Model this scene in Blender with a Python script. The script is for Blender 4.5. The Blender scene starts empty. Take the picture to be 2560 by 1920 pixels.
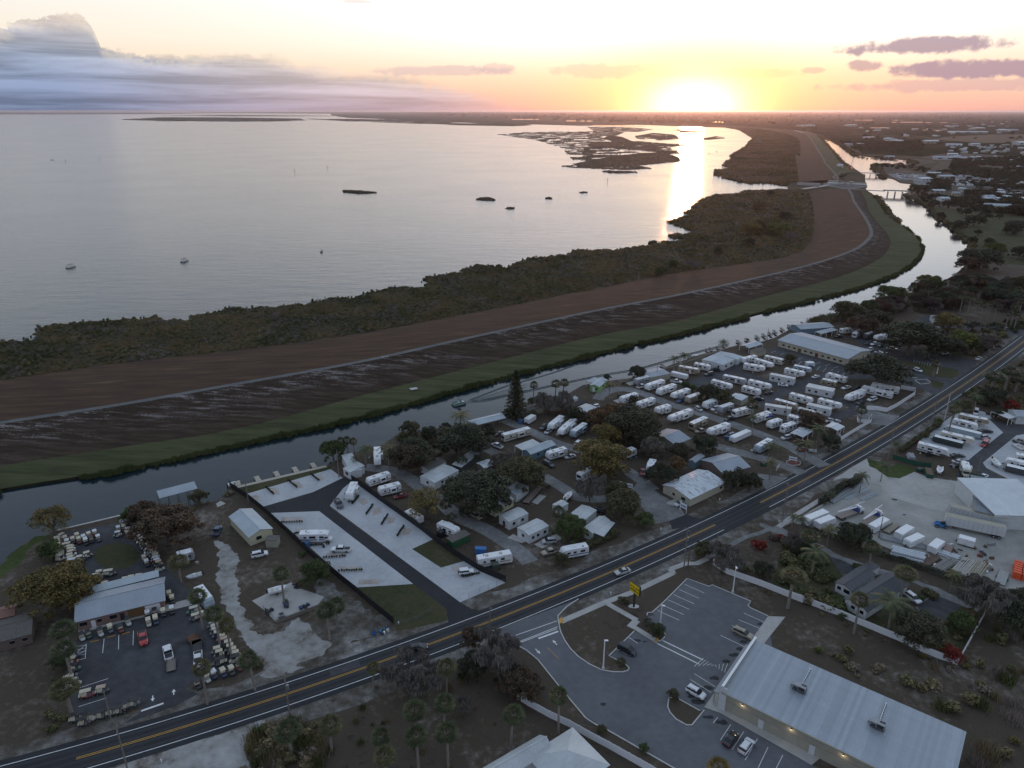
import bpy, bmesh, math, random
import numpy as np
from math import radians as R, sin, cos, pi, atan2, hypot, sqrt
from mathutils import Vector, Matrix, noise as mnoise
from mathutils.geometry import tessellate_polygon
random.seed(7); rng = np.random.default_rng(7)
S = bpy.context.scene
COL = S.collection
#  camera
H = 118.0; FP = 1778.0; PITCH = math.atan((960-276)/FP)
cam = bpy.data.cameras.new('camera'); cam_o = bpy.data.objects.new('camera', cam); COL.objects.link(cam_o)
cam_o.location = (0, 0, H); cam_o.rotation_euler = (pi/2-PITCH, 0, 0)
cam.sensor_width = 36; cam.lens = FP/2560*36; cam.clip_start = 1; cam.clip_end = 300000
S.camera = cam_o
S.view_settings.view_transform = 'Standard'; S.view_settings.look = 'None'
S.view_settings.exposure = 0; S.view_settings.gamma = 1; S.view_settings.use_curve_mapping = False
S.cycles.use_denoising = True
S.cycles.max_bounces = 5; S.cycles.diffuse_bounces = 2; S.cycles.glossy_bounces = 3; S.cycles.volume_bounces = 0
S.cycles.transmission_bounces = 2; S.cycles.transparent_max_bounces = 4
S.cycles.caustics_reflective = False; S.cycles.caustics_refractive = False
# survey tiles: origin and scale of the plan drawings the coordinates below were read from
T = {'F':(0,0,.86406),'S1':(0,0,1.7281),'S2':(1280,0,1.7281),'A':(0,1280,2.5922),'B':(560,1100,3.3188),'C':(1000,900,3.3188),
 'D':(1520,780,3.3188),'E':(1960,780,3.3183),'I':(1960,1180,3.3183),'J':(1920,1440,3.4563),'K':(1280,1380,3.0719),
 'L':(600,1480,3.0722),'M':(1920,380,3.4563),'N':(2000,240,3.95),'O':(1200,260,2.765),'P':(0,600,2.37),'Q':(900,560,2.765),
 'R':(1500,1180,4.2538),'W':(0,1080,3.4563),'U':(2200,600,6.1444),'V':(2240,960,6.9125),'X':(60,1290,5.53),'Y':(400,1500,6.382),'s':(0,0,1)}
def ray(px, py):
 u = (px-1280)/FP; v = (960-py)/FP
 return Vector((u, cos(PITCH)+v*sin(PITCH), -sin(PITCH)+v*cos(PITCH)))
def G(t, x, y, z=0.0):
 ox, oy, s = T[t]
 d = ray(ox+x/s, oy+y/s)
 k = (z-H)/min(d.z, -0.0012)
 return Vector((d.x*k, d.y*k, z))
def PT(spec, z=0.0):
 """'A 1,2 3,4 B 5,6' -> ground points"""
 out = []; t = 's'
 for w in spec.split():
  if ',' in w:
   a, b = w.split(','); out.append(G(t, float(a), float(b), z))
  else: t = w
 return out
def azel(t, x, y):
 ox, oy, s = T[t]; d = ray(ox+x/s, oy+y/s).normalized()
 return math.degrees(atan2(d.x, d.y)), math.degrees(math.asin(d.z))
#  node helpers
class NB:
 def __init__(s, tree): s.t = tree; s.n = tree.nodes; s.l = tree.links
 def node(s, typ, **kw):
  n = s.n.new(typ)
  for k, v in kw.items(): setattr(n, k, v)
  return n
 def put(s, inp, v):
  if isinstance(v, bpy.types.NodeSocket): s.l.new(v, inp)
  elif isinstance(v, (tuple, list)) and inp.type == 'RGBA' and len(v) == 3: inp.default_value = (*v, 1)
  else: inp.default_value = v
 def m(s, op, a, b=0.0, c=None, clamp=False):
  n = s.node('ShaderNodeMath', operation=op, use_clamp=clamp); s.put(n.inputs[0], a)
  if len(n.inputs) > 1: s.put(n.inputs[1], b)
  if c is not None: s.put(n.inputs[2], c)
  return n.outputs[0]
 def v(s, op, a, b=(0, 0, 0)):
  n = s.node('ShaderNodeVectorMath', operation=op); s.put(n.inputs[0], a)
  if op == 'SCALE': s.put(n.inputs['Scale'], b)
  else: s.put(n.inputs[1], b)
  return n.outputs['Value'] if op in ('DOT_PRODUCT', 'LENGTH') else n.outputs[0]
 def mr(s, x, a, b, c=0.0, d=1.0, smooth=False):
  n = s.node('ShaderNodeMapRange'); n.interpolation_type = 'SMOOTHSTEP' if smooth else 'LINEAR'
  for i, v in enumerate((x, a, b, c, d)): s.put(n.inputs[i], v)
  return n.outputs[0]
 def mix(s, f, a, b, mode='MIX'):
  n = s.node('ShaderNodeMix', data_type='RGBA', blend_type=mode); n.clamp_result = False
  s.put(n.inputs[0], f); s.put(n.inputs[6], a); s.put(n.inputs[7], b); return n.outputs[2]
 def noise(s, vec, scale, detail=4, rough=.55, dist=0.0):
  n = s.node('ShaderNodeTexNoise'); s.put(n.inputs['Vector'], vec)
  n.inputs['Scale'].default_value = scale; n.inputs['Detail'].default_value = detail
  n.inputs['Roughness'].default_value = rough; n.inputs['Distortion'].default_value = dist
  return n.outputs[0]
 def xyz(s, x, y, z=0.0):
  n = s.node('ShaderNodeCombineXYZ'); s.put(n.inputs[0], x); s.put(n.inputs[1], y); s.put(n.inputs[2], z); return n.outputs[0]
 def sep(s, v):
  n = s.node('ShaderNodeSeparateXYZ'); s.put(n.inputs[0], v); return n.outputs
 def ramp(s, f, stops, interp='LINEAR'):
  n = s.node('ShaderNodeValToRGB'); s.put(n.inputs[0], f); r = n.color_ramp; r.interpolation = interp
  while len(r.elements) > 1: r.elements.remove(r.elements[-1])
  r.elements[0].position = stops[0][0]; r.elements[0].color = (*stops[0][1], 1)
  for p, c in stops[1:]:
   e = r.elements.new(p); e.color = (*c, 1)
  return n.outputs[0]
#  sky
SUN_AZ, SUN_EL = R(13.4), R(1.25)
sd = Vector((sin(SUN_AZ)*cos(SUN_EL), cos(SUN_AZ)*cos(SUN_EL), sin(SUN_EL)))
W = bpy.data.worlds.new('World'); S.world = W; W.use_nodes = True
W.cycles.sampling_method = 'MANUAL'; W.cycles.sample_map_resolution = 512
W.node_tree.nodes.clear(); nb = NB(W.node_tree)
D = nb.v('NORMALIZE', nb.node('ShaderNodeTexCoord').outputs['Generated'])
dx, dy, dz = nb.sep(D)
e = nb.m('MULTIPLY', nb.m('ARCSINE', dz), 57.2958); ep = nb.m('MAXIMUM', e, 0.0)
az = nb.m('MULTIPLY', nb.m('ARCTAN2', dx, dy), 57.2958)
gd = nb.m('MAXIMUM', nb.v('DOT_PRODUCT', D, tuple(sd)), 0.0)
base = nb.ramp(nb.m('SQRT', nb.m('DIVIDE', ep, 90.0)), [
 (0, (.74, .40, .37)), (.10, (.82, .52, .44)), (.17, (.94, .72, .56)), (.225, (.96, .86, .74)), (.29, (.94, .93, .88)),
 (.36, (.82, .91, 1.02)), (.42, (.64, .76, .94)), (.58, (.45, .55, .70)), (1, (.32, .41, .56))])
w_ = nb.mr(nb.m('SUBTRACT', 1.0, nb.v('DOT_PRODUCT', nb.v('NORMALIZE', nb.xyz(dx, dy, 0.0)), (sin(SUN_AZ), cos(SUN_AZ), 0))), .10, 1.7, 0, 1, True)
base = nb.mix(w_, base, nb.ramp(nb.m('SQRT', nb.m('DIVIDE', ep, 90.0)), [(0, (.30, .30, .39)), (.3, (.35, .37, .49)), (.6, (.34, .42, .57)), (1, (.32, .41, .56))]))
def glow(c, n, col):
 return nb.v('SCALE', col, nb.m('POWER', gd, n))
sky = nb.v('ADD', base, nb.v('SCALE', (.62, .66, .74), nb.m('MULTIPLY', nb.m('POWER', gd, 14.0), nb.mr(ep, 1.5, 9.0, .0, 1.5, True))))
# slightly squashed halo round the sun
gy = nb.m('MULTIPLY', nb.m('SUBTRACT', e, .25), 1.7)
ga = nb.m('SUBTRACT', az, math.degrees(SUN_AZ))
r2 = nb.m('ADD', nb.m('MULTIPLY', gy, gy), nb.m('MULTIPLY', ga, ga))
def gau(sig): return nb.m('EXPONENT', nb.m('DIVIDE', r2, -2*sig*sig))
sky = nb.mix(nb.m('MULTIPLY', gau(5.2), .80), sky, (1.15, .92, .34))
NS = nb.node('ShaderNodeTexSky'); NS.sky_type = 'NISHITA'; NS.sun_disc = False
NS.sun_elevation = SUN_EL; NS.sun_rotation = SUN_AZ
sky = nb.v('ADD', sky, nb.v('SCALE', NS.outputs[0], .025))
# cloud bank on the left, its top falling towards the sun
vec = nb.xyz(nb.m('MULTIPLY', az, .10), nb.m('MULTIPLY', e, .26), 0.0)
n1 = nb.noise(vec, 3.0, 7, .55); vi = nb.xyz(nb.m('MULTIPLY', az, .2), nb.m('MULTIPLY', e, .22), 5.0); n2 = nb.noise(vi, 5.5, 8, .62); n3 = nb.noise(nb.xyz(nb.m('MULTIPLY', az, .06), nb.m('MULTIPLY', e, .9), 3.0), 1.2, 5, .6, .4)
fc = nb.node('ShaderNodeFloatCurve'); cur = fc.mapping.curves[0]
pts = [azel('F', *p) for p in ((0, 62), (35, 38), (90, 30), (140, 30), (185, 45), (212, 78), (218, 98), (300, 112), (420, 118), (540, 112), (680, 140), (800, 152), (950, 176), (1080, 205), (1250, 235))]
for i, (a_, e_) in enumerate(pts):
 u, v = (a_+60)/90, e_/10
 cur.points.new(u, v)
cur.points[0].location = (0, .66); cur.points[-1].location = (1, 0)
fc.mapping.update(); nb.put(fc.inputs['Value'], nb.mr(az, -60, 30, 0, 1))
bound = nb.m('MULTIPLY', fc.outputs[0], 10.0)
edge = nb.m('ADD', nb.m('SUBTRACT', bound, e), nb.m('ADD', nb.m('MULTIPLY', nb.m('SUBTRACT', n1, .5), 1.3), nb.m('MULTIPLY', nb.m('SUBTRACT', n2, .5), 1.7)))
soft = nb.mr(az, -31, -12, .07, .8)
cm = nb.m('DIVIDE', edge, soft, clamp=True)
cm = nb.m('MULTIPLY', cm, nb.mr(az, -8, 5, 1.0, 0.0, True)); cm = nb.m('MULTIPLY', cm, nb.mr(az, -30, 6, 1, .55))
body = nb.ramp(nb.mr(ep, 0, 6.6, 0, 1), [(0, (.20, .25, .39)), (.25, (.27, .33, .49)), (.5, (.36, .42, .55)), (.68, (.52, .52, .58)), (.8, (.78, .68, .63)), (1, (.88, .78, .70))])
body = nb.mix(nb.mr(az, -33, -6, 0, 1, True), body, nb.ramp(nb.mr(ep, 0, 4, 0, 1), [(0, (.50, .42, .52)), (.4, (.64, .56, .62)), (1, (.92, .76, .66))]))
shade = nb.mr(n3, .38, .62, .70, 1.22)
body = nb.v('SCALE', body, shade)
lit = nb.m('MULTIPLY', nb.mr(edge, .0, 1.1, 1.0, 0.0), nb.mr(n2, .42, .62, 0, 1))
body = nb.mix(nb.m('MULTIPLY', lit, .8), body, (1.0, .86, .66))
sky = nb.mix(cm, sky, body)
# separate flat clouds
for (fx, fy, hx, hy, op, colr) in ((2000, 100, 165, 17, .85, (.42, .30, .37)), (2110, 147, 165, 19, .85, (.43, .29, .37)), (1872, 143, 36, 12, .7, (.50, .32, .37)),
 (2060, 185, 250, 13, .5, (.60, .38, .42)), (960, 153, 150, 10, .5, (.62, .48, .52)), (1070, 150, 40, 12, .45, (.68, .5, .52)), (1320, 152, 120, 15, .4, (.80, .55, .45)),
 (765, 3, 45, 4, .5, (.75, .6, .55)), (1755, 152, 25, 7, .5, (.75, .45, .42)), (1560, 160, 160, 10, .3, (.95, .62, .32))):
 a0, e0 = azel('F', fx, fy); a1, _ = azel('F', fx-hx, fy); _, e1 = azel('F', fx, fy-hy)
 qa = nb.m('DIVIDE', nb.m('SUBTRACT', az, a0), abs(a0-a1)); qe = nb.m('DIVIDE', nb.m('SUBTRACT', e, e0), abs(e1-e0))
 rr = nb.m('ADD', nb.m('MULTIPLY', qa, qa), nb.m('MULTIPLY', qe, qe))
 k = nb.m('ADD', nb.m('SUBTRACT', 1.0, rr), nb.m('ADD', nb.m('MULTIPLY', nb.m('SUBTRACT', nb.m('MULTIPLY', nb.m('ADD', n1, n2), .5), .5), 6.5), .55))
 sky = nb.mix(nb.m('MULTIPLY', nb.mr(k, .0, 1.1, 0, 1, True), op), sky, colr)
# sun core shines through everything
sky = nb.v('ADD', sky, nb.v('SCALE', (4.0, 2.9, 1.2), gau(2.2)))
below = nb.mr(dz, -.02, 0.0, 0, 1)
sky = nb.mix(below, (.05, .05, .055), sky)
bg = nb.node('ShaderNodeBackground'); nb.put(bg.inputs[0], sky); bg.inputs[1].default_value = 1.0
nb.l.new(bg.outputs[0], nb.node('ShaderNodeOutputWorld').inputs[0])
#  sun
sl = bpy.data.lights.new('sun', 'SUN'); so = bpy.data.objects.new('sun', sl); COL.objects.link(so)
sl.energy = .5; sl.angle = R(1.6); sl.color = (1.0, .42, .20)
so.rotation_euler = sd.to_track_quat('Z', 'Y').to_euler(); so.location = (0, 0, 300)
#  materials
MATS = {}
def mat(name, fn):
 if name in MATS: return MATS[name]
 m = bpy.data.materials.new(name); m.use_nodes = True; b = NB(m.node_tree)
 P = m.node_tree.nodes['Principled BSDF']; fn(b, P); MATS[name] = m; return m
def pos(b): return b.node('ShaderNodeNewGeometry').outputs['Position']
def bump(b, P, h, dist=.1, strength=.5):
 n = b.node('ShaderNodeBump'); n.inputs['Distance'].default_value = dist; n.inputs['Strength'].default_value = strength
 b.put(n.inputs['Height'], h); b.l.new(n.outputs[0], P.inputs['Normal'])
def plain(name, c, rough=.7, metal=0.0, spec=.5, var=.12, vs=1.5):
 def f(b, P):
  n = b.noise(b.node('ShaderNodeTexCoord').outputs['Object'], vs, 4)
  b.put(P.inputs['Base Color'], b.mix(b.mr(n, .3, .7, 0, 1), tuple(x*(1-var) for x in c), tuple(min(1, x*(1+var)) for x in c)))
  P.inputs['Roughness'].default_value = rough; P.inputs['Metallic'].default_value = metal
  P.inputs['Specular IOR Level'].default_value = spec
 return mat(name, f)
def ground(name, stops, big=.03, small=.6, rough=.95, mixb=.5, streak=None, bumpd=.12, spec=.1, fine=4.0):
 """patchy ground: broad and fine noise through a colour ramp"""
 def f(b, P):
  p = pos(b)
  if streak:
   mp = b.node('ShaderNodeMapping'); b.put(mp.inputs['Vector'], p)
   mp.inputs['Rotation'].default_value = (0, 0, streak[0]); mp.inputs['Scale'].default_value = (streak[1], streak[2], 1); q = mp.outputs[0]
  else: q = p
  a = b.noise(q, big, 5, .6); c = b.noise(q, small, 6, .62); d = b.noise(p, fine, 3, .6)
  t = b.m('ADD', b.m('ADD', b.m('MULTIPLY', a, mixb), b.m('MULTIPLY', c, (1-mixb)*.7)), b.m('MULTIPLY', d, (1-mixb)*.3))
  b.put(P.inputs['Base Color'], b.ramp(b.mr(t, .36, .64, 0, 1), stops))
  P.inputs['Roughness'].default_value = rough; P.inputs['Specular IOR Level'].default_value = spec
  bump(b, P, b.m('ADD', c, d), bumpd, .6)
 return mat(name, f)
BROWN = ground('dry_grass_dirt', [(0, (.050, .038, .030)), (.3, (.094, .073, .057)), (.52, (.078, .063, .045)), (.75, (.130, .106, .085)), (1, (.24, .215, .19))], .045, .6)
VERGE = ground('sandy_verge', [(0, (.060, .048, .036)), (.35, (.095, .082, .064)), (.62, (.17, .16, .145)), (.85, (.27, .26, .245)), (1, (.36, .355, .34))], .10, .5)
SAND = ground('white_sand', [(0, (.08, .065, .05)), (.2, (.20, .18, .155)), (.42, (.30, .29, .27)), (1, (.44, .44, .43))], .12, .45)
GRASS = ground('mown_grass', [(0, (.030, .036, .018)), (.4, (.058, .062, .030)), (.7, (.075, .068, .037)), (1, (.115, .10, .065))], .08, .8)
LAWN = ground('green_lawn', [(0, (.030, .042, .014)), (.5, (.060, .080, .026)), (1, (.095, .105, .045))], .04, .5)
SHELL = ground('crushed_shell', [(0, (.36, .375, .385)), (.5, (.45, .465, .475)), (1, (.53, .54, .55))], .1, .9, bumpd=.03)
PATCH = ground('paver_patch', [(0, (.30, .25, .21)), (.5, (.42, .37, .33)), (1, (.48, .46, .43))], .3, 2.5, bumpd=.02)
ASPH = ground('fresh_asphalt', [(0, (.022, .023, .026)), (1, (.038, .039, .043))], .1, .5, .85, bumpd=.02, spec=.3)
ASPH2 = ground('grey_asphalt', [(0, (.105, .108, .115)), (.5, (.135, .138, .148)), (1, (.165, .168, .178))], .06, .6, .9, bumpd=.02, spec=.25)
ASPH3 = ground('worn_asphalt', [(0, (.040, .040, .044)), (.5, (.062, .063, .068)), (1, (.095, .096, .103))], .05, .4, .9, bumpd=.02, spec=.25)
GRAV = ground('gravel_lane', [(0, (.13, .125, .12)), (.5, (.20, .20, .195)), (1, (.30, .30, .295))], .1, .7)
CONC = ground('concrete', [(0, (.33, .32, .29)), (.5, (.41, .40, .37)), (1, (.48, .47, .44))], .12, .7, .9, bumpd=.015, spec=.2)
YARD = ground('concrete_yard', [(0, (.22, .215, .195)), (.4, (.31, .305, .28)), (.75, (.37, .36, .33)), (1, (.44, .42, .38))], .05, .25, .9, bumpd=.02, spec=.2)
MARSHG = ground('marsh_floor', [(0, (.025, .024, .014)), (.5, (.055, .048, .027)), (1, (.085, .066, .04))], .02, .3)
LEVA = -.50
LEVB = ground('levee_dry_grass', [(0, (.042, .027, .019)), (.4, (.062, .040, .027)), (.65, (.076, .048, .031)), (.85, (.11, .062, .032)), (1, (.15, .12, .10))], .6, 1.1, streak=(LEVA, .05, .5), mixb=.6)
def lev_white(b, P):
 p = pos(b); mp = b.node('ShaderNodeMapping'); b.put(mp.inputs['Vector'], p)
 mp.inputs['Rotation'].default_value = (0, 0, LEVA); mp.inputs['Scale'].default_value = (.06, .55, 1)
 q = mp.outputs[0]; a = b.noise(q, .8, 6, .68); c = b.noise(q, .12, 3); f = b.noise(p, 1.5, 4)
 br = b.ramp(b.mr(a, .3, .7), [(0, (.034, .024, .018)), (.6, (.060, .043, .032)), (1, (.085, .062, .044))])
 x = b.m('MULTIPLY', b.mr(b.m('ADD', a, b.m('MULTIPLY', b.m('SUBTRACT', f, .5), .45)), .52, .64, 0, 1), b.mr(c, .38, .52, 0, 1))
 x = b.m('MULTIPLY', x, b.mr(b.sep(p)[2], 2.2, 5.2, .05, 1))
 b.put(P.inputs['Base Color'], b.mix(b.m('MULTIPLY', x, .75), br, (.30, .28, .27)))
 P.inputs['Roughness'].default_value = 1; P.inputs['Specular IOR Level'].default_value = .05; bump(b, P, a, .2, .5)
LEVW = mat('levee_chalky_slope', lev_white)
PATHM = ground('levee_path', [(0, (.10, .10, .098)), (1, (.17, .17, .168))], .1, .7)
LEVG = ground('levee_green_grass', [(0, (.040, .042, .021)), (.4, (.062, .068, .031)), (.7, (.080, .084, .040)), (1, (.12, .105, .06))], .5, 1.6, streak=(LEVA, .04, .6))
FARL = None
def farf(b, P):
 p = pos(b); s = b.v('MULTIPLY', p, (1, .35, 1))
 a = b.noise(s, .0012, 8, .66); c = b.noise(s, .012, 6, .65); d = b.noise(s, .00025, 4)
 t = b.m('ADD', b.m('MULTIPLY', a, .5), b.m('MULTIPLY', c, .5))
 b.put(P.inputs['Base Color'], b.mix(b.mr(d, .45, .62), b.ramp(b.mr(t, .4, .62), [(0, (.022, .026, .015)), (.55, (.040, .040, .026)), (.8, (.09, .07, .045)), (1, (.14, .12, .085))]), (.05, .042, .028)))
 P.inputs['Roughness'].default_value = 1; P.inputs['Specular IOR Level'].default_value = 0
FARL = mat('far_fields', farf)
def waterf(rough, bs, bd, scale2):
 def f(b, P):
  p = pos(b); b.put(P.inputs['Base Color'], (.012, .024, .030))
  P.inputs['IOR'].default_value = 1.333; P.inputs['Specular IOR Level'].default_value = .5
  mp = b.node('ShaderNodeMapping'); b.put(mp.inputs['Vector'], p); mp.inputs['Rotation'].default_value = (0, 0, .45); mp.inputs['Scale'].default_value = (.35, 1, 1)
  a = b.noise(mp.outputs[0], bs, 5, .6); c = b.noise(mp.outputs[0], scale2, 3, .5)
  big = b.noise(p, .006, 4); r = b.mr(big, .35, .65, rough*.88, rough*1.12)
  b.put(P.inputs['Roughness'], r)
  bump(b, P, b.m('ADD', a, b.m('MULTIPLY', c, 1.6)), bd, 1.0)
 return f
LAKE = mat('lake_water', waterf(.15, .5, .26, .10))
CANAL = mat('canal_water', waterf(.05, .7, .035, .16))
def hazef(m):
 m.use_nodes = True; t = m.node_tree; t.nodes.clear(); b = NB(t)
 v = b.node('ShaderNodeVolumePrincipled'); v.inputs['Density'].default_value = 2.3e-5; v.inputs['Anisotropy'].default_value = .8
 v.inputs['Color'].default_value = (.93, .84, .90, 1)
 b.l.new(v.outputs[0], b.node('ShaderNodeOutputMaterial').inputs['Volume'])
#  object helpers
def tag(o, label=None, cat=None, group=None, kind=None):
 if label: o['label'] = label
 if cat: o['category'] = cat
 if group: o['group'] = group
 if kind: o['kind'] = kind
 return o
def link(o, parent=None):
 COL.objects.link(o)
 if parent: o.parent = parent
 return o
class MB:
 def __init__(s): s.v = []; s.f = []; s.m = []; s.cur = 0
 def quad(s, a, b, c, d): n = len(s.v); s.v += [a, b, c, d]; s.f.append((n, n+1, n+2, n+3)); s.m.append(s.cur)
 def face(s, pts): n = len(s.v); s.v += list(pts); s.f.append(tuple(range(n, n+len(pts)))); s.m.append(s.cur)
 def box(s, x0, x1, y0, y1, z0, z1, rz=0, c=(0, 0, 0), taper=(0, 0)):
  n = len(s.v); cs, sn = cos(rz), sin(rz)
  for z, k in ((z0, 0), (z1, 1)):
   tx, ty = taper[0]*k, taper[1]*k
   for x, y in ((x0+tx, y0+ty), (x1-tx, y0+ty), (x1-tx, y1-ty), (x0+tx, y1-ty)):
    s.v.append((c[0]+x*cs-y*sn, c[1]+x*sn+y*cs, c[2]+z))
  for q in ((0, 3, 2, 1), (4, 5, 6, 7), (0, 1, 5, 4), (1, 2, 6, 5), (2, 3, 7, 6), (3, 0, 4, 7)):
   s.f.append(tuple(n+i for i in q)); s.m.append(s.cur)
  return s
 def prism(s, prof, y0, y1, axis='y'):
  """profile (x,z) extruded along y (or (y,z) along x)"""
  n = len(s.v); k = len(prof)
  for w in (y0, y1):
   for a, z in prof: s.v.append((a, w, z) if axis == 'y' else (w, a, z))
  s.f.append(tuple(n+i for i in range(k))); s.f.append(tuple(n+k+i for i in reversed(range(k)))); s.m += [s.cur]*2
  for i in range(k):
   j = (i+1) % k; s.f.append((n+i, n+k+i, n+k+j, n+j)); s.m.append(s.cur)
  return s
 def tube(s, pts, rad, sides=6, caps=True):
  n0 = len(s.v); pts = [Vector(p) for p in pts]
  rad = rad if isinstance(rad, (list, tuple)) else [rad]*len(pts)
  for i, p in enumerate(pts):
   d = (pts[min(i+1, len(pts)-1)]-pts[max(i-1, 0)]).normalized()
   u = d.cross(Vector((0, 0, 1)));
   if u.length < .05: u = d.cross(Vector((1, 0, 0)))
   u.normalize(); w = d.cross(u)
   for k in range(sides):
    a = 2*pi*k/sides; s.v.append(tuple(p+(u*cos(a)+w*sin(a))*rad[i]))
  for i in range(len(pts)-1):
   for k in range(sides):
    a = n0+i*sides+k; b = n0+i*sides+(k+1) % sides
    s.f.append((a, b, b+sides, a+sides)); s.m.append(s.cur)
  if caps:
   s.f.append(tuple(n0+k for k in reversed(range(sides)))); s.f.append(tuple(n0+(len(pts)-1)*sides+k for k in range(sides))); s.m += [s.cur]*2
  return s
 def cyl(s, x, y, z0, z1, r, sides=10, r2=None): return s.tube([(x, y, z0), (x, y, z1)], [r, r if r2 is None else r2], sides)
 def mesh(s, name, *mats):
  me = bpy.data.meshes.new(name); me.from_pydata([tuple(v) for v in s.v], [], s.f)
  for m in mats: me.materials.append(m)
  if len(mats) > 1: me.polygons.foreach_set('material_index', s.m)
  me.update(); return me
 def build(s, name, m, parent=None, **kw):
  ms = m if isinstance(m, (list, tuple)) else [m]
  o = bpy.data.objects.new(name, s.mesh(name, *ms)); link(o, parent); return tag(o, **kw) if kw else o
def empty(name, loc=(0, 0, 0), rz=0, **kw):
 o = bpy.data.objects.new(name, None); o.empty_display_size = .5; link(o); o.location = loc; o.rotation_euler = (0, 0, rz); return tag(o, **kw)
def obj(name, me, parent=None, loc=(0, 0, 0), rz=0, sc=None, color=None, **kw):
 o = bpy.data.objects.new(name, me); link(o, parent); o.location = loc; o.rotation_euler = (0, 0, rz)
 if sc is not None: o.scale = sc if isinstance(sc, tuple) else (sc, sc, sc)
 if color: o.color = (*color, 1)
 return tag(o, **kw)
KIDS = {}
def kids(o):
 return KIDS.setdefault(o.name, [c for c in o.children]) if o.name in PROT else list(o.children)
PROT = set(); USED = set()
def dup(p, loc, rz=0, sc=None, color=None, label=None, group=None, cat=None, recolor=None):
 """first use moves the prototype itself, later ones copy it with its parts and sub-parts"""
 if p.name not in USED:
  USED.add(p.name); r = p; first = True; FIRST[p.name] = (list(p.children), {c.name: list(c.children) for c in p.children}, tuple(p.color))
  allc = list(p.children)+[g for c in p.children for g in c.children]
  for c in allc: c['c0'] = tuple(c.color)
 else:
  r = p.copy(); COL.objects.link(r); allc = []
  chs, gr, _ = FIRST[p.name]
  for ch in chs:
   c = ch.copy(); COL.objects.link(c); c.parent = r; c.color = ch['c0']; allc.append(c)
   for g_ in gr[ch.name]:
    d = g_.copy(); COL.objects.link(d); d.parent = c; d.color = g_['c0']; allc.append(d)
 r.location = loc; r.rotation_euler = (0, 0, rz); r.scale = (1, 1, 1)
 if sc is not None: r.scale = sc if isinstance(sc, tuple) else (sc, sc, sc)
 if color is not None:
  r.color = (*color, 1)
  for c in allc:
   if c.get('tint'): c.color = (*color, 1)
 if label: r['label'] = label
 if group: r['group'] = group
 if cat: r['category'] = cat
 return r
FIRST = {}
def poly_mesh(name, pts, m, z=None, thick=0.0, parent=None, **kw):
 P_ = [Vector((p[0], p[1], p[2] if z is None else z)) for p in pts]
 n = len(P_)
 if n > 30:
  from mathutils.geometry import delaunay_2d_cdt
  c = Vector((sum(p.x for p in P_)/n, sum(p.y for p in P_)/n)); zz = P_[0].z
  ov, _, of, _, _, _ = delaunay_2d_cdt([p.xy for p in P_], [], [list(range(n))], 1, 1e-4)
  vs = [(v.x, v.y, zz) for v in ov]; fs = []
  for f in of:
   q = [ov[i] for i in f]; ar = sum(q[i].x*q[(i+1) % len(q)].y-q[(i+1) % len(q)].x*q[i].y for i in range(len(q)))
   fs.append(tuple(f) if ar > 0 else tuple(reversed(f)))
  if thick: base_n = len(vs); vs += [tuple(p) for p in P_]
 else:
  tri = tessellate_polygon([P_]); vs = [tuple(p) for p in P_]; base_n = 0
  fs = []
  for a, b, c in tri:
   nz = (P_[b]-P_[a]).cross(P_[c]-P_[a]).z
   fs.append((a, b, c) if nz > 0 else (c, b, a))
 if thick:
  ar = sum(P_[i].x*P_[(i+1) % n].y-P_[(i+1) % n].x*P_[i].y for i in range(n))
  vs += [(p.x, p.y, p.z-thick) for p in P_]
  for i in range(n):
   j = (i+1) % n; o_ = base_n; m_ = base_n+n; fs.append((o_+i, m_+i, m_+j, o_+j) if ar > 0 else (o_+j, m_+j, m_+i, o_+i))
 me = bpy.data.meshes.new(name); me.from_pydata(vs, [], fs); me.materials.append(m)
 o = bpy.data.objects.new(name, me); link(o, parent); return tag(o, **kw)
def rough(pts, step=6, amp=1.0, sc=.08, seed=0, closed=True, rel=None):
 out = []; n = len(pts)
 for i in range(n if closed else n-1):
  a, b = pts[i], pts[(i+1) % n]; L = (b-a).length
  st = step if rel is None else max(step, a.length*rel)
  k = max(1, int(L/st)); k = min(k, 200); nn = Vector((-(b-a).y, (b-a).x, 0)).normalized()
  for j in range(k):
   p = a.lerp(b, j/k); am = amp if rel is None else max(amp, p.length*rel*.5); s_ = sc*amp/am
   q = mnoise.noise((p.x*s_, p.y*s_, seed))+.5*mnoise.noise((p.x*s_*2.7, p.y*s_*2.7, seed+9))+.4*mnoise.noise((p.x*s_*9, p.y*s_*9, seed+5))
   out.append(p+nn*q*am)
 if not closed: out.append(pts[-1])
 return out
def strip_pts(line, w0, w1=None):
 w1 = w0 if w1 is None else w1; L, Rr = [], []
 for i, p in enumerate(line):
  d = (line[min(i+1, len(line)-1)]-line[max(i-1, 0)]); n = Vector((-d.y, d.x, 0)).normalized()
  L.append(p+n*w0); Rr.append(p-n*w1)
 return L, Rr
def strip(name, line, w, m, z, **kw):
 L, Rr = strip_pts(line, w/2); mb = MB()
 for i in range(len(line)-1):
  mb.quad((L[i].x, L[i].y, z), (Rr[i].x, Rr[i].y, z), (Rr[i+1].x, Rr[i+1].y, z), (L[i+1].x, L[i+1].y, z))
 for k in range(0): pass
 return mb.build(name, m, **kw)
def catmull(P_, k=8):
 out = []; n = len(P_)
 for i in range(n-1):
  a, b, c, d = P_[max(i-1, 0)], P_[i], P_[i+1], P_[min(i+2, n-1)]
  for j in range(k):
   t = j/k; out.append(.5*((2*b)+(c-a)*t+(2*a-5*b+4*c-d)*t*t+(3*b-a-3*c+d)*t**3))
 out.append(P_[-1]); return out
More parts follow.
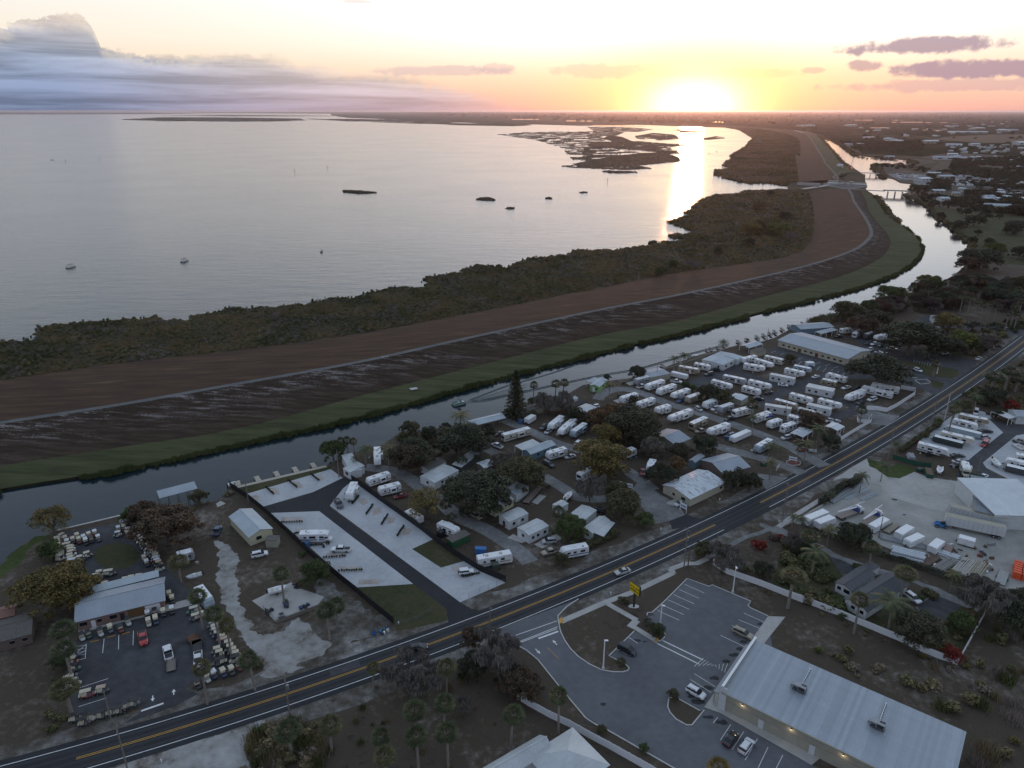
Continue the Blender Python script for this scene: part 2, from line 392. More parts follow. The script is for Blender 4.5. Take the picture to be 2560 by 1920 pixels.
def sheet(name, spec, m, z, r=0, seed=0, kind='structure', **kw):
 p = PT(spec); p = rough(p, .7, r, .3, seed) if r else p
 return poly_mesh(name, p, m, z, kind=kind, **kw)
WZ = -.8
# ================================================================ WATER AND LAND
far = 62000.0
def flat_pts(spec): return PT(spec, 0)
shore_near = 'P -120,620 0,610 60,605 190,590 260,580 265,515 480,490 800,470 960,465 1060,480 1120,480 1130,455 1270,430 1380,400 1500,410 1800,385 1940,350 Q 0,505 80,470 250,440 460,435 470,370 700,330 800,290 960,290 1010,310 1150,240 1300,225 1440,215 1480,185 1750,180 2000,150 2150,118 O 1180,985 1330,960 1420,930 1330,918 1400,905 1500,880 1460,865 1300,815 1400,780 1470,765 1400,745 1460,730 1510,720 1460,705 1530,680 1510,665 1640,625 1800,615 1830,595 2000,592 2130,588'
shore_far = 'O 2120,562 2000,545 1850,545 1700,510 1630,485 1640,460 1760,440 1690,430 1730,385 1830,378 1730,360 1840,300 1880,250 1915,225 1880,200 1780,175 1700,162 1500,158 1300,150 1100,143 700,150 350,140 0,135 S1 2000,528 1800,520 1500,508 1430,499 1430,491 950,488 640,482 560,478'
leftbank = 'M 920,375 850,330 850,290 840,230 845,200 720,130 N 460,700 400,640 330,560 280,500 220,430 190,402 120,386 60,376'
L3pts = 's -200,1262 0,1222 300,1173 600,1108 900,1041 1200,958 1500,880 1700,833 1920,775 M 350,1280 780,1170 1110,1045 1280,930 1325,830 1270,720 1110,600 1010,480 940,400'
rightbank = 's -300,1520 0,1411 W 60,1080 180,990 300,905 440,880 450,862 1075,715 1200,690 1370,640 1600,645 1700,625 1860,600 1940,545 1985,465 B 50,392 850,215 1050,110 1310,40 C 0,600 430,545 600,520 870,440 930,400 1080,340 1390,285 1520,205 1800,165 D 180,548 480,455 700,375 900,318 1075,272 1280,245 1380,215 1500,148 1690,95 1860,20 s 2130,785 2200,760 2260,738 2330,712 2380,690 2411,665 M 1700,960 1690,1000 1740,880 1765,830 1720,760 1620,690 1600,650 1480,570 1400,480 1300,420 1240,400 1160,370 1250,330 1265,240 N 1130,930 1120,865 980,850 900,810 780,800 790,745 720,695 720,680 850,670 900,682 1130,672 1080,632 700,602 600,587 540,582 500,545 420,485 330,435 190,398 60,370'
rb = PT(rightbank.replace('M 1700,960 1690,1000', 'M 1695,985 1700,930'))
rb = rough(rb, 3, .5, .2, 3, False, rel=.004)
mpts = rb + [Vector((2600, 7600, 0)), Vector((7000, far, 0)), Vector((far, far, 0)), Vector((far, -300, 0)), Vector((-300, -300, 0)), Vector((-400, 60, 0))]
poly_mesh('ground', mpts, BROWN, 0, 1.6, kind='structure')
lv = rough(PT(shore_near), 1.6, 4.5, .16, 5, False, rel=.006)+rough(PT(shore_far), 10, 6, .02, 6, False, rel=.004)
end_l = PT('S1 560,478')[0]
lv += [Vector((end_l.x, far, 0)), Vector((7000, far, 0)), Vector((2600, 7600, 0))]
lb = PT(L3pts)+PT(leftbank)
lv += list(reversed(rough(lb, 3, .5, .2, 8, False, rel=.003)))
lv += [Vector((-420, 250, 0))]
poly_mesh('marsh_land', lv, MARSHG, 0, 1.6, kind='structure')
def plane(name, x0, x1, y0, y1, z, m, **kw):
 return MB().box(x0, x1, y0, y1, z-3, z).build(name, m, kind='structure', **kw)
cl = PT('s -900,1150 600,1080 1200,930 1700,815 M 350,1255 900,1000 1150,850 900,430 s 2130,470 N 330,500 60,373')
plane('lake_water', -far, far, -300, far, WZ-.05, LAKE)
cw = PT('s -900,1290')+[Vector((-900, 20, 0)), Vector((900, 20, 0)), Vector((1600, 900, 0))]+PT('N 1400,600 60,368')
cw = list(cl)+list(reversed(cw)) if 0 else None
canal_poly = PT(L3pts)+PT(leftbank)+list(reversed(PT(rightbank)))
cp = []
for a in PT(L3pts)+PT(leftbank): cp.append(a+Vector((-1.5-a.length*.004, 1.0+a.length*.003, 0)))
for a in reversed(PT(rightbank)): cp.append(a+Vector((1.5+a.length*.004, -1.0-a.length*.003, 0)))
poly_mesh('canal_water', cp, CANAL, WZ, kind='structure')
# far country beyond the town
def fsheet(name, spec, m, z, seed=1): return poly_mesh(name, rough(PT(spec), 40, 5, .01, seed, rel=.02), m, z, kind='structure')
poly_mesh('far_plain', PT('S2 -40,500 1000,545 N 60,345 200,385 520,500 620,570 1200,600 1500,560 2212,600 2600,620')+[Vector((far*.8, 1500, 0)), Vector((far*.9, far*.9, 0)), Vector((-2500, far*.9, 0))]+PT('S1 1300,485 1700,490'), FARL, .35, kind='structure')
# thin reed islands near the horizon
for sp in ('S1 0,485 300,485 640,486 930,489 700,492 300,494 0,494 -300,494 -300,486', 'S1 700,499 1000,497 1400,500 1430,502 1000,502', 'S1 1900,536 2300,541 2212,545 1950,540', 'S1 1450,505 1900,505 2212,514 1900,511', 'S1 530,517 700,508 900,507 1300,512 1330,520 1100,524 700,522',
   'S1 1310,514 1600,516 1850,520 2212,526 2212,532 1900,528 1500,522', 'S1 1600,527 1900,531 2300,538 2212,541 1800,534', 'S1 1850,513 2050,511 2212,512 2212,522 2000,520'):
 poly_mesh('reed_island', rough(PT(sp), 30, 10, .01, 4, rel=.012), MARSHG, .9, 1.6, kind='structure')
#  levee
sta = [(-200, 975, 1092, 1205, 1262), (0, 950, 1057, 1165, 1222), (300, 907, 1011, 1118, 1173), (600, 874, 958, 1070, 1108), (900, 833, 904, 990, 1041),
  (1200, 778, 838, 913, 958), (1500, 719, 774, 838, 880), (1700, 681, 736, 800, 833), (1920, 650, 688, 739, 775)]
lines = [[G('s', s[0], s[k+1], z) for s in sta] for k, z in enumerate((.15, 6.5, 1.7, .12))]
bend = [((250, 875), (300, 990), (330, 1160), (350, 1280)), ((340, 810), (560, 915), (700, 1050), (780, 1170)), ((375, 740), (760, 835), (950, 930), (1110, 1045)),
  ((390, 670), (860, 760), (1040, 840), (1280, 930)), ((392, 610), (893, 700), (1060, 770), (1325, 830)), ((390, 550), (870, 620), (1020, 690), (1270, 720)),
  ((385, 490), (815, 530), (930, 590), (1110, 600)), ((375, 430), (745, 430), (860, 480), (1010, 480)), ((350, 360), (725, 370), (850, 420), (940, 400)), ((310, 320), (695, 320), (800, 335), (920, 372))]
for b_ in bend:
 for k, z in enumerate((.15, 6.5, 1.7, .12)): lines[k].append(G('M', *b_[k], z))
LV = [catmull(l, 8) for l in lines]
def loft(name, A_, B_, m, rows=4, bulge=0.0, uneven=.15):
 mb = MB(); n = len(A_)
 for r in range(rows+1):
  t = r/rows
  for i in range(n):
   p = A_[i].lerp(B_[i], t); p.z += bulge*sin(pi*t)+(mnoise.noise((p.x*.05, p.y*.05, 2))*uneven if 0 < r < rows else 0)
   mb.v.append(tuple(p))
 for r in range(rows):
  for i in range(n-1):
   a = r*n+i; mb.f.append((a, a+n, a+n+1, a+1)); mb.m.append(0)
 o = mb.build(name, m, kind='structure')
 for p in o.data.polygons: p.use_smooth = True
 return o
cr_l, cr_r = strip_pts(LV[1], 1.6)
for p in cr_l+cr_r: p.z = 6.5
loft('levee_lake_slope', LV[0], cr_l, LEVB, 5, .4); loft('levee_crest_path', cr_l, cr_r, PATHM, 1); loft('levee_canal_slope', cr_r, LV[2], LEVW, 6, -.4)
l3 = [p.copy() for p in LV[3]]
for i, p in enumerate(l3):
 p.x += mnoise.noise((p.x*.06, p.y*.06, 1))*.8; p.z = .1
loft('levee_green_bank', LV[2], l3, LEVG, 3, .1)
# far part of the levee beyond the lock
fl = ['M 270,262 250,150 230,40 N 0,620 0,480 -30,430 -90,395 -160,375 -300,352', 'M 560,235 600,215 480,80 N 250,650 180,540 130,460 85,400 40,370 -120,345', 'M 700,175 640,110 600,60 N 400,680 330,570 262,500 160,420 70,378 -60,349', 'M 790,180 740,135 680,95 N 440,695 372,610 290,505 185,402 90,378 -50,348']
FLV = [catmull(PT(s, z), 6) for s, z in zip(fl, (.2, 6.5, 2.0, .12))]
loft('levee_far_lake_slope', FLV[0], FLV[1], LEVB, 3); loft('levee_far_canal_slope', FLV[1], FLV[2], LEVG, 3); loft('levee_far_bank', FLV[2], FLV[3], LEVG, 1)
strip('levee_far_path', [p+Vector((0, 0, .1)) for p in FLV[1]], 4, PATHM, 6.6, kind='structure')
#  highway
up = PT('s 50,1920 640,1728 1006,1600 1280,1503 1500,1420 1719,1328 1867,1256 2020,1180 2250,1036 2560,839')
lo = PT('s 239,1920 640,1783 916,1687 1153,1601 1280,1551 1500,1466 1703,1380 1827,1322 1966,1255 2200,1108 2457,944 2560,872')
def fit(pts):
 x = np.array([p.x for p in pts]); y = np.array([p.y for p in pts]); return np.polyfit(x, y, 3)
cu, cl_ = fit(up), fit(lo)
cc = (cu+cl_)/2
print('road widths', [round(float(np.polyval(cu, x)-np.polyval(cl_, x)), 2) for x in (-100, -50, 0, 50, 100, 200, 250)], [round(float(np.polyval(np.polyder(cc), x)), 2) for x in (-100, 0, 100, 250)])
x0 = -190.0; xs = [x0+i*3.0 for i in range(int((330-x0)/3))]
RC = [Vector((x, float(np.polyval(cc, x)), 0)) for x in xs]
d_ = (RC[-1]-RC[-8]).normalized()
RC += [RC[-1]+d_*60*k for k in range(1, 12)]
def off(a, i0=0, i1=None, src=None):
 out = []; s_ = src or RC
 for i, p in enumerate(s_):
  d = s_[min(i+1, len(s_)-1)]-s_[max(i-1, 0)]; n = Vector((-d.y, d.x, 0)).normalized(); out.append(p+n*a)
 return out[i0:i1]
def rstrip(name, a, b, m, z, i0=0, i1=None, r=0, **kw):
 A_, B_ = off(a, i0, i1), off(b, i0, i1)
 if r:
  for i, (p, q) in enumerate(zip(A_, B_)):
   n = (p-q).normalized(); p += n*mnoise.noise((p.x*.09, p.y*.09, 1))*r; q -= n*mnoise.noise((q.x*.09, q.y*.09, 5))*r
 mb = MB()
 for i in range(len(A_)-1):
  mb.quad((*A_[i].xy, z), (*B_[i].xy, z), (*B_[i+1].xy, z), (*A_[i+1].xy, z))
 return mb.build(name, m, **kw)
rstrip('road_verge', 9.0, -9.2, VERGE, .006, r=3.0, kind='structure')
rstrip('highway', 4.9, -4.9, ASPH, .020, kind='structure')
YEL = plain('yellow_road_paint', (.50, .27, .04), .6, var=.15); WHT = plain('white_road_paint', (.72, .72, .70), .6, var=.12)
def idx(spec):
 p = PT(spec)[0]; return min(range(len(RC)), key=lambda i: (RC[i]-p).length)
def paint(name, p, q, w, m=None, z=.024):
 d = (q-p).normalized(); n = Vector((-d.y, d.x, 0))*w/2; mb = MB(); mb.quad((*(p+n).xy, z), (*(p-n).xy, z), (*(q-n).xy, z), (*(q+n).xy, z))
 return mb.build(name, m or WHT, kind='structure')
ga, gb = idx('R 1300,555'), idx('R 1720,350'); ys = idx('A 525,1610')
for a, b in ((3.45, 3.28), (-3.28, -3.45)):
 if a < 0:
  g1, g2 = idx('R 1390,605'), idx('R 1830,390')
  rstrip('edge_line', a, b, WHT, .028, 0, g1, kind='structure'); rstrip('edge_line', a, b, WHT, .028, g2, None, kind='structure')
 else: rstrip('edge_line', a, b, WHT, .028, kind='structure')
for a, b in ((.27, .11), (-.11, -.27)):
 rstrip('centre_line', a, b, YEL, .028, ys, ga, kind='structure'); rstrip('centre_line', a, b, YEL, .028, gb, None, kind='structure')
# ================================================================ GROUND SHEETS
s_ = sheet
s_('golf_yard', 'A 345,140 790,70 870,150 960,250 1080,370 1200,480 1300,620 1420,760 1560,1000 1240,1100 1215,1150 1290,1180 1150,1250 760,1395 920,1295 905,1235 440,1330 500,1000 490,850 640,700 500,520 480,380 380,250', ASPH3, .030, .5)
mb = [G('A', 755+148*cos(a*pi/18), 285+85*sin(a*pi/18)) for a in range(36)]
poly_mesh('grass_island', rough(mb, 1, .3, .3), GRASS, .038, kind='structure')
s_('bank_grass', 'W 440,890 300,905 180,990 60,1080 A 0,345 0,430 100,360 200,230 270,180 W 450,900', LAWN, .014, 1)
s_('side_yard_grass', 'A 870,140 1300,30 1360,200 1420,420 1300,520 1210,470 1090,370 970,250', BROWN, .008, .8)
s_('sand_drive', 'A 1385,185 1480,215 1545,330 1535,470 1560,600 1640,740 L 60,250 130,330 250,320 330,290 440,200 560,290 690,400 640,470 430,560 500,580 300,640 150,640 190,560 60,420 0,330 A 1580,820 1520,700 1450,600 1400,420 1420,300', SAND, .012, 1.4, 3)
s_('yard_verge', 'B 700,1010 900,1200 1080,1330 1390,1530 1400,1620 1100,1659 L 500,600 300,620 60,480 300,300 400,170 600,260 B 760,1300', VERGE, .009, 2, 6)
s_('lower_sand_drive', 'A 700,1659 1000,1570 1320,1470 1659,1370 L 120,960 200,1010 100,1090 50,1200 60,1352 0,1500 -400,1500 A 600,1800', SAND, .012, .8, 4)
s_('gravel_lay_by', 'L 200,960 600,830 940,700 1080,640 1000,690 640,860 300,960', VERGE, .0135, .4)
# RV lot
s_('shell_pad', 'B 190,447 885,242 985,315 740,432 330,552', SHELL, .030); s_('shell_pad', 'B 385,606 790,591 1570,1195 1095,1224', SHELL, .030)
s_('shell_pad', 'B 1075,335 1140,395 1740,822 1560,905 1800,1060 2010,1000 2336,1185 1960,1347 878,546 990,400', SHELL, .030)
s_('lot_drive', 'B 330,552 560,492 740,432 990,313 1075,335 990,400 878,546 905,580 1960,1347 2060,1405 2110,1410 2060,1450 1860,1510 1843,1400 1700,1290 1570,1195 790,591 385,606', ASPH, .034)
s_('lot_grass', 'B 1560,905 1740,822 2010,1000 1800,1060', GRASS, .031); s_('lot_grass', 'B 1095,1224 1570,1195 1700,1290 1843,1400 1852,1500 1430,1590 1405,1515', GRASS, .031)
s_('lot_grass', 'B 110,405 880,215 890,240 190,447', GRASS, .029)
for a in ('B 480,640 655,640 650,680 475,680', 'B 590,735 665,735 662,775 590,775', 'B 705,850 880,850 870,870 700,875', 'B 850,940 1015,940 1008,965 838,968', 'B 960,1050 1150,1050 1145,1080 955,1085', 'B 1120,1160 1300,1155 1290,1195 1110,1200',
   'B 365,400 430,395 470,450 410,455', 'B 560,345 620,340 660,395 600,400', 'B 745,290 800,282 840,325 785,335', 'B 1110,500 1160,480 1200,520 1150,545', 'B 1240,575 1290,550 1310,600 1230,630', 'B 1360,640 1430,640 1400,690 1350,700',
   'B 1490,730 1560,740 1530,790 1470,800', 'B 1880,1050 2020,1040 2010,1090 1900,1095', 'B 210,470 270,455 310,500 240,505'): s_('paver_patch', a, PATCH, .034, .25)
# roads in the parks
def road(name, spec, w, m, z): return strip(name, catmull(PT(spec), 6), w, m, z, kind='structure')
road('park_lane', 'B 1170,225 1400,255 1540,320 1640,400 C 330,1170 480,1300 700,1400 880,1510 1000,1600 1080,1680', 5.2, GRAV, .032)
road('park_lane', 'C 870,500 1080,590 1300,690 1480,745 1650,820 1850,900 1990,990 2100,1080', 5.0, GRAV, .036)
road('park_lane', 'C 640,700 830,790 1000,880 1180,960 1350,1060 1480,1140 1700,1150 1850,1110', 4.6, GRAV, .032)
road('park_lane', 'D -60,690 20,650 150,640 300,680 500,760 700,820 1000,920 1300,1030 1500,1110 1650,1200 1800,1280', 5.6, GRAV, .036)
road('park_lane', 'D 890,1110 1150,1180 1350,1235 1550,1310 1620,1340', 5.0, GRAV, .032)
road('park_lane', 'C 1640,330 1700,260 1800,240 1900,250 2000,270 2124,330', 5.0, GRAV, .040)
road('park_road', 'D 640,620 850,545 1000,495 1130,430 1240,420', 8.0, ASPH3, .032)
road('park_road', 'D 1000,470 1250,560 1400,610 1560,640 1800,690 2000,760 2124,830 2200,870', 6.0, ASPH3, .036)
road('park_road', 'D 1180,790 1280,750 1400,690 1560,620 1700,560 1900,500', 6.0, ASPH3, .040)
road('park_road', 'D 1820,905 1950,850 2124,790', 6.0, ASPH3, .032)
s_('park_apron', 'E 600,770 860,850 960,860 860,940 720,930 620,860', GRAV, .044, .6)
s_('concrete_drive', 'R 250,0 350,30 395,120 300,230 420,330 570,558 735,522 905,457 830,340 640,240 560,180 530,100 420,20', GRAV, .044)
s_('side_drive', 'R 735,522 905,457 1100,500 930,580 770,610', ASPH, .016); s_('side_drive', 'R 1560,0 2000,60 1900,120 1770,190 1720,120 1640,60', GRAV, .030)
s_('hall_car_park', 'D 1320,330 1390,285 1500,320 1990,430 E 700,330 560,215 480,215 600,190 860,270 1000,310 1160,320 1590,400 1600,440 1480,520 1390,600 1260,690 1150,645 960,600 800,560 530,560 0,405 D 1540,420', ASPH3, .026, .3)
s_('grass_island', 'E 940,400 1180,430 1440,480 1460,510 1400,550 1200,530 1060,480 960,440', GRASS, .034, .6); s_('grass_island', 'E 1210,560 1330,590 1310,640 1220,620', GRASS, .034, .4)
s_('crossroad', 'U 500,1230 700,1160 1000,1200 1300,1230 1700,1290 1950,1330 2212,1340 2212,1480 1900,1460 1650,1400 1300,1370 900,1330', ASPH3, .030, .8)
s_('crossroad', 'E 1700,140 1991,120 2100,120 2100,250 1991,190 1850,180', ASPH3, .034, .4)
# store lot
s_('entrance_apron', 'K -200,625 510,362 350,492 356,532 21,707 -160,600', ASPH2, .024)
lotspec = 'K 21,707 200,830 560,1275 650,1330 1240,1659 1700,1920 2500,2300 2700,1900 2000,1500 1966,490 1835,380 1815,420 1820,440 1835,382 1535,255 1510,265 1345,205 1160,390 1080,465 1035,490 1075,565 1165,605 1175,640 1130,690 940,608 745,798 870,865 895,895 850,922 690,908 540,830 440,740 372,610 362,560 356,532'
lotspec = 'K 21,707 200,830 560,1275 650,1330 1240,1659 1700,1920 2500,2300 2700,1900 2100,1500 1966,492 1830,430 1812,415 1835,380 1535,255 1510,265 1345,205 1160,390 1080,465 1035,490 1075,565 1165,605 1175,640 1130,690 940,608 745,798 870,865 895,895 850,922 690,908 540,830 440,740 372,610 362,560 356,532'
s_('store_car_park', lotspec, ASPH2, .030)
s_('service_road', 'I -200,420 0,490 330,610 450,690 720,780 900,830 1100,900 1250,950 1500,1060 1640,1140 1600,1160 1480,1110 1440,1130 1290,1290 1100,1130 1150,1060 1240,1000 1080,920 880,850 700,850 620,870 480,850 390,700 250,620 0,540 -200,450', GRAV, .030, .3)
s_('house_drive', 'I 370,700 480,850 600,850 690,830 570,770 450,720', ASPH3, .034, .2); s_('house_drive', 'I 1110,1110 1250,1020 1480,1110 1290,1290 1130,1180', ASPH3, .036, .2)
s_('back_yard_grass', 'I 1480,1115 1600,1165 1660,1190 1440,1590 1100,1460 600,1230 0,990 -100,940 0,560 300,620 400,720 480,860 380,960 620,1200 900,1180 1290,1290', GRASS, .012, .5)
s_('work_yard', 'E 410,1385 690,1230 800,1290 900,1370 1060,1360 1200,1370 1620,1430 1600,1500 1560,1700 2100,1750 I 2100,900 1870,1010 1700,880 1250,700 880,640 700,560 450,520 160,440 I 60,420 300,280 600,110 640,60 480,40', YARD, .026, .3)
s_('work_yard_slab', 'I 640,60 900,60 1080,0 E 1200,1370 1640,1440 1600,1659 I 1600,330 1380,265 1330,340 840,195 800,110', CONC, .034, .2)
s_('yard_entrance', 'E 400,1400 560,1290 690,1215 700,1260 800,1290 870,1370 820,1440 700,1400 600,1385 480,1378', CONC, .030)
s_('entrance_lawn', 'E 690,1220 790,1240 870,1280 960,1260 1080,1290 1060,1340 960,1380 860,1370 760,1300 710,1280', LAWN, .038, .3)
s_('shell_pad', 'V 1080,470 1300,520 1450,470 1600,520 1850,840 1250,1320 1100,1300 900,1250 600,1100 350,1000', SHELL, .030)
s_('right_lane', 'V 1590,590 1950,680 2400,780 2400,870 2212,868 2080,890 1500,1360 1560,1470 1900,1660 2212,1800 2212,1900 1700,1700 1450,1560 1240,1330 1340,1240 1850,840', ASPH3, .034)
s_('shell_pad', 'V 2080,890 2300,850 2600,1000 2600,1900 2212,1760 1900,1620 1560,1450 1500,1360', SHELL, .030)
s_('visitor_slab', 'V 1300,520 1450,465 1600,510 1590,590', SHELL, .034)
s_('right_scrub', 'E 1400,700 1991,350 2300,300 2300,900 1860,880 1700,830 1560,760 1450,830', BROWN, .007, 2)
# town-side meadows across the canal
s_('meadow', 'M 1420,470 1700,500 2300,520 2600,600 2600,1000 2212,980 2000,960 1780,800 1620,690', GRASS, .012, 2)
s_('far_meadow', 'M 1180,150 1330,180 1500,90 1330,60 1000,60 760,20 700,0 1100,20 1500,70', MARSHG, .012, 3)
s_('boat_yard_ground', 'M 1030,190 1500,195 2300,215 2300,320 1500,290 1270,290 1250,240 1130,240', GRAV, .02, 2)
s_('field', 'N 1300,430 1420,405 1900,380 2400,380 2400,440 2212,460 1800,465', ground('pasture', [(0, (.085, .062, .038)), (1, (.15, .105, .06))], .01, .1), .45, 4)

HM = bpy.data.materials.new('haze'); hazef(HM)
MB().box(-66000, 66000, -2000, 66000, -6, 121).build('haze', HM, kind='stuff')
# ================================================================ OBJECT MATERIALS
def tintf(rough, metal=0, dirt=.1, spec=.5, coat=0):
 def f(b, P):
  oi = b.node('ShaderNodeObjectInfo'); n = b.noise(b.node('ShaderNodeTexCoord').outputs['Object'], 1.3, 4)
  b.put(P.inputs['Base Color'], b.mix(b.m('MULTIPLY', b.mr(n, .4, .75), dirt*3), oi.outputs['Color'], b.v('MULTIPLY', oi.outputs['Color'], (.62, .60, .56))))
  P.inputs['Roughness'].default_value = rough; P.inputs['Metallic'].default_value = metal; P.inputs['Specular IOR Level'].default_value = spec
  P.inputs['Coat Weight'].default_value = coat
 return f
PAINT = mat('car_paint', tintf(.35, coat=.4)); PANEL = mat('painted_panel', tintf(.55, dirt=.2)); MATTE = mat('matte_tint', tintf(.8, dirt=.2))
GLASS = plain('dark_glass', (.02, .024, .028), .08, var=0); TYRE = plain('tyre', (.022, .022, .023), .85); BLACK = plain('black_trim', (.03, .03, .032), .6)
RIM = plain('alloy', (.35, .36, .37), .4, .6); DARK = plain('dark_metal', (.07, .07, .075), .6); GALV = plain('galvanised', (.30, .32, .33), .45, .5)
WHITE = plain('white_fibreglass', (.78, .79, .79), .45, var=.05); CREAM = plain('cream_vinyl', (.55, .50, .38), .6); WOOD = plain('grey_wood', (.20, .175, .15), .85); BRN = plain('brown_wood', (.13, .085, .055), .85)
VINYL = plain('white_vinyl', (.80, .81, .82), .5, var=.05); LAMPW = plain('lamp_glass', (.7, .7, .66), .2, var=0); TAIL = plain('tail_light', (.35, .02, .02), .3, var=0)
CONCW = plain('pale_concrete', (.50, .49, .46), .85); ORANGE = plain('orange_plastic', (.75, .10, .03), .6); BLUET = plain('blue_tarp', (.05, .16, .40), .6, var=.2)
SCREENB = plain('black_screen_cloth', (.012, .012, .014), .8); GREENS = plain('green_screen_cloth', (.02, .09, .055), .8); TEAL = plain('teal_gelcoat', (.10, .26, .22), .45)
def emit(name, c, s):
 m = bpy.data.materials.new(name); m.use_nodes = True; P = m.node_tree.nodes['Principled BSDF']; P.inputs['Base Color'].default_value = (*c, 1)
 P.inputs['Emission Color'].default_value = (*c, 1); P.inputs['Emission Strength'].default_value = s; return m
GLOWL = emit('lit_lamp', (1, .85, .5), 4.0)
def roofmetal(name, c, sp=.45, dirt=.25, rust=0.0, rough_=.5, metal=.15):
 def f(b, P):
  tc = b.node('ShaderNodeTexCoord').outputs['Object']; n = b.noise(tc, .25, 5, .6); n2 = b.noise(b.v('MULTIPLY', tc, (1, .15, 1)), 2.2, 4, .6)
  col = b.mix(b.m('MULTIPLY', b.mr(b.m('ADD', b.m('MULTIPLY', n, .6), b.m('MULTIPLY', n2, .4)), .40, .66), dirt*2), c, tuple(x*.66 for x in c))
  if rust: col = b.mix(b.m('MULTIPLY', b.mr(n2, .56, .62), rust), col, (.16, .085, .05))
  if name == 'store_roof': col = b.v('SCALE', col, b.mr(b.node('ShaderNodeObjectInfo').outputs['Random'], 0, 1, .88, 1.08))
  b.put(P.inputs['Base Color'], col); P.inputs['Roughness'].default_value = rough_; P.inputs['Metallic'].default_value = metal
 return mat(name, f)
RMET = roofmetal('grey_metal_roof', (.36, .40, .44)); RWHT = roofmetal('white_metal_roof', (.60, .64, .66)); RGAL = roofmetal('galvalume_roof', (.46, .52, .55), rust=.0)
RRUST = roofmetal('peeling_white_roof', (.60, .65, .68), rust=.8); RSH = plain('dark_shingles', (.10, .105, .11), .9, var=.25, vs=3); RSHB = plain('brown_shingles', (.13, .12, .105), .95, var=.3, vs=3)
RCOR = roofmetal('corrugated_white', (.55, .58, .58), dirt=.3)
def wallm(name, c, rough_=.8): return plain(name, c, rough_, var=.08, vs=.6)
WCREAM = wallm('cream_wall', (.46, .43, .33)); WTAN = wallm('tan_metal_wall', (.36, .34, .27)); WWHT = wallm('white_wall', (.58, .60, .60)); WGRN = wallm('green_wall', (.25, .42, .16)); WYEL = wallm('pale_yellow_wall', (.56, .53, .37))
WBLUE = wallm('blue_grey_wall', (.14, .22, .27)); WPINK = wallm('brick_wall', (.24, .15, .13)); WBRN = wallm('brown_block_wall', (.16, .12, .10)); SCREENG = plain('porch_screen', (.06, .065, .065), .7)
# leaves
def leafm(name, c=None, var=.45, hue=(.9, 1.1, .8)):
 def f(b, P):
  oi = b.node('ShaderNodeObjectInfo'); geo = b.node('ShaderNodeNewGeometry')
  base = oi.outputs['Color'] if c is None else c
  r = geo.outputs['Random Per Island']; n = b.noise(b.node('ShaderNodeTexCoord').outputs['Object'], .55, 3)
  k = b.m('MULTIPLY', b.mr(r, 0, 1, 1-var, 1+var), b.mr(n, .35, .65, .7, 1.35))
  col = b.v('SCALE', base, k) if c is None else b.v('SCALE', tuple(c), k)
  col = b.mix(b.m('MULTIPLY', b.mr(n, .45, .7), .35), col, b.v('MULTIPLY', col, (1.5, 1.15, .7)))
  b.put(P.inputs['Base Color'], col); P.inputs['Roughness'].default_value = .65; P.inputs['Specular IOR Level'].default_value = .2
 return mat(name, f)
LEAF = leafm('foliage', var=.32)
BARK = plain('bark', (.13, .11, .095), .95, var=.25, vs=3); PALMB = plain('palm_trunk', (.24, .21, .18), .95, var=.2, vs=4); TWIG = plain('bare_twigs', (.15, .122, .108), .95, var=.2)
# ================================================================ PROTOTYPE BUILDERS
def hull(mb, st):
 n0 = len(mb.v); k = 8
 for x, w, z0, zs, zt, wt in st:
  zm = z0+(zs-z0)*.45
  for y, z in ((-w*.88, z0), (-w, zm), (-w*.98, zs), (-wt, zt), (wt, zt), (w*.98, zs), (w, zm), (w*.88, z0)): mb.v.append((x, y, z))
 for i in range(len(st)-1):
  for j in range(k):
   a = n0+i*k+j; b = n0+i*k+(j+1) % k
   mb.f.append((a, a+k, b+k, b)); mb.m.append(mb.cur)
 mb.f.append(tuple(n0+j for j in range(k))); mb.f.append(tuple(n0+(len(st)-1)*k+j for j in reversed(range(k)))); mb.m += [mb.cur]*2
WHEELM = {}
def wheel_mesh(r, w):
 if (r, w) in WHEELM: return WHEELM[(r, w)]
 mb = MB(); mb.tube([(0, -w/2, 0), (0, w/2, 0)], r, 12); mb.cur = 1; mb.tube([(0, -w/2-.012, 0), (0, -w/2, 0)], r*.58, 8); mb.tube([(0, w/2, 0), (0, w/2+.012, 0)], r*.58, 8)
 WHEELM[(r, w)] = mb.mesh('wheel', TYRE, RIM); return WHEELM[(r, w)]
def wheels(root, xs_, y, r, w=.22):
 for x in xs_:
  for s in (-1, 1): obj('wheel', wheel_mesh(r, w), root, (x, s*y, r))
def tintpart(mb, name, m, root): o = mb.build(name, m, root); o['tint'] = 1; return o
def proto(name, cat, group=None):
 o = empty(name); tag(o, cat=cat, group=group); PROT.add(o.name); return o
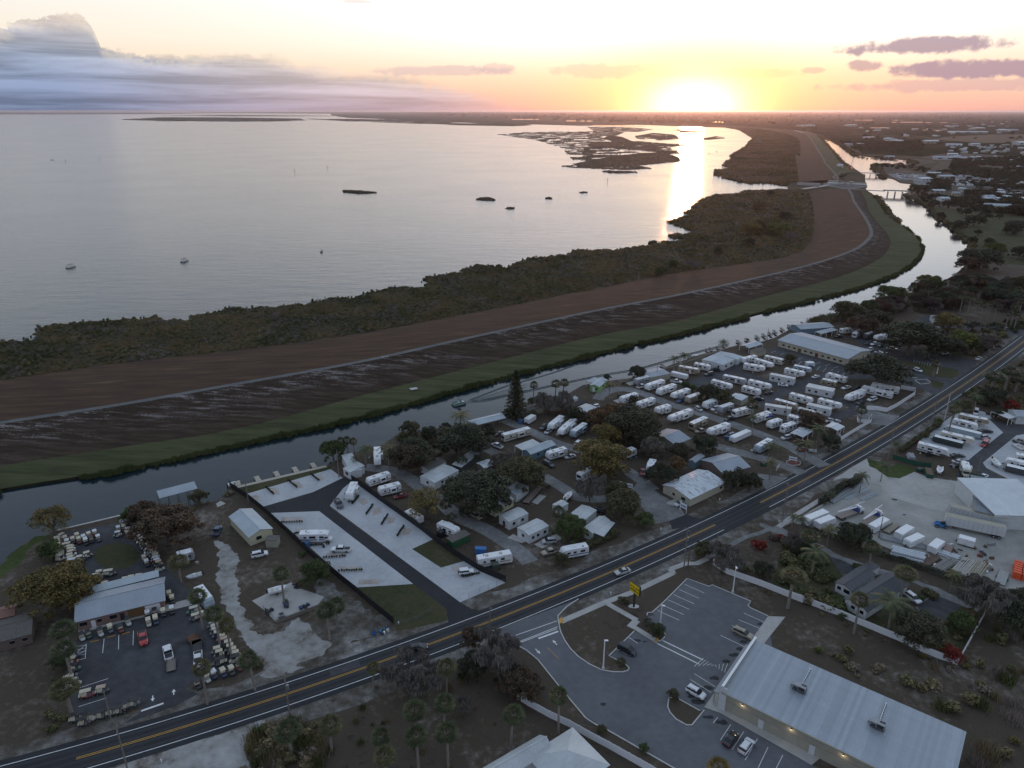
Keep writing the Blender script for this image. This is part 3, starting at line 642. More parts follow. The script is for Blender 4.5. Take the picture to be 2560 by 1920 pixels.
def make_car(kind, name):
 r = proto(name, {'pickup': 'pickup truck', 'suv': 'car', 'sedan': 'car', 'van': 'van', 'jeep': 'car', 'hatch': 'car'}[kind])
 b = MB(); g = MB(); t = MB()
 if kind == 'sedan':
  hull(b, [(-2.4, .74, .38, .78, .86, .64), (-2.2, .88, .26, .86, .98, .76), (-1.5, .92, .22, .9, 1.03, .8), (0, .93, .2, .88, .97, .82), (1.1, .92, .2, .85, .95, .8), (2.05, .87, .25, .72, .80, .7), (2.4, .7, .35, .58, .66, .58)])
  hull(g, [(-1.85, .72, .93, .95, .97, .68), (-1.0, .80, .93, 1.28, 1.37, .58), (.2, .80, .93, 1.3, 1.40, .58), (1.15, .74, .90, .93, .95, .7)])
  t.box(-1.0, .22, -.62, .62, 1.35, 1.43, taper=(.08, .08)); wx, wy, wr = (-1.4, 1.45), .84, .33
 elif kind in ('suv', 'hatch'):
  k = .9 if kind == 'hatch' else 1
  hull(b, [(-2.35*k, .8, .4, .9, 1.0, .72), (-2.2*k, .92, .3, 1.0, 1.08, .82), (-1, .96, .28, 1.02, 1.1, .85), (.9, .96, .28, 1.02, 1.08, .85), (1.3, .95, .28, 1.0, 1.05, .82), (2.15*k, .9, .3, .88, .96, .76), (2.4*k, .76, .4, .7, .8, .62)])
  hull(g, [(-2.25*k, .80, 1.02, 1.06, 1.08, .76), (-1.95*k, .84, 1.02, 1.5, 1.6, .66), (.1, .85, 1.02, 1.56, 1.66, .68), (.55, .82, 1.02, 1.5, 1.6, .64), (1.3, .76, 1.0, 1.04, 1.06, .72)])
  t.box(-1.98*k, .5, -.72, .72, 1.6, 1.70, taper=(.08, .08)); wx, wy, wr = (-1.4*k, 1.45*k), .86, .37
  rk = MB(); rk.box(-1.6*k, .2, -.62, -.58, 1.70, 1.76); rk.box(-1.6*k, .2, .58, .62, 1.70, 1.76); rk.build('roof_rail', BLACK, r)
 elif kind == 'jeep':
  hull(b, [(-2.1, .82, .5, 1.0, 1.1, .8), (-1.9, .86, .45, 1.08, 1.15, .83), (.7, .86, .45, 1.1, 1.18, .83), (.9, .8, .45, 1.05, 1.15, .76), (2.0, .76, .5, 1.0, 1.08, .7), (2.1, .7, .55, .95, 1.0, .66)])
  g.box(-2.0, .75, -.78, .78, 1.12, 1.68, taper=(.12, .06)); t.box(-1.9, .6, -.76, .76, 1.68, 1.76); wx, wy, wr = (-1.3, 1.45), .84, .42
  sp = MB(); sp.tube([(-2.12, 0, 1.0), (-2.34, 0, 1.0)], .38, 12); sp.build('spare_wheel', TYRE, r)
 elif kind == 'pickup':
  hull(b, [(-2.9, .9, .5, 1.0, 1.04, .88), (-2.8, .97, .4, 1.05, 1.08, .94), (-.9, .98, .36, 1.06, 1.1, .95), (.9, .98, .36, 1.06, 1.14, .9), (1.4, .97, .36, 1.04, 1.12, .86), (2.5, .93, .4, .98, 1.08, .8), (2.9, .8, .5, .8, .9, .7)])
  hull(g, [(-.95, .84, 1.06, 1.1, 1.14, .82), (-.75, .86, 1.06, 1.66, 1.76, .68), (.75, .86, 1.06, 1.68, 1.78, .68), (1.45, .80, 1.06, 1.1, 1.14, .76)])
  t.box(-.78, .8, -.72, .72, 1.75, 1.85, taper=(.08, .08)); wx, wy, wr = (-1.8, 1.85), .9, .41
  bd = MB(); bd.box(-2.75, -1.02, -.8, .8, 1.085, 1.10); bd.build('truck_bed', BLACK, r)
 else:
  hull(b, [(-2.5, .9, .35, .95, 1.1, .85), (-2.4, .97, .25, 1.0, 1.15, .92), (1.3, .97, .25, 1.0, 1.12, .9), (2.1, .92, .25, .85, .98, .82), (2.5, .78, .35, .7, .8, .66)])
  hull(g, [(-2.45, .88, 1.08, 1.15, 1.2, .86), (-2.3, .9, 1.08, 1.6, 1.72, .74), (.6, .9, 1.08, 1.62, 1.76, .74), (1.75, .8, .98, 1.02, 1.04, .76)])
  t.box(-2.3, .6, -.76, .76, 1.74, 1.84, taper=(.08, .08)); wx, wy, wr = (-1.5, 1.5), .86, .35
 L = b.v[-1][0]
 tintpart(b, 'body', PAINT, r); g.build('windows', GLASS, r); tintpart(t, 'roof', PAINT, r)
 wheels(r, wx, wy, wr)
 for s in (-1, 1):
  MB().box(L-.12, L+.02, s*.55-.16, s*.55+.16, .62, .76).build('headlight', LAMPW, r); x0 = b.v[0][0]
  MB().box(x0-.02, x0+.10, s*.62-.12, s*.62+.12, .7, .95).build('tail_light', TAIL, r)
  m_ = MB(); m_.box(.85, 1.0, s*1.0-.08, s*1.0+.08, 1.0, 1.14); m_.build('mirror', BLACK, r)
 return r
def make_cart(kind='cart'):
 r = proto('golf_cart', 'golf cart')
 b = MB(); hull(b, [(-1.15, .52, .32, .62, .68, .46), (-.5, .58, .28, .6, .66, .5), (-.1, .58, .22, .34, .36, .52), (.45, .58, .22, .34, .36, .52), (.7, .56, .25, .7, .82, .44), (1.15, .42, .3, .5, .58, .34)])
 tintpart(b, 'body', PAINT, r)
 MB().box(-.75, -.15, -.52, .52, .66, .8).box(-.82, -.7, -.5, .5, .8, 1.15).box(-1.2, -.85, -.48, .48, .72, .82).build('seat', CREAM, r)
 t = MB(); t.box(-.95, .62, -.56, .56, 1.78, 1.86, taper=(.06, .06)); o = t.build('roof', PANEL, r); o['rooftint'] = 1; o.color = (.62, .56, .42, 1)
 f = MB()
 for s in (-1, 1):
  f.tube([(.62, s*.5, .8), (.42, s*.5, 1.8)], .022, 4); f.tube([(-.9, s*.5, .7), (-.8, s*.5, 1.8)], .022, 4)
 f.build('roof_frame', BLACK, r)
 wheels(r, (-.8, .8), .5, .23, .18)
 return r
def window_mesh(w, h, d=.04):
 mb = MB(); mb.box(-w/2, w/2, -d, d*.4, 0, h); mb.cur = 1; mb.box(-w/2-.05, w/2+.05, -d*.4, d*.2, -.05, 0); mb.box(-w/2-.05, w/2+.05, -d*.4, d*.2, h, h+.05); return mb.mesh('window', GLASS, WHITE)
RVWIN = [window_mesh(1.1, .65), window_mesh(.7, .6), window_mesh(1.6, .7)]
STRIPE = [plain('graphite_stripe', (.10, .105, .11), .5), plain('tan_stripe', (.36, .29, .20), .5), plain('blue_stripe', (.10, .16, .26), .5), plain('black_stripe', (.035, .035, .038), .4)]
def make_rv(kind, L, stripe=0, slide=True, name=None, col=(.68, .69, .67)):
 cat = {'trailer': 'travel trailer', 'fifth': 'travel trailer', 'classa': 'motorhome', 'classc': 'motorhome', 'cargo': 'cargo trailer'}[kind]
 r = proto(name or {'trailer': 'travel_trailer', 'fifth': 'fifth_wheel_trailer', 'classa': 'motorhome', 'classc': 'cab_motorhome', 'cargo': 'cargo_trailer'}[kind], cat)
 h = L/2; w = 1.22; st = STRIPE[stripe]; b = MB()
 if kind == 'trailer': prof = [(-h, .75), (-h, 2.95), (-h+.15, 3.1), (h-.7, 3.1), (h-.25, 2.7), (h, 1.6), (h-.15, .85), (h-.5, .6), (-h+.4, .6)]
 elif kind == 'fifth': prof = [(-h, .85), (-h, 3.3), (-h+.15, 3.45), (h-.9, 3.45), (h-.3, 3.1), (h, 2.2), (h-.1, 1.75), (h-2.3, 1.7), (h-2.6, .75), (-h+.4, .7)]
 elif kind == 'classa': prof = [(-h, .6), (-h, 3.0), (-h+.15, 3.15), (h-.3, 3.15), (h-.08, 2.7), (h, 1.5), (h-.1, .5)]
 elif kind == 'classc': prof = [(-h, .6), (-h, 3.0), (-h+.12, 3.1), (h-1.5, 3.1), (h-.75, 2.9), (h-.7, 2.3), (h-1.7, 2.1), (h-1.9, .5)]
 else: prof = [(-h, .5), (-h, 2.4), (h-.3, 2.4), (h, 2.1), (h, .5)]
 b.prism(prof, -w, w); tintpart(b, 'body', PANEL, r).color = (*col, 1)
 top = max(z for _, z in prof); xe = h-(.9 if kind in ('trailer', 'fifth') else 1.6 if kind == 'classc' else .35)
 MB().box(-h+.18, xe, -w+.08, w-.08, top, top+.035).build('roof', WHITE, r)
 if kind != 'cargo':
  for x in ((-L*.22, L*.18) if L > 8 else (0,)): MB().box(x-.45, x+.45, -.38, .38, top+.035, top+.33, taper=(.1, .06)).build('roof_unit', CREAM if stripe == 1 else WHITE, r)
  MB().box(-h*.6-.2, -h*.6+.2, .3, .7, top+.035, top+.12).build('roof_vent', DARK, r)
  zb = 1.75 if kind != 'fifth' else 1.95
  for s, spots in ((-1, [(-h*.62, 1), (-h*.15, 2), (h*.42, 0)]), (1, [(-h*.55, 0), (h*.05, 1), (h*.5, 1)])):
   for x, k in spots:
    obj('window', RVWIN[k], r, (x, s*(w+.0), zb), 0 if s < 0 else pi)
  MB().box(h*.18-.33, h*.18+.33, -w-.03, -w, .8, 2.65).build('door', WHITE, r)
  MB().box(-h+.02, xe-.2, -w-.012, -w-.002, 1.1, 1.45).build('side_stripe', st, r); MB().box(-h+.02, xe-.2, w+.002, w+.012, 1.1, 1.45).build('side_stripe', st, r)
  aw = MB(); aw.tube([(-h*.45, -w-.1, top-.12), (h*.35, -w-.1, top-.12)], .07, 6); aw.build('rolled_awning', DARK if stripe in (0, 3) else WHITE, r)
  MB().box(-h-.02, -h, -.5, .5, 1.7, 2.35).build('rear_window', GLASS, r)
  if slide:
   sl_ = MB(); sl_.box(-h*.5, -h*.5+L*.28, w, w+.75, 1.0, top-.35); s2 = tintpart(sl_, 'slide_out', PANEL, r); s2.color = (*col, 1)
   obj('window', RVWIN[2], s2, (-h*.5+L*.14, w+.75, 1.8), pi)
 if kind in ('trailer', 'cargo'):
  hh = MB(); hh.tube([(h-.3, -.6, .6), (h+1.0, 0, .55)], .05, 4); hh.tube([(h-.3, .6, .6), (h+1.0, 0, .55)], .05, 4); hh.box(h+.2, h+.6, -.2, .2, .6, 1.0); hh.build('hitch', DARK, r)
  wheels(r, (-.5, .4), 1.05, .36)
 elif kind == 'fifth': wheels(r, (-h*.35, -h*.35+.95), 1.05, .4)
 elif kind == 'classa':
  wheels(r, (-h*.4, h-1.6), 1.05, .46)
  MB().box(h-.08, h-.005, -1.0, 1.0, 1.6, 2.5).build('windscreen', GLASS, r)
 else:
  c = MB(); hull(c, [(h-1.9, .98, .5, 1.3, 1.4, .94), (h-1.3, .98, .5, 1.3, 1.4, .9), (h-.3, .9, .55, 1.05, 1.2, .8), (h, .8, .6, .95, 1.05, .7)]); tintpart(c, 'cab', PANEL, r).color = (*col, 1)
  g = MB(); hull(g, [(h-1.9, .92, 1.35, 2.0, 2.1, .86), (h-1.5, .9, 1.35, 2.0, 2.1, .8), (h-.95, .84, 1.35, 1.4, 1.42, .74)]); g.build('cab_windows', GLASS, r)
  wheels(r, (-h*.4, h-1.0), 1.0, .4)
 return r
#  trees
def leaf_mesh(name, P_, size, m=None, aspect=1.6, seed=0, up=.35, centre=None):
 r = np.random.default_rng(seed); n = len(P_); P_ = np.asarray(P_, float)
 nrm = r.normal(size=(n, 3)); nrm /= np.linalg.norm(nrm, axis=1)[:, None]; nrm[:, 2] = np.abs(nrm[:, 2])+up; nrm /= np.linalg.norm(nrm, axis=1)[:, None]
 a = r.normal(size=(n, 3)); u = np.cross(nrm, a); u /= np.linalg.norm(u, axis=1)[:, None]; v = np.cross(nrm, u)
 s = size*r.uniform(.6, 1.35, n)[:, None]; u = u*s*aspect/2; v = v*s/2
 V = np.stack([P_-u, P_-v*.9, P_+u, P_+v*.9], 1).reshape(-1, 3)
 me = bpy.data.meshes.new(name); me.vertices.add(4*n); me.vertices.foreach_set('co', V.ravel())
 me.loops.add(4*n); me.loops.foreach_set('vertex_index', np.arange(4*n)); me.polygons.add(n); me.polygons.foreach_set('loop_start', np.arange(n)*4)
 try: me.polygons.foreach_set('loop_total', np.full(n, 4))
 except Exception: pass
 me.materials.append(m or LEAF); me.update(); me.validate(); return me
def lumps_pts(lumps, n, seed, inner=.55):
 r = np.random.default_rng(seed); L = np.array(lumps); w = L[:, 3]**2; k = r.choice(len(L), n, p=w/w.sum())
 d = r.normal(size=(n, 3)); d /= np.linalg.norm(d, axis=1)[:, None]; d[:, 2] = np.where((d[:, 2] < -.3) & (r.random(n) < .6), -d[:, 2], d[:, 2])
 rad = L[k, 3]*(inner+(1-inner)*r.random(n)**.5)*r.uniform(.9, 1.12, n); P_ = L[k, :3]+d*rad[:, None]*np.array([1, 1, .8]); return P_
def oak_parts(seed, Rr=6.0, Hh=9.0, n=5200, leaf=.30, spread=1.0, open_=0):
 r = random.Random(seed); lumps = []; limbs = MB(); th = Hh*.32
 limbs.tube([(0, 0, -.3), (r.uniform(-.2, .2), r.uniform(-.2, .2), th*.6), (0, 0, th)], [.45, .33, .28], 7)
 N = 15
 for i in range(N):
  a = i*2.4+r.uniform(-.4, .4); d = Rr*(.18+.6*((i+.5)/N)**.6)*r.uniform(.75, 1.1); z = Hh*(.86-.38*(d/Rr)**1.6)+r.uniform(-.8, .5); rr = Rr*r.uniform(.24, .40)
  p = (cos(a)*d, sin(a)*d, z-rr*.25); lumps.append((*p, rr))
  if i % 2 == 0 or open_: limbs.tube([(0, 0, th*.8), (p[0]*.45, p[1]*.45, th+(p[2]-th)*.45), (p[0]*.95, p[1]*.95, p[2])], [.2, .12, .04], 5)
 for i in range(22):
  a = r.uniform(0, 6.28); d = Rr*r.uniform(.35, 1.0); lumps.append((cos(a)*d, sin(a)*d, Hh*r.uniform(.22, .68), Rr*r.uniform(.10, .22)))
 return leaf_mesh('crown', lumps_pts(lumps, n, seed, .5), leaf, seed=seed), limbs.mesh('trunk', BARK)
def bare_parts(seed, Rr=5.5, Hh=9.0, moss=500, mosscol=(.20, .19, .165)):
 r = random.Random(seed); mb = MB(); tips = []
 def grow(p, d, L, rad, dep):
  q = p+d*L; m_ = p.lerp(q, .5)+Vector((r.uniform(-1, 1), r.uniform(-1, 1), r.uniform(-.5, .5)))*L*.1
  mb.tube([p, m_, q], [rad, rad*.8, rad*.6], 4 if dep > 1 else 6, False); tips.append(q); tips.append(m_)
  if dep >= 5: return
  for i in range(2 if dep else 5):
   a = r.uniform(0, 6.28) if dep else i*1.26; nd = (d*(.85 if dep else .45)+Vector((cos(a), sin(a), r.uniform(-.1, .5)))*.75).normalized(); grow(q, nd, L*r.uniform(.62, .85), rad*.6, dep+1)
 grow(Vector((0, 0, -.3)), Vector((0, 0, 1)), Hh*.3, .34, 0)
 rr = np.random.default_rng(seed); T_ = np.array([tuple(t) for t in tips]); T_ = T_[len(T_)//8:]
 k = rr.choice(len(T_), 3800); tw = MB()
 V = []
 for i in k:
  p = Vector(T_[i]); d = Vector((r.uniform(-1, 1), r.uniform(-1, 1), r.uniform(-.4, .9))); e_ = p+d*r.uniform(.4, 1.0); w_ = Vector((r.uniform(-1, 1), r.uniform(-1, 1), 0))*.055; tw.face([p-w_, p+w_, e_])
 n0 = len(tw.v)
 mo = MB()
 for i in rr.choice(len(T_), moss*5):
  p = Vector(T_[i])+Vector((r.uniform(-.5, .5), r.uniform(-.5, .5), 0)); L = r.uniform(.4, 1.5); a = r.uniform(0, 3.14); w_ = Vector((cos(a), sin(a), 0))*r.uniform(.06, .18)
  mo.face([p-w_, p+w_, p+w_*.3-Vector((0, 0, L)), p-w_*.3-Vector((0, 0, L*.9))])
 a = MB(); a.v = mb.v+tw.v; a.f = mb.f+[tuple(i+len(mb.v) for i in f) for f in tw.f]; a.m = [0]*len(a.f)
 return mo.mesh('hanging_moss', mat('moss_'+str(mosscol[0]), lambda b, P: (b.put(P.inputs['Base Color'], mosscol),))), a.mesh('trunk', TWIG)
def sabal_parts(seed, Hh=7.5, cr=1.9, n=46):
 r = random.Random(seed); mb = MB(); lean = (r.uniform(-.5, .5), r.uniform(-.5, .5)); top = Vector((lean[0], lean[1], Hh))
 tk = MB(); tk.tube([(0, 0, -.2), (lean[0]*.3, lean[1]*.3, Hh*.5), tuple(top)], [.24, .19, .2], 7); tk.tube([tuple(top-Vector((0, 0, .9))), tuple(top)], [.22, .36], 7)
 for i in range(n):
  el = math.asin(max(-1, min(1, 1-1.55*(i+.5)/n))); a = i*2.39996+r.uniform(-.2, .2); d = Vector((cos(a)*cos(el), sin(a)*cos(el), sin(el))); L = cr*r.uniform(.5, .62)
  hub = top+d*L; side = d.cross(Vector((0, 0, 1)));
  if side.length < .1: side = Vector((1, 0, 0))
  side.normalize(); upv = side.cross(d)
  mb.face([top+side*.03, top-side*.03, hub])
  for k in range(-4, 5):
   f = k*.33; dir_ = (d*cos(f)+side*sin(f)+upv*.1).normalized(); tip = hub+dir_*cr*r.uniform(.42, .55)-Vector((0, 0, .10*cr*abs(cos(el))+.06*abs(k)))
   w_ = dir_.cross(upv).normalized()*.075; mid = hub.lerp(tip, .5)
   mb.face([hub, mid-w_, tip, mid+w_])
 return mb.mesh('crown', LEAF), tk.mesh('trunk', PALMB)
def feather_parts(seed, Hh=6.5, cr=2.6, n=18, twin=False):
 r = random.Random(seed); mb = MB(); lx = r.uniform(-.5, .5); top = Vector((lx, 0, Hh)); tk = MB(); tk.tube([(0, 0, -.2), (lx*.4, 0, Hh*.5), tuple(top)], [.2, .13, .11], 7)
 for i in range(n):
  a = i*2.4; el = .9-1.25*(i/n); d = Vector((cos(a), sin(a), 0)); prev = top
  pts = []
  for k in range(7):
   t = k/6; pts.append(top+d*cr*t*cos(el*.5)+Vector((0, 0, cr*(sin(el)*t-.62*t*t))))
  for k in range(6):
   p, q = pts[k], pts[k+1]; ax = (q-p).normalized(); sd_ = ax.cross(Vector((0, 0, 1))).normalized()
   for j in range(3):
    m_ = p.lerp(q, j/3); L = cr*.24*(1-.5*abs((k+j/3)/6-.4))
    for s in (-1, 1):
     tip = m_+sd_*s*L+ax*L*.45-Vector((0, 0, L*.35)); mb.face([m_, m_+ax*.14, tip])
 return mb.mesh('crown', LEAF), tk.mesh('trunk', PALMB)
def conifer_parts(seed, Hh=14, Rr=3.0):
 r = random.Random(seed); P_ = []
 for i in range(26):
  z = Hh*(.1+.9*i/26); rad = Rr*(1-(i/26)**1.25)+.2
  for k in range(9):
   a = k*.7+i*.37+r.uniform(-.1, .1)
   for j in range(14):
    t = (j+1)/14; d = rad*t; w = .35*(1-t*.5); P_.append((cos(a)*d+r.uniform(-w, w), sin(a)*d+r.uniform(-w, w), z-t*.35+r.uniform(-.12, .12)))
 tk = MB(); tk.cyl(0, 0, -.3, Hh, .25, 6, .04); return leaf_mesh('crown', P_, .42, seed=seed, up=.8), tk.mesh('trunk', BARK)
def shrub_mesh(seed, Rr=1.0, Hh=1.1, n=420, leaf=.2, flat=.8):
 r = random.Random(seed); lumps = [(r.uniform(-.5, .5)*Rr, r.uniform(-.5, .5)*Rr, Hh*r.uniform(.35, .6), Rr*r.uniform(.35, .55)) for _ in range(7)]
 P_ = lumps_pts(lumps, n, seed, .6); P_[:, 2] = np.maximum(P_[:, 2], .05); return leaf_mesh('shrub', P_, leaf, seed=seed)
def blades_mesh(name, seed, n, rad, h, w, m):
 r = np.random.default_rng(seed); V = []; F = []
 for i in range(n):
  x, y = r.normal(size=2)*rad*.5; a = r.uniform(0, 3.14); hh = h*r.uniform(.6, 1.2); lx, ly = r.normal(size=2)*.18*hh; c, s_ = cos(a)*w, sin(a)*w
  k = len(V); V += [(x-c, y-s_, 0), (x+c, y+s_, 0), (x+lx*.5+c*.8, y+ly*.5+s_*.8, hh*.6), (x+lx, y+ly, hh), (x+lx*.5-c*.8, y+ly*.5-s_*.8, hh*.6)]; F.append((k, k+1, k+2, k+3, k+4))
 me = bpy.data.meshes.new(name); me.from_pydata(V, [], F); me.materials.append(m); me.update(); return me
TREE = {}
def proto_tree(key, name, parts, cat='tree', pn=('crown', 'trunk')):
 r = proto(name, cat); o1 = obj(pn[0], parts[0], r); o1['tint'] = 1; obj(pn[1], parts[1], r); TREE[key] = r
for i in range(4): proto_tree('oak%d' % i, 'oak_tree', oak_parts(11+i, n=10500+600*i))
for i in range(2): proto_tree('open%d' % i, 'feathery_tree', oak_parts(31+i, 5, 9, 4200, .24, open_=1))
for i in range(3): proto_tree('bare%d' % i, 'mossy_tree', bare_parts(51+i), pn=('hanging_moss', 'trunk'))
for i in range(3): proto_tree('sabal%d' % i, 'cabbage_palm', sabal_parts(71+i, (6.2, 7.6, 9.0)[i]), 'palm')
for i in range(2): proto_tree('queen%d' % i, 'feather_palm', feather_parts(81+i), 'palm')
proto_tree('pine', 'conifer_tree', conifer_parts(91))
proto_tree('low0', 'small_tree', oak_parts(41, 2.6, 4.2, 3200, .21))
proto_tree('low1', 'small_tree', oak_parts(43, 2.6, 4.6, 3200, .21))
SHR = [shrub_mesh(i) for i in range(4)]
BIGSHR = [shrub_mesh(20+i, 2.2, 3.0, 1700, .26) for i in range(3)]
CG = {'dark': (.042, .048, .030), 'oak': (.056, .056, .036), 'olive': (.075, .072, .038), 'yellow': (.12, .095, .035), 'rust': (.105, .066, .034), 'green': (.056, .076, .028), 'lime': (.095, .108, .032),
  'grey': (.100, .088, .074), 'palm': (.060, .074, .036), 'palmy': (.095, .094, .045), 'red': (.19, .03, .022), 'brown': (.078, .056, .038), 'mauve': (.095, .074, .066)}
CG = {k: tuple(c*1.28 for c in v) if k not in ('red', 'palm', 'palmy') else v for k, v in CG.items()}
ORD = ['first', 'second', 'third', 'fourth', 'fifth', 'sixth', 'seventh', 'eighth', 'ninth', 'tenth', 'eleventh', 'twelfth', 'thirteenth', 'fourteenth', 'fifteenth', 'sixteenth', 'seventeenth', 'eighteenth', 'nineteenth', 'twentieth']
def tree(key, t, x, y, sc, col, label, group=None, zs=1.0, rz=None):
 p = G(t, x, y); c = CG[col]; j = random.uniform(.85, 1.15)
 return dup(TREE[key], p, random.uniform(0, 6.28) if rz is None else rz, (sc, sc, sc*zs), tuple(v*j for v in c), label=label, group=group)
def shrub(t, x, y, sc, col, label, group=None, big=False):
 me = random.choice(BIGSHR if big else SHR); return obj('shrub', me, None, G(t, x, y), random.uniform(0, 6), sc, CG[col], label=label, cat='shrub', **({'group': group} if group else {}))
# ================================================================ MARSH AND REEDS (uncountable growth)
SRC = {}
def lib(names):
 c = bpy.data.collections.new('library')
 for i, me in enumerate(names): c.objects.link(bpy.data.objects.new('a%02d_%s' % (i, me.name), me))
 return c
def scatter(name, P_, sc, idx_, coll, zsc=None, **kw):
 n = len(P_); me = bpy.data.meshes.new(name); me.vertices.add(n); me.vertices.foreach_set('co', np.asarray(P_, float).ravel())
 for nm, arr, ty in (('sc', sc, 'FLOAT'), ('rz', rng.uniform(0, 6.28, n), 'FLOAT'), ('ix', idx_, 'INT')):
  a = me.attributes.new(nm, ty, 'POINT'); a.data.foreach_set('value', np.asarray(arr))
 o = bpy.data.objects.new(name, me); link(o); tag(o, kind='stuff', **kw)
 gt = bpy.data.node_groups.new(name, 'GeometryNodeTree'); gt.interface.new_socket('Geometry', in_out='INPUT', socket_type='NodeSocketGeometry'); gt.interface.new_socket('Geometry', in_out='OUTPUT', socket_type='NodeSocketGeometry')
 N = gt.nodes; Lk = gt.links; gi = N.new('NodeGroupInput'); go = N.new('NodeGroupOutput'); ip = N.new('GeometryNodeInstanceOnPoints'); ci = N.new('GeometryNodeCollectionInfo')
 ci.inputs['Collection'].default_value = coll; ci.inputs['Separate Children'].default_value = True; ci.inputs['Reset Children'].default_value = True
 def attr(nm, ty):
  a = N.new('GeometryNodeInputNamedAttribute'); a.data_type = ty; a.inputs['Name'].default_value = nm; return [s for s in a.outputs if s.enabled][0]
 cx = N.new('ShaderNodeCombineXYZ'); Lk.new(attr('rz', 'FLOAT'), cx.inputs[2])
 Lk.new(gi.outputs[0], ip.inputs['Points']); Lk.new(ci.outputs[0], ip.inputs['Instance']); ip.inputs['Pick Instance'].default_value = True
 Lk.new(attr('ix', 'INT'), ip.inputs['Instance Index']); Lk.new(cx.outputs[0], ip.inputs['Rotation']); Lk.new(attr('sc', 'FLOAT'), ip.inputs['Scale']); Lk.new(ip.outputs[0], go.inputs[0])
 md = o.modifiers.new('growth', 'NODES'); md.node_group = gt; return o
def bushm(name, stops):
 def f(b, P):
  oi = b.node('ShaderNodeObjectInfo'); p = pos(b); n = b.m('ADD', b.m('MULTIPLY', b.noise(p, .035, 4, .6), .55), b.m('MULTIPLY', b.noise(p, .009, 3), .45)); r = b.node('ShaderNodeNewGeometry').outputs['Random Per Island']
  t = b.m('ADD', b.m('MULTIPLY', oi.outputs['Random'], .38), b.m('MULTIPLY', b.mr(n, .38, .62), .62))
  b.put(P.inputs['Base Color'], b.v('SCALE', b.ramp(t, stops), b.mr(r, 0, 1, *((.95, 2.0) if name[:5] in ('marsh', 'dead_') else (.7, 1.5))))); P.inputs['Roughness'].default_value = .8; P.inputs['Specular IOR Level'].default_value = .1
 return mat(name, f)
BUSHM = bushm('marsh_bush', [(0, (.036, .046, .022)), (.3, (.070, .076, .034)), (.5, (.125, .110, .055)), (.68, (.155, .120, .070)), (.82, (.165, .135, .112)), (.9, (.125, .135, .050)), (1, (.145, .155, .055))])
REEDM = bushm('marsh_reed', [(0, (.085, .082, .040)), (.5, (.17, .135, .075)), (1, (.23, .175, .105))]); REEDG = bushm('green_reed', [(0, (.055, .070, .030)), (.5, (.100, .118, .045)), (1, (.145, .145, .066))]); TWM = bushm('dead_brush', [(0, (.13, .105, .095)), (1, (.22, .185, .165))])
def bmesh_bush(seed, m, Rr=1.5, Hh=1.8, n=260, leaf=.42):
 r = random.Random(seed); lumps = [(r.uniform(-.6, .6)*Rr, r.uniform(-.6, .6)*Rr, Hh*r.uniform(.2, .6), Rr*r.uniform(.35, .6)) for _ in range(6)]
 P_ = lumps_pts(lumps, n, seed, .75); P_[:, 2] = np.maximum(P_[:, 2], .05); return leaf_mesh('bush', P_, leaf, m, seed=seed)
MARSH = lib([bmesh_bush(1, BUSHM), bmesh_bush(2, BUSHM), bmesh_bush(3, BUSHM, 1.2, 2.4), bmesh_bush(4, BUSHM, 1.9, 1.3), blades_mesh('reeds', 5, 150, 1.5, 1.9, .05, REEDM), blades_mesh('reeds', 6, 150, 1.7, 1.6, .05, REEDM), blades_mesh('brush', 7, 150, 1.6, 2.2, .03, TWM), blades_mesh('reeds', 8, 130, 1.4, 2.0, .06, REEDG)])
CATT = lib([blades_mesh('cattail', i, 110, .9, 1.9, .05, REEDG) for i in range(4)])
def inside(px, py, poly):
 c = np.zeros(len(px), bool); n = len(poly)
 for i in range(n):
  x1, y1 = poly[i][0], poly[i][1]; x2, y2 = poly[i-1][0], poly[i-1][1]
  k = ((y1 > py) != (y2 > py)); xi = (x2-x1)*(py-y1)/((y2-y1) if y2 != y1 else 1e-9)+x1; c ^= k & (px < xi)
 return c
def nz(x, y, s, seed=0): return np.array([mnoise.noise((a*s, b*s, seed)) for a, b in zip(x, y)])
def fill(poly, dens):
 P_ = np.array([(p.x, p.y) for p in poly]); lo_, hi = P_.min(0), P_.max(0); A_ = (hi-lo_).prod(); n = int(A_*dens)
 x = rng.uniform(lo_[0], hi[0], n); y = rng.uniform(lo_[1], hi[1], n); k = inside(x, y, P_); return x[k], y[k]
near_top = rough(PT(shore_near), 1.6, 4.5, .16, 5, False, rel=.006)
strip_poly = near_top+[p for p in reversed(LV[0])]+PT('P -120,850')
def along(poly, ymax): return poly
x, y = fill(strip_poly, .34)
d = np.hypot(x, y); keep = (d < 430) | (rng.random(len(x)) < np.clip((430/d)**1.6, .08, 1)); x, y, d = x[keep], y[keep], d[keep]
nn = nz(x, y, .035, 3); n2_ = nz(x, y, .11, 8)
typ = np.where(nn+.5*n2_ > .02, rng.integers(4, 6, len(x)), np.where(nn+.5*n2_ < -.22, rng.choice([6, 6, 7, 2], len(x)), rng.integers(0, 4, len(x)))); typ = np.where((rng.random(len(x)) < .12), 7, typ)
hgt = np.clip(.75+.75*(nz(x, y, .06, 5)+.2), .45, 1.5)*rng.uniform(.3, .72, len(x))*np.clip((d/430)**.5, 1, 1.3)
print('marsh', len(x))
scatter('marsh_brush', np.stack([x, y, x*0+.02], 1), hgt, typ.astype(np.int32), MARSH)
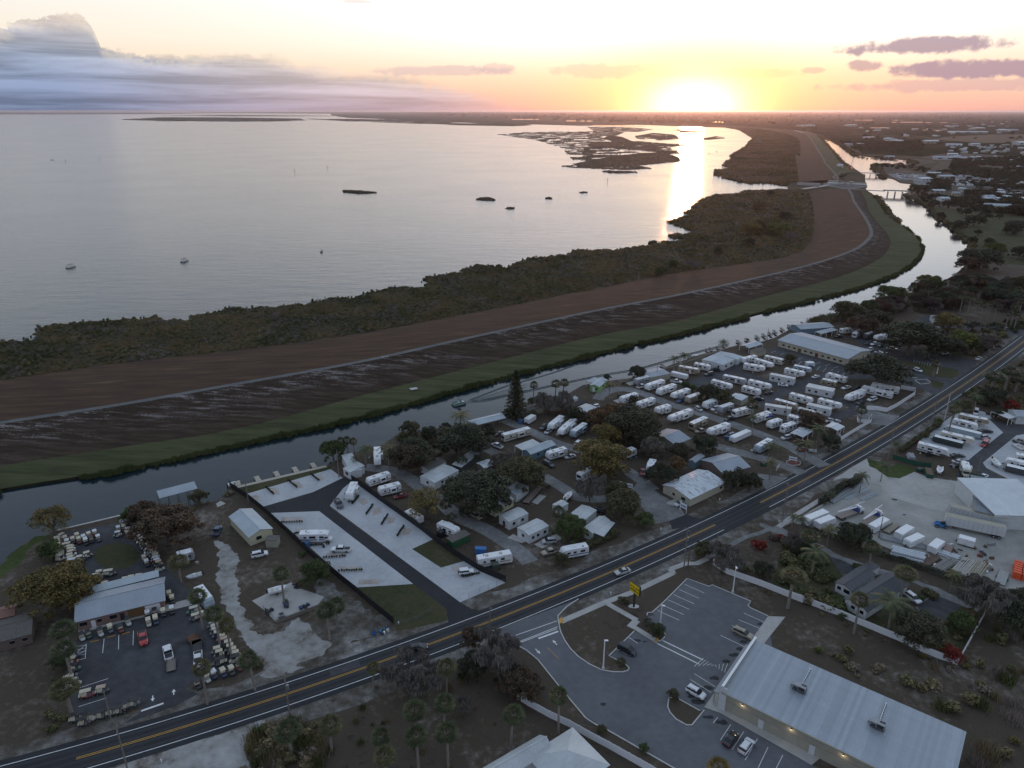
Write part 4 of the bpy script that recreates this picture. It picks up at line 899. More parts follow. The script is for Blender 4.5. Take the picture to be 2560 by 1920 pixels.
# north marsh
nm = PT('O 2120,562 2000,545 1850,545 1700,510 1630,485 1640,460 1760,440 1690,430 1730,385 1730,360 1840,300 1880,250 1915,225 1890,200 M 0,-40 -300,-220 N -250,345 -60,395 0,430 0,600 M 230,20 250,150 265,262 180,280')
x, y = fill(nm, .035); nn = nz(x, y, .01, 3)
print('north marsh', len(x))
scatter('north_marsh_brush', np.stack([x, y, x*0+.02], 1), rng.uniform(.6, 1.35, len(x)), np.where(nn > .1, rng.integers(4, 7, len(x)), rng.integers(0, 5, len(x))).astype(np.int32), MARSH)
# cattails on the canal banks
def fringe(name, pts, step, w, s0, s1, coll=CATT, z=-.5, k=4, rel=0):
 X = []; Y = []; Sx = []
 for a, b in zip(pts[:-1], pts[1:]):
  L = (b-a).length; st = max(step, a.length*rel); m_ = max(1, int(L/st)); nrm = Vector((-(b-a).y, (b-a).x, 0)).normalized()
  for j in range(m_):
   p = a.lerp(b, (j+random.random())/m_)+nrm*random.uniform(-w, w)*.5
   if mnoise.noise((p.x*.05, p.y*.05, 11)) > -.38: X.append(p.x); Y.append(p.y); Sx.append(random.uniform(s0, s1)*(1+.6*mnoise.noise((p.x*.12, p.y*.12, 4)))*min(1.25, max(1, p.length*rel*1.2/step)))
 return scatter(name, np.stack([X, Y, np.full(len(X), z)], 1), Sx, rng.integers(0, k, len(X)).astype(np.int32), coll)
fringe('bank_cattails', [p+Vector((.5, -1.0, 0)) for p in LV[3]], .36, 2.6, .45, .85, rel=.0014)
fringe('far_bank_bushes', PT('M 1130,610 1060,560 1010,480 980,430 925,378'), 2.0, 7, .9, 1.7, MARSH, 0, 4)
fringe('shore_reeds', near_top, .5, 5.0, .4, .8, MARSH, -.6, 4, rel=.003)
sh = near_top; fringe('water_reeds', [p+Vector((-1, 3, 0)) for p in sh], .9, 10, .35, .6, CATT, -.8, 4, rel=.006)
fringe('north_shore_reeds', PT(shore_far.split(' 1500,158')[0]), 5, 10, 1.2, 2.4, MARSH, -.5, 4)
fringe('town_bank_bushes', PT('M 1160,370 1240,400 1300,420 1400,480 1480,570 1600,650 1620,690 1720,760 1765,830 1740,880'), 2.5, 6, .8, 1.5, MARSH, 0, 4)
fringe('cove_bank_bushes', PT('N 180,398 330,438 420,488 500,548 540,584 600,590 700,606 1080,636 1130,676 900,686 850,676 720,686 722,700 792,745 785,795 900,806'), 6, 14, 1.6, 3.2, MARSH, 0, 4)
fringe('far_left_bank_bushes', PT('N 190,404 220,430 280,500 330,560 400,640 460,700'), 5, 6, 1.5, 2.8, MARSH, 0, 4)
# reed beds standing in the lake: dense ragged cells of growth
def bed(name, spec, thr, cx, cy, seed, h=1.3, ns=.02):
 poly = PT(spec, WZ); P_ = np.array([(p.x, p.y) for p in poly]); lo_, hi = P_.min(0), P_.max(0)
 gx, gy = np.meshgrid(np.arange(lo_[0], hi[0], cx), np.arange(lo_[1], hi[1], cy)); x, y = gx.ravel(), gy.ravel(); k = inside(x, y, P_); x, y = x[k], y[k]
 v = np.array([mnoise.fractal((a*ns*.7, b*ns*.8, seed), .8, 2.2, 5) for a, b in zip(x, y)]); k = v > thr; x, y, v = x[k], y[k], v[k]
 mb = MB(); r = random.Random(seed)
 for a, b in zip(x, y):
  hh = h*r.uniform(.5, 1.2); sx = cx*r.uniform(.45, .8); sy = cy*r.uniform(.4, .75); a += r.uniform(-1, 1)*cx*.3; b += r.uniform(-1, 1)*cy*.3
  n = len(mb.v); k6 = 6
  for z, q in ((WZ-.2, 1), (WZ+hh, .75)):
   for i in range(k6):
    an = i*pi/3; mb.v.append((a+cos(an)*sx*q, b+sin(an)*sy*q, z+(r.uniform(-.3, .3) if q < 1 else 0)))
  for i in range(k6):
   j = (i+1) % k6; mb.f.append((n+i, n+j, n+k6+j, n+k6+i)); mb.m.append(0)
  mb.f.append(tuple(n+k6+i for i in range(k6))); mb.m.append(0)
 print(name, len(x)); return mb.build(name, BEDM, kind='stuff')
BEDM = bushm('reed_bed', [(0, (.040, .034, .020)), (.6, (.070, .052, .030)), (1, (.10, .070, .038))])
bed('reed_bed', 'O 640,415 700,442 1020,456 1185,445 1085,425 1250,410 1385,395 1372,370 1280,338 1100,342 900,365 750,395', -.75, 3.5, 11, 1)
bed('reed_bed', 'O 780,455 900,478 1085,478 1075,468 900,462', -.35, 3.5, 8, 2)
bed('reed_bed', 'O 820,262 1100,258 1270,272 1490,282 1300,296 1240,312 1000,314 850,302 700,290', -.30, 4, 16, 3)
bed('reed_bed', 'O 850,238 900,215 980,228 1060,262 920,262', -.5, 4, 18, 4)
bed('reed_bed', 'O 1070,222 1200,200 1340,212 1385,240 1200,254 1085,238', -.08, 4, 16, 5)
bed('reed_bed', 'O 740,158 1000,160 1195,174 1100,192 800,196', .0, 5, 28, 6)
bed('reed_bed', 'O 120,212 300,196 760,190 1000,195 840,262 800,335 760,395 640,385 560,300 400,252', .06, 4, 16, 7)
bed('reed_bed', 'O 720,300 1300,296 1400,345 1280,352 900,372 700,400', .04, 4, 12, 8)
bed('reed_bed', 'O 1515,243 1640,222 1705,236 1560,248', -.1, 4, 18, 9)
bed('reed_bed', 'O 1360,178 1560,184 1480,208 1380,198', -.05, 5, 24, 10)
bed('reed_bed', 'O 560,430 640,425 700,440 640,440', .1, 3, 8, 11)
bed('reed_bed', 'S1 530,516 700,507 1000,508 1300,513 1320,522 1100,526 700,524', .0, 12, 90, 12, 2.5, .004)
bed('reed_bed', 'S1 1320,513 1600,514 2212,506 2212,538 1900,534 1500,524', .12, 14, 90, 13, 2.5, .004)
bed('reed_bed', 'O 1300,910 1360,895 1410,905 1390,925 1320,930', -.5, 1.2, 3, 14); bed('reed_bed', 'O 1155,965 1200,945 1225,955 1215,970', -.2, .9, 2, 15)
for i, (sp, lb_) in enumerate((('P 1955,-290 O 0,650 60,648 105,660 100,668 40,668 -30,662', 'low reed island in open lake nearest the middle of the picture'), ('O 448,652 470,646 500,651 498,656 455,656', 'small oval reed island east of the bare marker pole'), ('O 685,612 720,608 745,612 700,616', 'thin reed island near the sunlit water'), ('O 170,722 205,716 245,720 215,728', 'sparse reed tuft nearest the marsh shore'))):
 o = bed('reed_island', sp.replace('P 1955,-290 ', ''), -.8, 1.6, 4, 30+i, 1.3); o['kind'] = 'thing'; tag(o, lb_, 'reed island')
o = bed('reed_island', 's 856,476 900,477 945,482 900,485 860,481', -.5, 1.6, 4, 40, 1.3); o['kind'] = 'thing'; tag(o, 'longest reed island far out in the lake, west of the others', 'reed island')
# ================================================================ BUILDINGS
def gable(name, label, cat, A_, B_, C_, ze, hr, wall, roof, ov=.4, kind='gable', ribs=.6, wins=(), doors=(), zbase=0.0, wm=None, open_=False, posts=0, roofthick=.12, ridge=.5, trim=WHITE, group=None):
 """A, B, C: eave corners (A-B the near long side, C across from A)"""
 a = G(*A_, ze); b = G(*B_, ze); c = G(*C_, ze); u = (b-a); L = u.length; u.normalize(); n = Vector((-u.y, u.x, 0)); D_ = (c-a).dot(n)
 if D_ < 0: a = a+n*D_; D_ = -D_
 o = empty(name, (a.x, a.y, zbase), atan2(u.y, u.x), label=label, cat=cat, **({'group': group} if group else {}))
 H_ = ze-zbase; x0, x1, y0, y1 = ov, L-ov, ov, D_-ov; rt = roofthick
 def rz_(y):
  if kind == 'shed': return H_+hr*(y/D_)
  if kind == 'gable': return H_+hr*(1-abs(y/D_-ridge)/(ridge if y/D_ < ridge else 1-ridge))
  return H_
 if not open_:
  prof = [(y0, 0), (y1, 0), (y1, rz_(y1)-.02)]+([(D_*ridge, rz_(D_*ridge)-.05)] if kind == 'gable' else [])+[(y0, rz_(y0)-.02)]
  mb = MB()
  if kind == 'hip': mb.box(x0, x1, y0, y1, 0, H_)
  else:
   n0 = len(mb.v); k = len(prof)
   for x in (x0, x1):
    for y, z in prof: mb.v.append((x, y, z))
   mb.f += [tuple(n0+i for i in reversed(range(k))), tuple(n0+k+i for i in range(k))]+[(n0+i, n0+(i+1) % k, n0+k+(i+1) % k, n0+k+i) for i in range(k)]; mb.m += [0]*(k+2)
  mb.build('wall', wall, o)
 for i in range(posts):
  for y in (y0, y1): MB().box(x0+(x1-x0)*i/(posts-1)-.08, x0+(x1-x0)*i/(posts-1)+.08, y-.08, y+.08, 0, rz_(y)-.02).build('post', trim, o)
 def slope(ya, yb):
  mb = MB(); za, zb = rz_(ya), rz_(yb); n0 = 0
  mb.face([(0, ya, za), (L, ya, za), (L, yb, zb), (0, yb, zb)]); mb.face([(0, yb, zb-rt), (L, yb, zb-rt), (L, ya, za-rt), (0, ya, za-rt)])
  mb.face([(0, ya, za-rt), (L, ya, za-rt), (L, ya, za), (0, ya, za)]); mb.face([(0, yb, zb), (L, yb, zb), (L, yb, zb-rt), (0, yb, zb-rt)])
  mb.face([(0, ya, za), (0, yb, zb), (0, yb, zb-rt), (0, ya, za-rt)]); mb.face([(L, ya, za-rt), (L, yb, zb-rt), (L, yb, zb), (L, ya, za)])
  if ribs:
   k = int(L/ribs)
   for i in range(1, k):
    x = L*i/k; w = .03; h = .045
    mb.face([(x-w, ya, za), (x, ya, za+h), (x, yb, zb+h), (x-w, yb, zb)]); mb.face([(x, ya, za+h), (x+w, ya, za), (x+w, yb, zb), (x, yb, zb+h)])
  return mb
 if kind == 'gable':
  slope(0, D_*ridge).build('roof', roof, o); slope(D_*ridge, D_).build('roof', roof, o)
  MB().box(-.02, L+.02, D_*ridge-.14, D_*ridge+.14, rz_(D_*ridge)+.01, rz_(D_*ridge)+.07).build('ridge_cap', roof, o)
 elif kind == 'hip':
  mb = MB(); i_ = min(D_/2, L/2)*.98; m_ = D_/2; R0, R1 = (i_, m_, H_+hr), (L-i_, m_, H_+hr); c_ = [(0, 0, H_), (L, 0, H_), (L, D_, H_), (0, D_, H_)]
  mb.face([c_[0], c_[1], R1, R0]); mb.face([c_[1], c_[2], R1]); mb.face([c_[2], c_[3], R0, R1]); mb.face([c_[3], c_[0], R0]); mb.face([(x, y, z-rt) for x, y, z in reversed(c_)])
  for i in range(4): p, q = c_[i], c_[(i+1) % 4]; mb.face([(p[0], p[1], p[2]-rt), (q[0], q[1], q[2]-rt), q, p])
  mb.build('roof', roof, o)
 else: slope(0, D_).build('roof', roof, o)
 def place(me_or, side, f, z, nm):
  if side == 'a': lo_, r_ = (x0+(x1-x0)*f, y0, z), 0
  elif side == 'b': lo_, r_ = (x0+(x1-x0)*f, y1, z), pi
  elif side == 'c': lo_, r_ = (x0, y0+(y1-y0)*f, z), -pi/2
  else: lo_, r_ = (x1, y0+(y1-y0)*f, z), pi/2
  return obj(nm, me_or, o, lo_, r_)
 wmm = wm or window_mesh(1.0, .95)
 for w in wins: place(w[2] if len(w) > 2 else wmm, w[0], w[1], 1.1 if not len(w) > 3 else w[3], 'window')
 dm = None
 for d in doors:
  dm = MB(); ww, hh = (d[2], d[3]) if len(d) > 3 else (.95, 2.05); dm.box(-ww/2, ww/2, -.05, .02, 0, hh); dme = dm.mesh('door', d[4] if len(d) > 4 else WHITE); place(dme, d[0], d[1], .02, 'door')
 o['L'] = L; o['Dp'] = D_
 return o
big = window_mesh(1.6, 1.1)
# --- golf cart shop
shop = gable('golf_cart_shop', 'long brick golf cart shop with grey metal roof and open work bay', 'shop', ('A', 480, 718), ('A', 1073, 573), ('A', 512, 548), 3.0, 1.7, WPINK, RMET, .5, ribs=.5,
 wins=[('a', .06, big), ('a', .24), ('a', .40, big)], doors=[('a', .17), ('a', .50, 1.0, 2.1, BLACK), ('a', .86, 3.4, 2.4), ('a', .68, 4.2, 2.5, plain('open_bay', (.16, .09, .04), .9))])
gable('lean_to_shed', 'ribbed galvanised lean-to roof behind the golf cart shop', 'shed', ('A', 512, 545), ('A', 1030, 418), ('A', 528, 505), 3.0, .5, DARK, RGAL, .15, 'shed', .4)
MB().box(0, 13.4, -2.6, .3, 0, .06).build('shop_apron', CONC, None, kind='structure').location = G('A', 512, 745); bpy.data.objects['shop_apron'].rotation_euler.z = shop.rotation_euler.z; bpy.data.objects['shop_apron'].scale = (1.9, 1, 1)
gable('old_house', 'weathered dark-roofed house at the left edge beside the golf cart yard', 'house', ('A', -240, 905), ('A', 205, 790), ('A', -180, 740), 2.8, 1.2, WBRN, RSHB, .4, ribs=0, wins=[('a', .9), ('a', .7)])
gable('rusty_roof_shed', 'shed with faded rusty red roof behind the weathered house', 'shed', ('A', -160, 730), ('A', 95, 668), ('A', -140, 650), 3.2, .7, WBRN, plain('faded_red_roof', (.26, .14, .11), .8), .3, ribs=.5)
# --- yellow house by the black fence
gable('metal_roof_house', 'pale yellow house with white metal roof beside the black fence', 'house', ('B', 205, 812), ('B', 36, 636), ('B', 412, 738), 3.0, 1.3, WYEL, RGAL, .3, ribs=.6, wins=[('a', .3), ('a', .55), ('c', .6, big)], doors=[('a', .75)])
MB().box(0, 3.4, 0, 2.4, 0, 2.4).build('garden_shed', WTAN, None, label='small square tan shed at the corner of the yellow house', cat='shed').location = G('B', 350, 893)
MB().box(-.15, 3.55, -.15, 2.55, 2.4, 2.52).build('roof', RSHB, bpy.data.objects['garden_shed'])
gable('boat_house', 'blue-grey metal boat house roof standing over the canal', 'boat house', ('W', 1376, 574), ('W', 1706, 488), ('W', 1364, 518), 3.0, .5, None, RMET, .1, 'shed', .5, open_=True, posts=5, trim=WOOD, zbase=-.9)
# --- club park buildings
gable('dock_roof', 'long white metal dock roof at the canal edge under the coconut palm', 'boat house', ('C', 615, 545), ('C', 880, 480), ('C', 595, 495), 3.0, .7, None, RGAL, .1, 'gable', .5, open_=True, posts=6, trim=WOOD, zbase=-.3)
gable('office_house', 'blue-grey office house with pale metal roof between two lanes', 'house', ('C', 1085, 785), ('C', 1295, 703), ('C', 1020, 745), 2.8, 1.0, WBLUE, RGAL, .3, ribs=.6, wins=[('a', .3), ('a', .6)], doors=[('a', .8)])
gable('car_port', 'flat grey carport roof attached beside the office house', 'carport', ('C', 1015, 748), ('C', 1165, 692), ('C', 955, 712), 2.6, .2, None, RCOR, .1, 'shed', .6, open_=True, posts=3)
gable('mobile_home', 'white mobile home with striped awning roof beside the sandy lane', 'mobile home', ('C', 905, 1345), ('C', 1068, 1272), ('C', 825, 1285), 2.9, .35, WWHT, RCOR, .1, 'gable', .5, wins=[('a', .25), ('a', .7), ('c', .5)], doors=[('a', .5)])
gable('mobile_home', 'large white mobile home with flat roof nearest the parked silver car', 'mobile home', ('C', 1072, 1455), ('C', 1238, 1375), ('C', 968, 1390), 3.0, .35, WWHT, RCOR, .1, 'gable', .7, wins=[('a', .2), ('a', .45), ('a', .8), ('c', .5)], doors=[('c', .8)])
gable('screened_house', 'grey-roofed house with lean-to screened porch beside the highway trees', 'house', ('C', 1600, 1440), ('C', 1745, 1330), ('C', 1520, 1390), 2.8, .7, WWHT, RCOR, .2, ribs=.6, wins=[('c', .5)])
gable('screened_porch', 'screened porch with dark mesh sides on the grey-roofed house', 'porch', ('C', 1690, 1465), ('C', 1785, 1350), ('C', 1622, 1430), 2.5, .3, SCREENG, RCOR, .1, 'shed', 1.2)
gable('mobile_home', 'mobile home with dented weathered roof behind the screened house', 'mobile home', ('C', 1510, 1345), ('C', 1635, 1245), ('C', 1435, 1255), 2.8, .3, WWHT, RCOR, .1, 'gable', .8)
gable('mobile_home', 'white mobile home under the big oak with pale blue awning', 'mobile home', ('C', 965, 1120), ('C', 1070, 1050), ('C', 890, 1060), 2.8, .3, WWHT, RGAL, .1, 'gable', .7)
gable('mobile_home', 'yellowish mobile home half hidden behind the dark spreading oak', 'mobile home', ('C', 790, 1240), ('C', 945, 1150), ('C', 740, 1195), 2.8, .3, WYEL, RCOR, .1, 'gable', .7, wins=[('a', .3), ('a', .8)])
gable('small_hut', 'white topped hut beside the boat on its trailer', 'shed', ('C', 1325, 1230), ('C', 1400, 1190), ('C', 1285, 1185), 2.5, .3, WWHT, RCOR, .1, 'gable', .7)
gable('mobile_home', 'stained mobile home with grey roof west of the screen room', 'mobile home', ('C', 290, 1020), ('C', 490, 915), ('C', 220, 935), 2.7, .3, WWHT, RCOR, .1, 'gable', .7, wins=[('a', .3), ('c', .5)])
gable('mobile_home', 'low mobile home with mossy brown roof under the dark trees', 'mobile home', ('C', 240, 910), ('C', 385, 840), ('C', 190, 865), 2.6, .3, WWHT, RSHB, .1, 'gable', 0)
gable('screen_room', 'long narrow screen room with black mesh walls by the lane', 'porch', ('C', 510, 890), ('C', 672, 765), ('C', 455, 850), 2.4, .2, SCREENG, RCOR, .1, 'shed', 1.5)
gable('metal_roof_cabin', 'cabin with frosted white roof between two brown oaks', 'cabin', ('C', 700, 900), ('C', 800, 865), ('C', 660, 845), 2.5, .5, WBRN, RRUST, .2, ribs=.5)
gable('green_shed', 'dark green shed with grey roof against the black fence', 'shed', ('B', 1895, 850), ('B', 2046, 780), ('B', 1865, 802), 2.5, .1, plain('green_wall_dark', (.02, .09, .035), .8), RSHB, .1, 'shed', 0)
gable('canal_side_home', 'white canal home with screened front at the corner of the shell pads', 'house', ('B', 985, 235), ('B', 1045, 270), ('B', 1015, 135), 2.8, .5, WWHT, RCOR, .1, 'shed', .7, wins=[('a', .5, big)])
gable('canal_side_home', 'pale canal home roof beside the tall cluster of palms', 'house', ('B', 1050, 265), ('B', 1145, 245), ('B', 1085, 110), 2.8, .4, WWHT, RCOR, .1, 'shed', .7)
gable('small_green_house', 'lime green cottage with blue-grey roof on the canal bank', 'cottage', ('D', 105, 235) if 0 else ('C', 1655, 225), ('C', 1725, 165), ('C', 1590, 195), 2.8, .8, WGRN, RGAL, .2, ribs=.5, wins=[('c', .3), ('a', .5)], doors=[('c', .6)])
gable('covered_patio', 'flat blue-grey patio roof beside the lime green cottage', 'patio roof', ('C', 1600, 190), ('C', 1670, 160), ('C', 1530, 180), 2.6, .1, None, RMET, .05, 'shed', .7, open_=True, posts=3)
gable('cabin', 'small white cabin left of the black flat roof', 'cabin', ('C', 1405, 345), ('C', 1480, 315), ('C', 1405, 310), 2.6, .5, WWHT, RGAL, .15, ribs=.5)
gable('flat_black_roof', 'low building with flat black roof near the lime green cottage', 'house', ('C', 1450, 385), ('C', 1560, 345), ('C', 1400, 365), 2.8, .05, WBRN, plain('black_roof', (.022, .022, .024), .85), .1, 'shed', 0)
gable('mobile_home', 'wide mobile home with dull white roof behind the rust-tinged tree', 'mobile home', ('C', 1535, 440), ('C', 1640, 395), ('C', 1470, 390), 2.7, .3, WBRN, RCOR, .1, 'gable', .7)
gable('brown_cottage', 'brown-roofed cottage with block wall beside the tall conifer', 'cottage', ('C', 1045, 430), ('C', 1190, 390), ('C', 1040, 385), 2.6, .6, WTAN, RSHB, .2, ribs=0)
gable('peeling_roof_house', 'cream house with peeling white metal roof beside the highway', 'house', ('D', 685, 1555), ('D', 980, 1413), ('D', 450, 1435), 2.9, 1.3, WCREAM, RRUST, .3, ridge=.62, ribs=.6, wins=[('c', .25, big), ('c', .6), ('a', .9)])
gable('grey_roof_hall', 'brown-grey hipped hall beside the peeling-roofed cream house', 'hall', ('D', 955, 1345), ('D', 1185, 1285), ('D', 725, 1235), 3.0, 1.6, WBRN, RMET, .3, 'gable', ribs=.5)
gable('blue_shed', 'blue tin shed between the round tree and the grey hall', 'shed', ('D', 725, 1250), ('D', 805, 1195), ('D', 690, 1215), 2.6, .6, WBLUE, RMET, .1, ribs=.4)
gable('pink_tinted_roof_house', 'house roof glowing pink on its sunset side behind the round tree', 'house', ('D', 560, 1105), ('D', 690, 1050), ('D', 380, 1010), 3.0, 1.4, WTAN, RMET, .3, ribs=.5)
gable('long_grey_shed', 'long shed with lilac-grey roof beside the leftmost trailer and palm', 'shed', ('D', 345, 545), ('D', 520, 510), ('D', 318, 480), 2.8, .5, WTAN, RMET, .1, 'gable', .5)
gable('park_model_home', 'white park home with wide ribbed roof near the canal palms', 'mobile home', ('D', 955, 440), ('D', 1050, 395), ('D', 820, 375), 3.0, .4, WWHT, RGAL, .1, 'gable', .6, wins=[('a', .3, big), ('a', .75, big), ('c', .2), ('c', .6)])
gable('park_model_home', 'long white park home behind the ribbed-roof home at the seawall', 'mobile home', ('D', 1075, 395), ('D', 1125, 370), ('D', 910, 335), 3.0, .3, WWHT, RGAL, .1, 'gable', .6)
gable('barrel_roof_shelter', 'white arched shelter roof at the canal in front of the marina piers', 'shelter', ('D', 1170, 300), ('D', 1287, 265), ('D', 1115, 270), 2.8, .7, WTAN, RGAL, .1, 'gable', .6, open_=True, posts=3)
gable('utility_cabin', 'small pinkish utility cabin at the left end of the hall car park', 'cabin', ('D', 1235, 335), ('D', 1318, 315), ('D', 1215, 305), 2.6, .5, WTAN, RSHB, .15, ribs=0)
hall = gable('bingo_hall', 'large cream hall with broad blue-grey metal roof by the marina', 'hall', ('D', 1405, 232), ('D', 1990, 392), ('D', 1500, 140), 3.6, 1.6, WCREAM, RMET, .5, 'gable', .7, ridge=.5, wins=[('a', f/12, window_mesh(1.4, .9)) for f in range(1, 12) if f not in (4, 7)]+[('d', .3), ('d', .7)], doors=[('a', .33, 1.8, 2.1, BRN), ('a', .58, 1.6, 2.1, plain('maroon_door', (.12, .03, .03), .6))])
gable('hall_porch', 'low porch roof over the entrance of the large cream hall', 'porch', ('D', 1490, 270), ('D', 1740, 335), ('D', 1497, 262), 2.5, .3, None, RMET, .05, 'shed', .8, open_=True, posts=5)
gable('marina_building', 'grey-roofed marina building behind the large cream hall', 'marina building', ('D', 1600, 145), ('D', 1880, 125), ('D', 1620, 95), 3.2, 1.0, WBLUE, RMET, .4, 'gable', .6)
gable('marina_shelter', 'open metal shelter attached to the grey marina building', 'shelter', ('D', 1770, 182), ('D', 1908, 148), ('D', 1745, 160), 2.8, .3, None, RMET, .1, 'shed', .6, open_=True, posts=4)
for a, b, c, l_ in (((1545, 560), (1340, 520), (1550, 540), 'white single-wide home with dirt-brown lean-to near the car park'), ((1865, 665), (1640, 620), (1870, 630), 'white double-wide home with flat roof beside the park crossroads'), ((1520, 810), (1300, 775), (1540, 790), 'white-roofed home with full-length awning behind the blue canopy'),
     ((1845, 815), (1645, 770), (1850, 790), 'white-roofed home left of the yellow leaf shrubs near the park entrance'), ((1755, 850), (1570, 800), (1765, 832), 'narrow white-roofed home directly in front of the entrance-side home')):
 gable('mobile_home', l_, 'mobile home', ('D', *a), ('D', *b), ('D', *c), 3.0, .15, WWHT, RCOR, .1, 'shed', .7, wins=[('b', .2), ('b', .6), ('b', .85)])
gable('metal_shed', 'weathered grey metal shed beside the oak in the park centre', 'shed', ('D', 1110, 735), ('D', 1165, 700), ('D', 1040, 680), 2.6, .3, WTAN, RRUST, .1, 'gable', .5)
gable('striped_roof_shelter', 'low shelter with stained ribbed roof behind the pruned round bush', 'shelter', ('D', 1620, 1040), ('D', 1705, 985), ('D', 1540, 985), 2.6, .3, None, RRUST, .1, 'gable', .5, open_=True, posts=3)
gable('white_gazebo', 'small white roofed gazebo inside the corner of the vinyl fence', 'gazebo', ('D', 1895, 1010) if 0 else ('E', 445, 985), ('E', 505, 950), ('E', 360, 935), 2.5, .5, None, RWHT, .1, 'gable', 0, open_=True, posts=3)
# --- right-hand side
gable('white_workshop', 'big bright white roofed workshop at the right edge of the work yard', 'workshop', ('I', 1755, 358), ('I', 2300, 372), ('I', 1803, 72), 5.0, .8, WWHT, RWHT, .2, 'shed', .9)
gable('grey_lean_to', 'streaked dark grey lean-to roof joined to the white workshop', 'workshop', ('I', 1580, 320), ('I', 1752, 357), ('I', 1640, 45), 4.6, .3, WTAN, roofmetal('streaked_grey_roof', (.16, .19, .22), dirt=.6), .2, 'shed', .8)
gable('grey_house', 'low house with wide dark green-grey hipped roof inside the vinyl fence', 'house', ('I', 690, 1165), ('I', 1045, 935), ('I', 505, 1040), 2.7, 1.7, WWHT, RSH, .4, 'gable', 0, wins=[('c', .2), ('c', .6)])
gable('grey_house_wing', 'white-walled wing of the grey-roofed house with twin windows', 'house', ('I', 560, 990), ('I', 770, 850), ('I', 385, 935), 2.7, .7, WWHT, RSH, .3, 'gable', 0, wins=[('c', .25, big), ('c', .75)])
gable('garage', 'flat dark carport roof at the back of the grey-roofed house', 'carport', ('I', 660, 850), ('I', 800, 785), ('I', 570, 810), 2.6, .1, WWHT, RSH, .1, 'shed', 0)
gable('bottom_house', 'house with pale ribbed pyramid-like hipped roof at the bottom edge', 'house', ('K', 755, 1635), ('K', 465, 1345), ('K', 140, 1600), 3.0, 2.6, WWHT, RCOR, .4, 'hip', 0)
gable('bottom_house_wing', 'gabled wing of the pale ribbed roof house at the bottom edge', 'house', ('K', -130, 1790), ('K', 318, 1520), ('K', 238, 1388), 3.0, 1.5, WWHT, RCOR, .4, 'gable', .5)
gable('roadside_shop', 'white roadside shop with red-edged grey roof at the right edge', 'shop', ('V', 2090, 560), ('V', 2700, 590), ('V', 1960, 440), 3.4, .9, WWHT, RMET, .2, 'gable', 1.4, trim=WHITE)
gable('shop_canopy', 'pale flat canopy joined to the roadside shop', 'canopy', ('V', 1950, 600), ('V', 2095, 570), ('V', 1840, 440), 2.9, .1, None, RCOR, .1, 'shed', 0, open_=True, posts=3)
gable('white_cottage', 'half hidden white cottage roof behind the big yellow-green tree', 'cottage', ('U', 700, 1340), ('U', 960, 1370), ('U', 590, 1290), 2.8, .6, WWHT, RCOR, .2, ribs=.7)
gable('lane_house', 'grey-roofed house beyond the white cottage in the woods', 'house', ('U', 830, 1230), ('U', 960, 1240), ('U', 790, 1155), 3, .8, WWHT, RMET, .2)
# --- the big store
SA, SB, SC = G('s', 1898, 1603, 5.6), G('s', 2428, 1834, 5.6), G('s', 1809, 1720, 5.6)
u_ = (SB-SA).normalized(); SL = (SB-SA).length; v_ = Vector((u_.y, -u_.x, 0)); SW = (SC-SA).dot(v_)
print('store', SL, SW)
# local x: along the long side, y: from far eave to the near eave
stx = empty('discount_store', (SC.x, SC.y, 0), atan2(u_.y, u_.x), label='large tan metal discount store with ribbed pale roof and two roof units', cat='store')
SW = max(SW, 17.5); hN, hF = 4.9, 5.6
sk = MB(); sk.prism([(0.05, 0), (SW-.05, 0), (SW-.05, hF-.25), (0.05, hN-.25)], .05, SL-.05, 'x'); sk.build('wall', WTAN, stx)
npan = 62
pm = MB(); pw = SL/npan
pm.box(0, pw, -.35, SW+.1, 0, .05)
for xx in (0.0, pw*.33, pw*.66): pm.prism([(xx, .05), (xx+.02, .13), (xx+.08, .13), (xx+.10, .05)], -.35, SW+.1)
pme = pm.mesh('roof_panel', roofmetal('store_roof', (.47, .51, .55), dirt=.22, rough_=.42)); tilt = math.atan((hF-hN)/SW)
for i in range(npan):
 o = obj('roof_panel', pme, stx, (i*pw, 0, hN-.2)); o.rotation_euler = (tilt, 0, 0)
MB().box(-.05, SL+.05, -.55, -.36, hN-.45, hN-.05).build('gutter', WTAN, stx)
# front parapet, canopy and pilaster (local x=0 end faces the car park)
MB().box(-.35, .02, -.2, SW+.2, 0, 6.1).build('front_wall', WTAN, stx); MB().box(-.42, .1, -.25, SW+.25, 6.1, 6.22).build('parapet_cap', VINYL, stx)
MB().box(-2.0, -.38, .2, SW-.2, 3.2, 3.4).build('front_canopy', plain('canopy_grey', (.30, .31, .32), .5), stx); MB().box(-.6, .9, -.28, -.02, 0, 5.9).build('corner_pilaster', WWHT, stx)
for i in range(5): MB().box(-1.95, -1.75, .5+(SW-1)*i/4-.1, .5+(SW-1)*i/4+.1, .15, 3.2).build('canopy_post', WTAN, stx)
MB().box(-.41, -.36, SW*.15, SW*.5, .3, 2.6).build('shop_window', GLASS, stx); MB().box(-.41, -.36, SW*.55, SW*.75, .2, 2.6).build('entrance_door', GLASS, stx)
for x in (8.4, 18.5, 29): MB().box(x-.55, x+.55, -.02, .04, 0, 2.2).build('side_door', WWHT, stx)
MB().box(.05, SL-.05, .0, .045, 2.6, 2.66).build('wall_seam', plain('seam', (.25, .24, .2), .7), stx)
